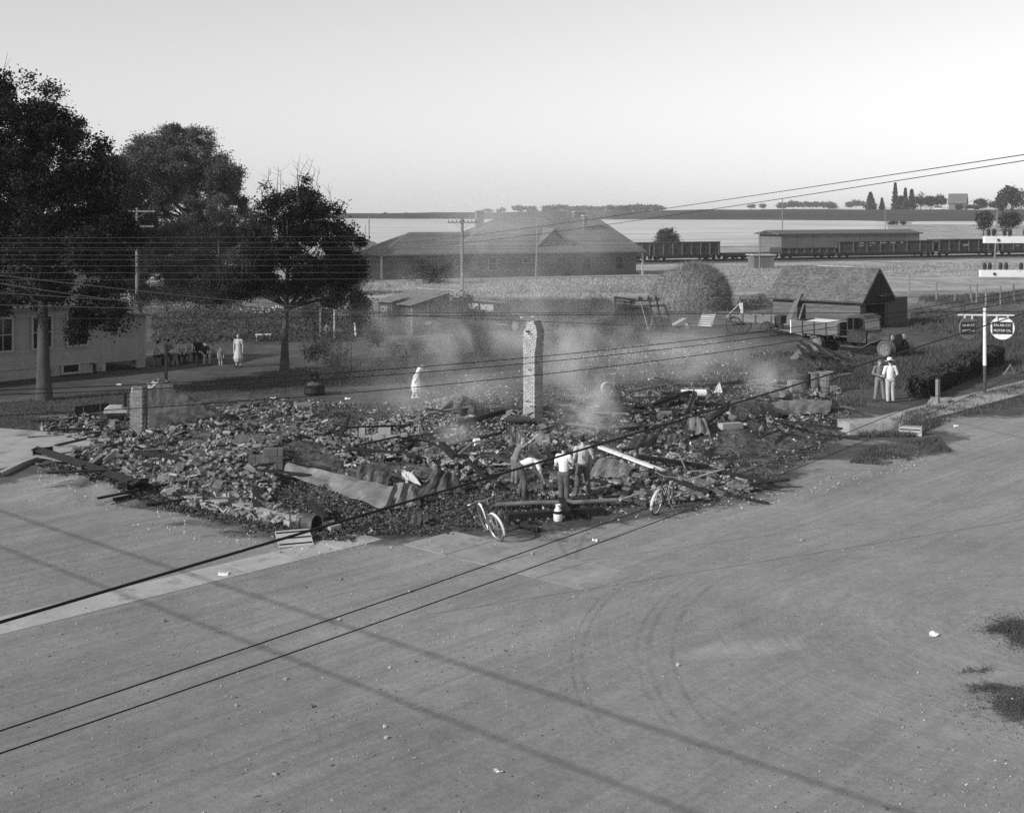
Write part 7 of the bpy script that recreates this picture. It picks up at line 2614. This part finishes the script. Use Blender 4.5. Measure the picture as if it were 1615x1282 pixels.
person('person all in black seated high in the row, dark against the garden', 312, 570, 1.75, 190, SIT, topm='cloth_dark', sleeves='long', legm='cloth_dark')
person('person in dark clothes with bare shins seated right of the figure in black', 322, 575, 1.60, 215, SIT, topm='cloth_dark', leg='shorts', legm='cloth_dark')
SITG = dict(SIT)
SITG.update({a: (b[0], b[1], b[2] - .34) for a, b in SIT.items() if a[:2] in ('pe', 'ch', 'ne', 'he', 'hi', 'sh', 'el', 'wr')})
SITG.update(knl=(-.2, .36, .30), knr=(.2, .36, .30), anl=(-.1, .55, .07), anr=(.1, .55, .07))
person('child in pale shirt sitting on the grass at the right of the row', 337, 563, 1.35, 165, SITG, topm='cloth_pale', legm='cloth_mid')
person('toddler in grey playsuit standing in front of the sitting people', 348, 578, .98, 190, dict(hed=(0, .03, 1.66)), topm='cloth_mid', leg='shorts', legm='cloth_mid', slim=1.25)

# a pale dog lying at the feet of the row
g = G0(276, 577)
dg = thing('dog', 'pale shaggy dog sitting between the seated people', 'dog', g, math.radians(200))
b = MB()
b.cap((0, -.16, .17), (0, .12, .40), .16, .13, .9)
b.cap((0, .12, .42), (0, .20, .58), .09, .085)
b.ell((0, .24, .63), (.08, .10, .085), None, 12, 8)
b.cap((0, .30, .61), (0, .38, .59), .045, .035)
for s in (-1, 1):
    b.cap((s * .08, .14, .34), (s * .08, .17, .04), .045, .032)
    b.cap((s * .12, -.14, .16), (s * .14, .04, .10), .085, .05)
    b.cap((s * .14, .04, .08), (s * .13, .10, .03), .035, .03)
    b.cap((s * .075, .21, .68), (s * .10, .19, .58), .03, .02)
b.cap((0, -.28, .08), (0, -.44, .05), .035, .02)
o = b.build('body', MATS['cloth_trouser'], dg)
md = o.modifiers.new('join', 'REMESH')
md.mode = 'VOXEL'
md.voxel_size = .016
md.use_smooth_shade = True
# ------------------------------------------------------------------ wires
def wire(label, a, b, r, sag=0.0, m='wire_dark', group=None, n=28, cat='wire'):
    p, q = at(*a), at(*b)
    pts = []
    for i in range(n + 1):
        s_ = i / n
        pts.append(p.lerp(q, s_) - UP * (sag * 4 * s_ * (1 - s_)))
    return tag(MB().tube(pts, r, 6).build('wire', MATS[m]), label, cat, group)


# at(column, distance, row)
wire('thick dark cable sweeping from lower left up to the right before the ruin', (-330, 5.2, 1078), (1900, 30, 396), .008, .10)
wire('upper one of two thin twisted wires crossing the road in the foreground', (-330, 5.6, 1262), (1900, 36, 400), .0042, .55)
wire('lower one of two thin twisted wires crossing the road in the foreground', (-330, 5.6, 1300), (1900, 36, 420), .0042, .55)
wire('upper wire of the pair rising across the sky to the right', (560, 120, 389), (1668, 20, 236), .008, .25)
wire('lower wire of the pair rising across the sky to the right', (560, 120, 394), (1700, 20, 240), .008, .42)
wire('upper wire of the dark pair crossing behind the chimney top', (-200, 20, 622), (1800, 34, 418), .0075, .62)
wire('lower wire of the dark pair crossing behind the chimney top', (-200, 20, 628), (1800, 34, 424), .0075, .66)
wire('single dark wire crossing in front of the woman in white and the chimney', (-200, 22, 664), (1800, 36, 430), .0085, .70)
wire('thin straight wire passing the top of the chimney', (-200, 34, 505), (1800, 34, 490), .009, .0)
wire('upper pale wire before the clapboard house', (-120, 22, 420), (700, 44, 500), .009, .10, 'wire_pale')
wire('second pale wire before the clapboard house', (-120, 22, 428), (420, 40, 497), .009, .10, 'wire_pale')
wire('third pale wire before the clapboard house', (-120, 22, 455), (1500, 60, 520), .009, .25, 'wire_pale')
wire('lowest pale wire before the clapboard house', (-120, 22, 478), (1400, 60, 478), .009, .3, 'wire_pale')
for i, (y0, y1) in enumerate([(376, 356), (383, 366), (391, 371), (395, 380), (402, 388), (409, 392), (420, 404), (430, 415), (441, 421)]):
    wire(['topmost', 'second from the top', 'third from the top', 'fourth from the top', 'middle', 'fourth from the bottom', 'third from the bottom', 'second from the bottom', 'lowest'][i] + ' of nine faint telephone wires running level across trees and depot', (-120, 44, y0), (1800, 60, y1), .0052, .12 + .03 * (i % 3), 'wire_pale', 'telephone wires across the trees')
# power lines along the left street beside the viewpoint; their shadows cross the road
ssun = 1 / math.tan(math.radians(SUN_EL))
for i, ((x0, y0), (x1, y1), h, r) in enumerate((((0, 862), (1092, 1282), 9.2, .020), ((500, 972), (1432, 1282), 9.8, .023))):
    a, b = G0(x0, y0), G0(x1, y1)
    d = (b - a).normalized()
    off = SUN_DIR * h * ssun + UP * h
    p, q = a + off - d * 16, b + off + d * 5
    tag(MB().tube([p, q], r, 6).build('power_line', MATS['wire_dark']), ['lower power line along the left street, beyond the left picture edge', 'higher power line along the left street, beyond the left picture edge'][i], 'power line')


# ------------------------------------------------------------------ smoke drifting from the ruin
def smoke_mat(name, dens, scale, thr):
    m = bpy.data.materials.new(name)
    m.use_nodes = True
    nt = m.node_tree
    nt.nodes.clear()
    out = nt.nodes.new('ShaderNodeOutputMaterial')
    v = nt.nodes.new('ShaderNodeVolumePrincipled')
    v.inputs['Color'].default_value = (.97, .97, .97, 1)
    v.inputs['Anisotropy'].default_value = -.1
    tc = nd(nt, 'ShaderNodeTexCoord')
    ln_ = nd(nt, 'ShaderNodeVectorMath')
    ln_.operation = 'LENGTH'
    nt.links.new(tc.outputs['Object'], ln_.inputs[0])
    fall = remap(nt, ln_.outputs['Value'], 0.15, 1.0, 1, 0)
    g_ = nd(nt, 'ShaderNodeNewGeometry')
    n = noise(nt, g_.outputs['Position'], scale, 4.0, .6, .6)
    n = remap(nt, n, thr, thr + .28, 0, 1)
    dn = mth(nt, 'MULTIPLY', mth(nt, 'MULTIPLY', n, mth(nt, 'MULTIPLY', fall, fall)), dens)
    nt.links.new(dn, v.inputs['Density'])
    nt.links.new(v.outputs[0], out.inputs['Volume'])
    return m


def smoke(px, py, dz, rx, ry, rz_, dens, scale=.5, thr=.42, rot=0.0):
    g = G(px, py)
    o = MB().ell((0, 0, 0), (1, 1, 1), None, 24, 14).build('smoke', smoke_mat('smoke', dens, scale, thr))
    o.location = g + UP * dz
    o.scale = (rx, ry, rz_)
    o.rotation_euler = (0, 0, rot)
    tag(o, kind='stuff')


smoke(800, 640, 2.4, 11, 7, 3.6, .34, .42, .48)
smoke(900, 620, 1.9, 5.2, 4.0, 3.2, .55, .6, .46)
smoke(1090, 612, 1.6, 5, 4, 2.4, .5, .6, .44)
smoke(930, 690, .9, 1.6, 1.8, 2.0, 1.5, 1.1, .42)
smoke(700, 655, .8, 5, 3, 1.5, .42, .6, .40)
smoke(760, 560, 3.6, 9, 7, 4.6, .27, .34, .48)
smoke(830, 470, 7, 18, 22, 8, .06, .16, .42)
smoke(1215, 630, .8, 2.0, 1.6, 1.4, .8, 1.0, .42)
smoke(720, 710, .5, 1.6, 1.3, .9, .8, 1.3, .42)

# ------------------------------------------------------------------ the hazy summer air
m = bpy.data.materials.new('haze')
m.use_nodes = True
nt = m.node_tree
nt.nodes.clear()
out = nt.nodes.new('ShaderNodeOutputMaterial')
v = nt.nodes.new('ShaderNodeVolumePrincipled')
v.inputs['Color'].default_value = (.92, .92, .92, 1)
v.inputs['Density'].default_value = 0.00017
v.inputs['Anisotropy'].default_value = 0.1
nt.links.new(v.outputs[0], out.inputs['Volume'])
hz = MB().box((0, 4500, 20), (24000, 12000, 66)).build('haze', m)
tag(hz, kind='stuff')
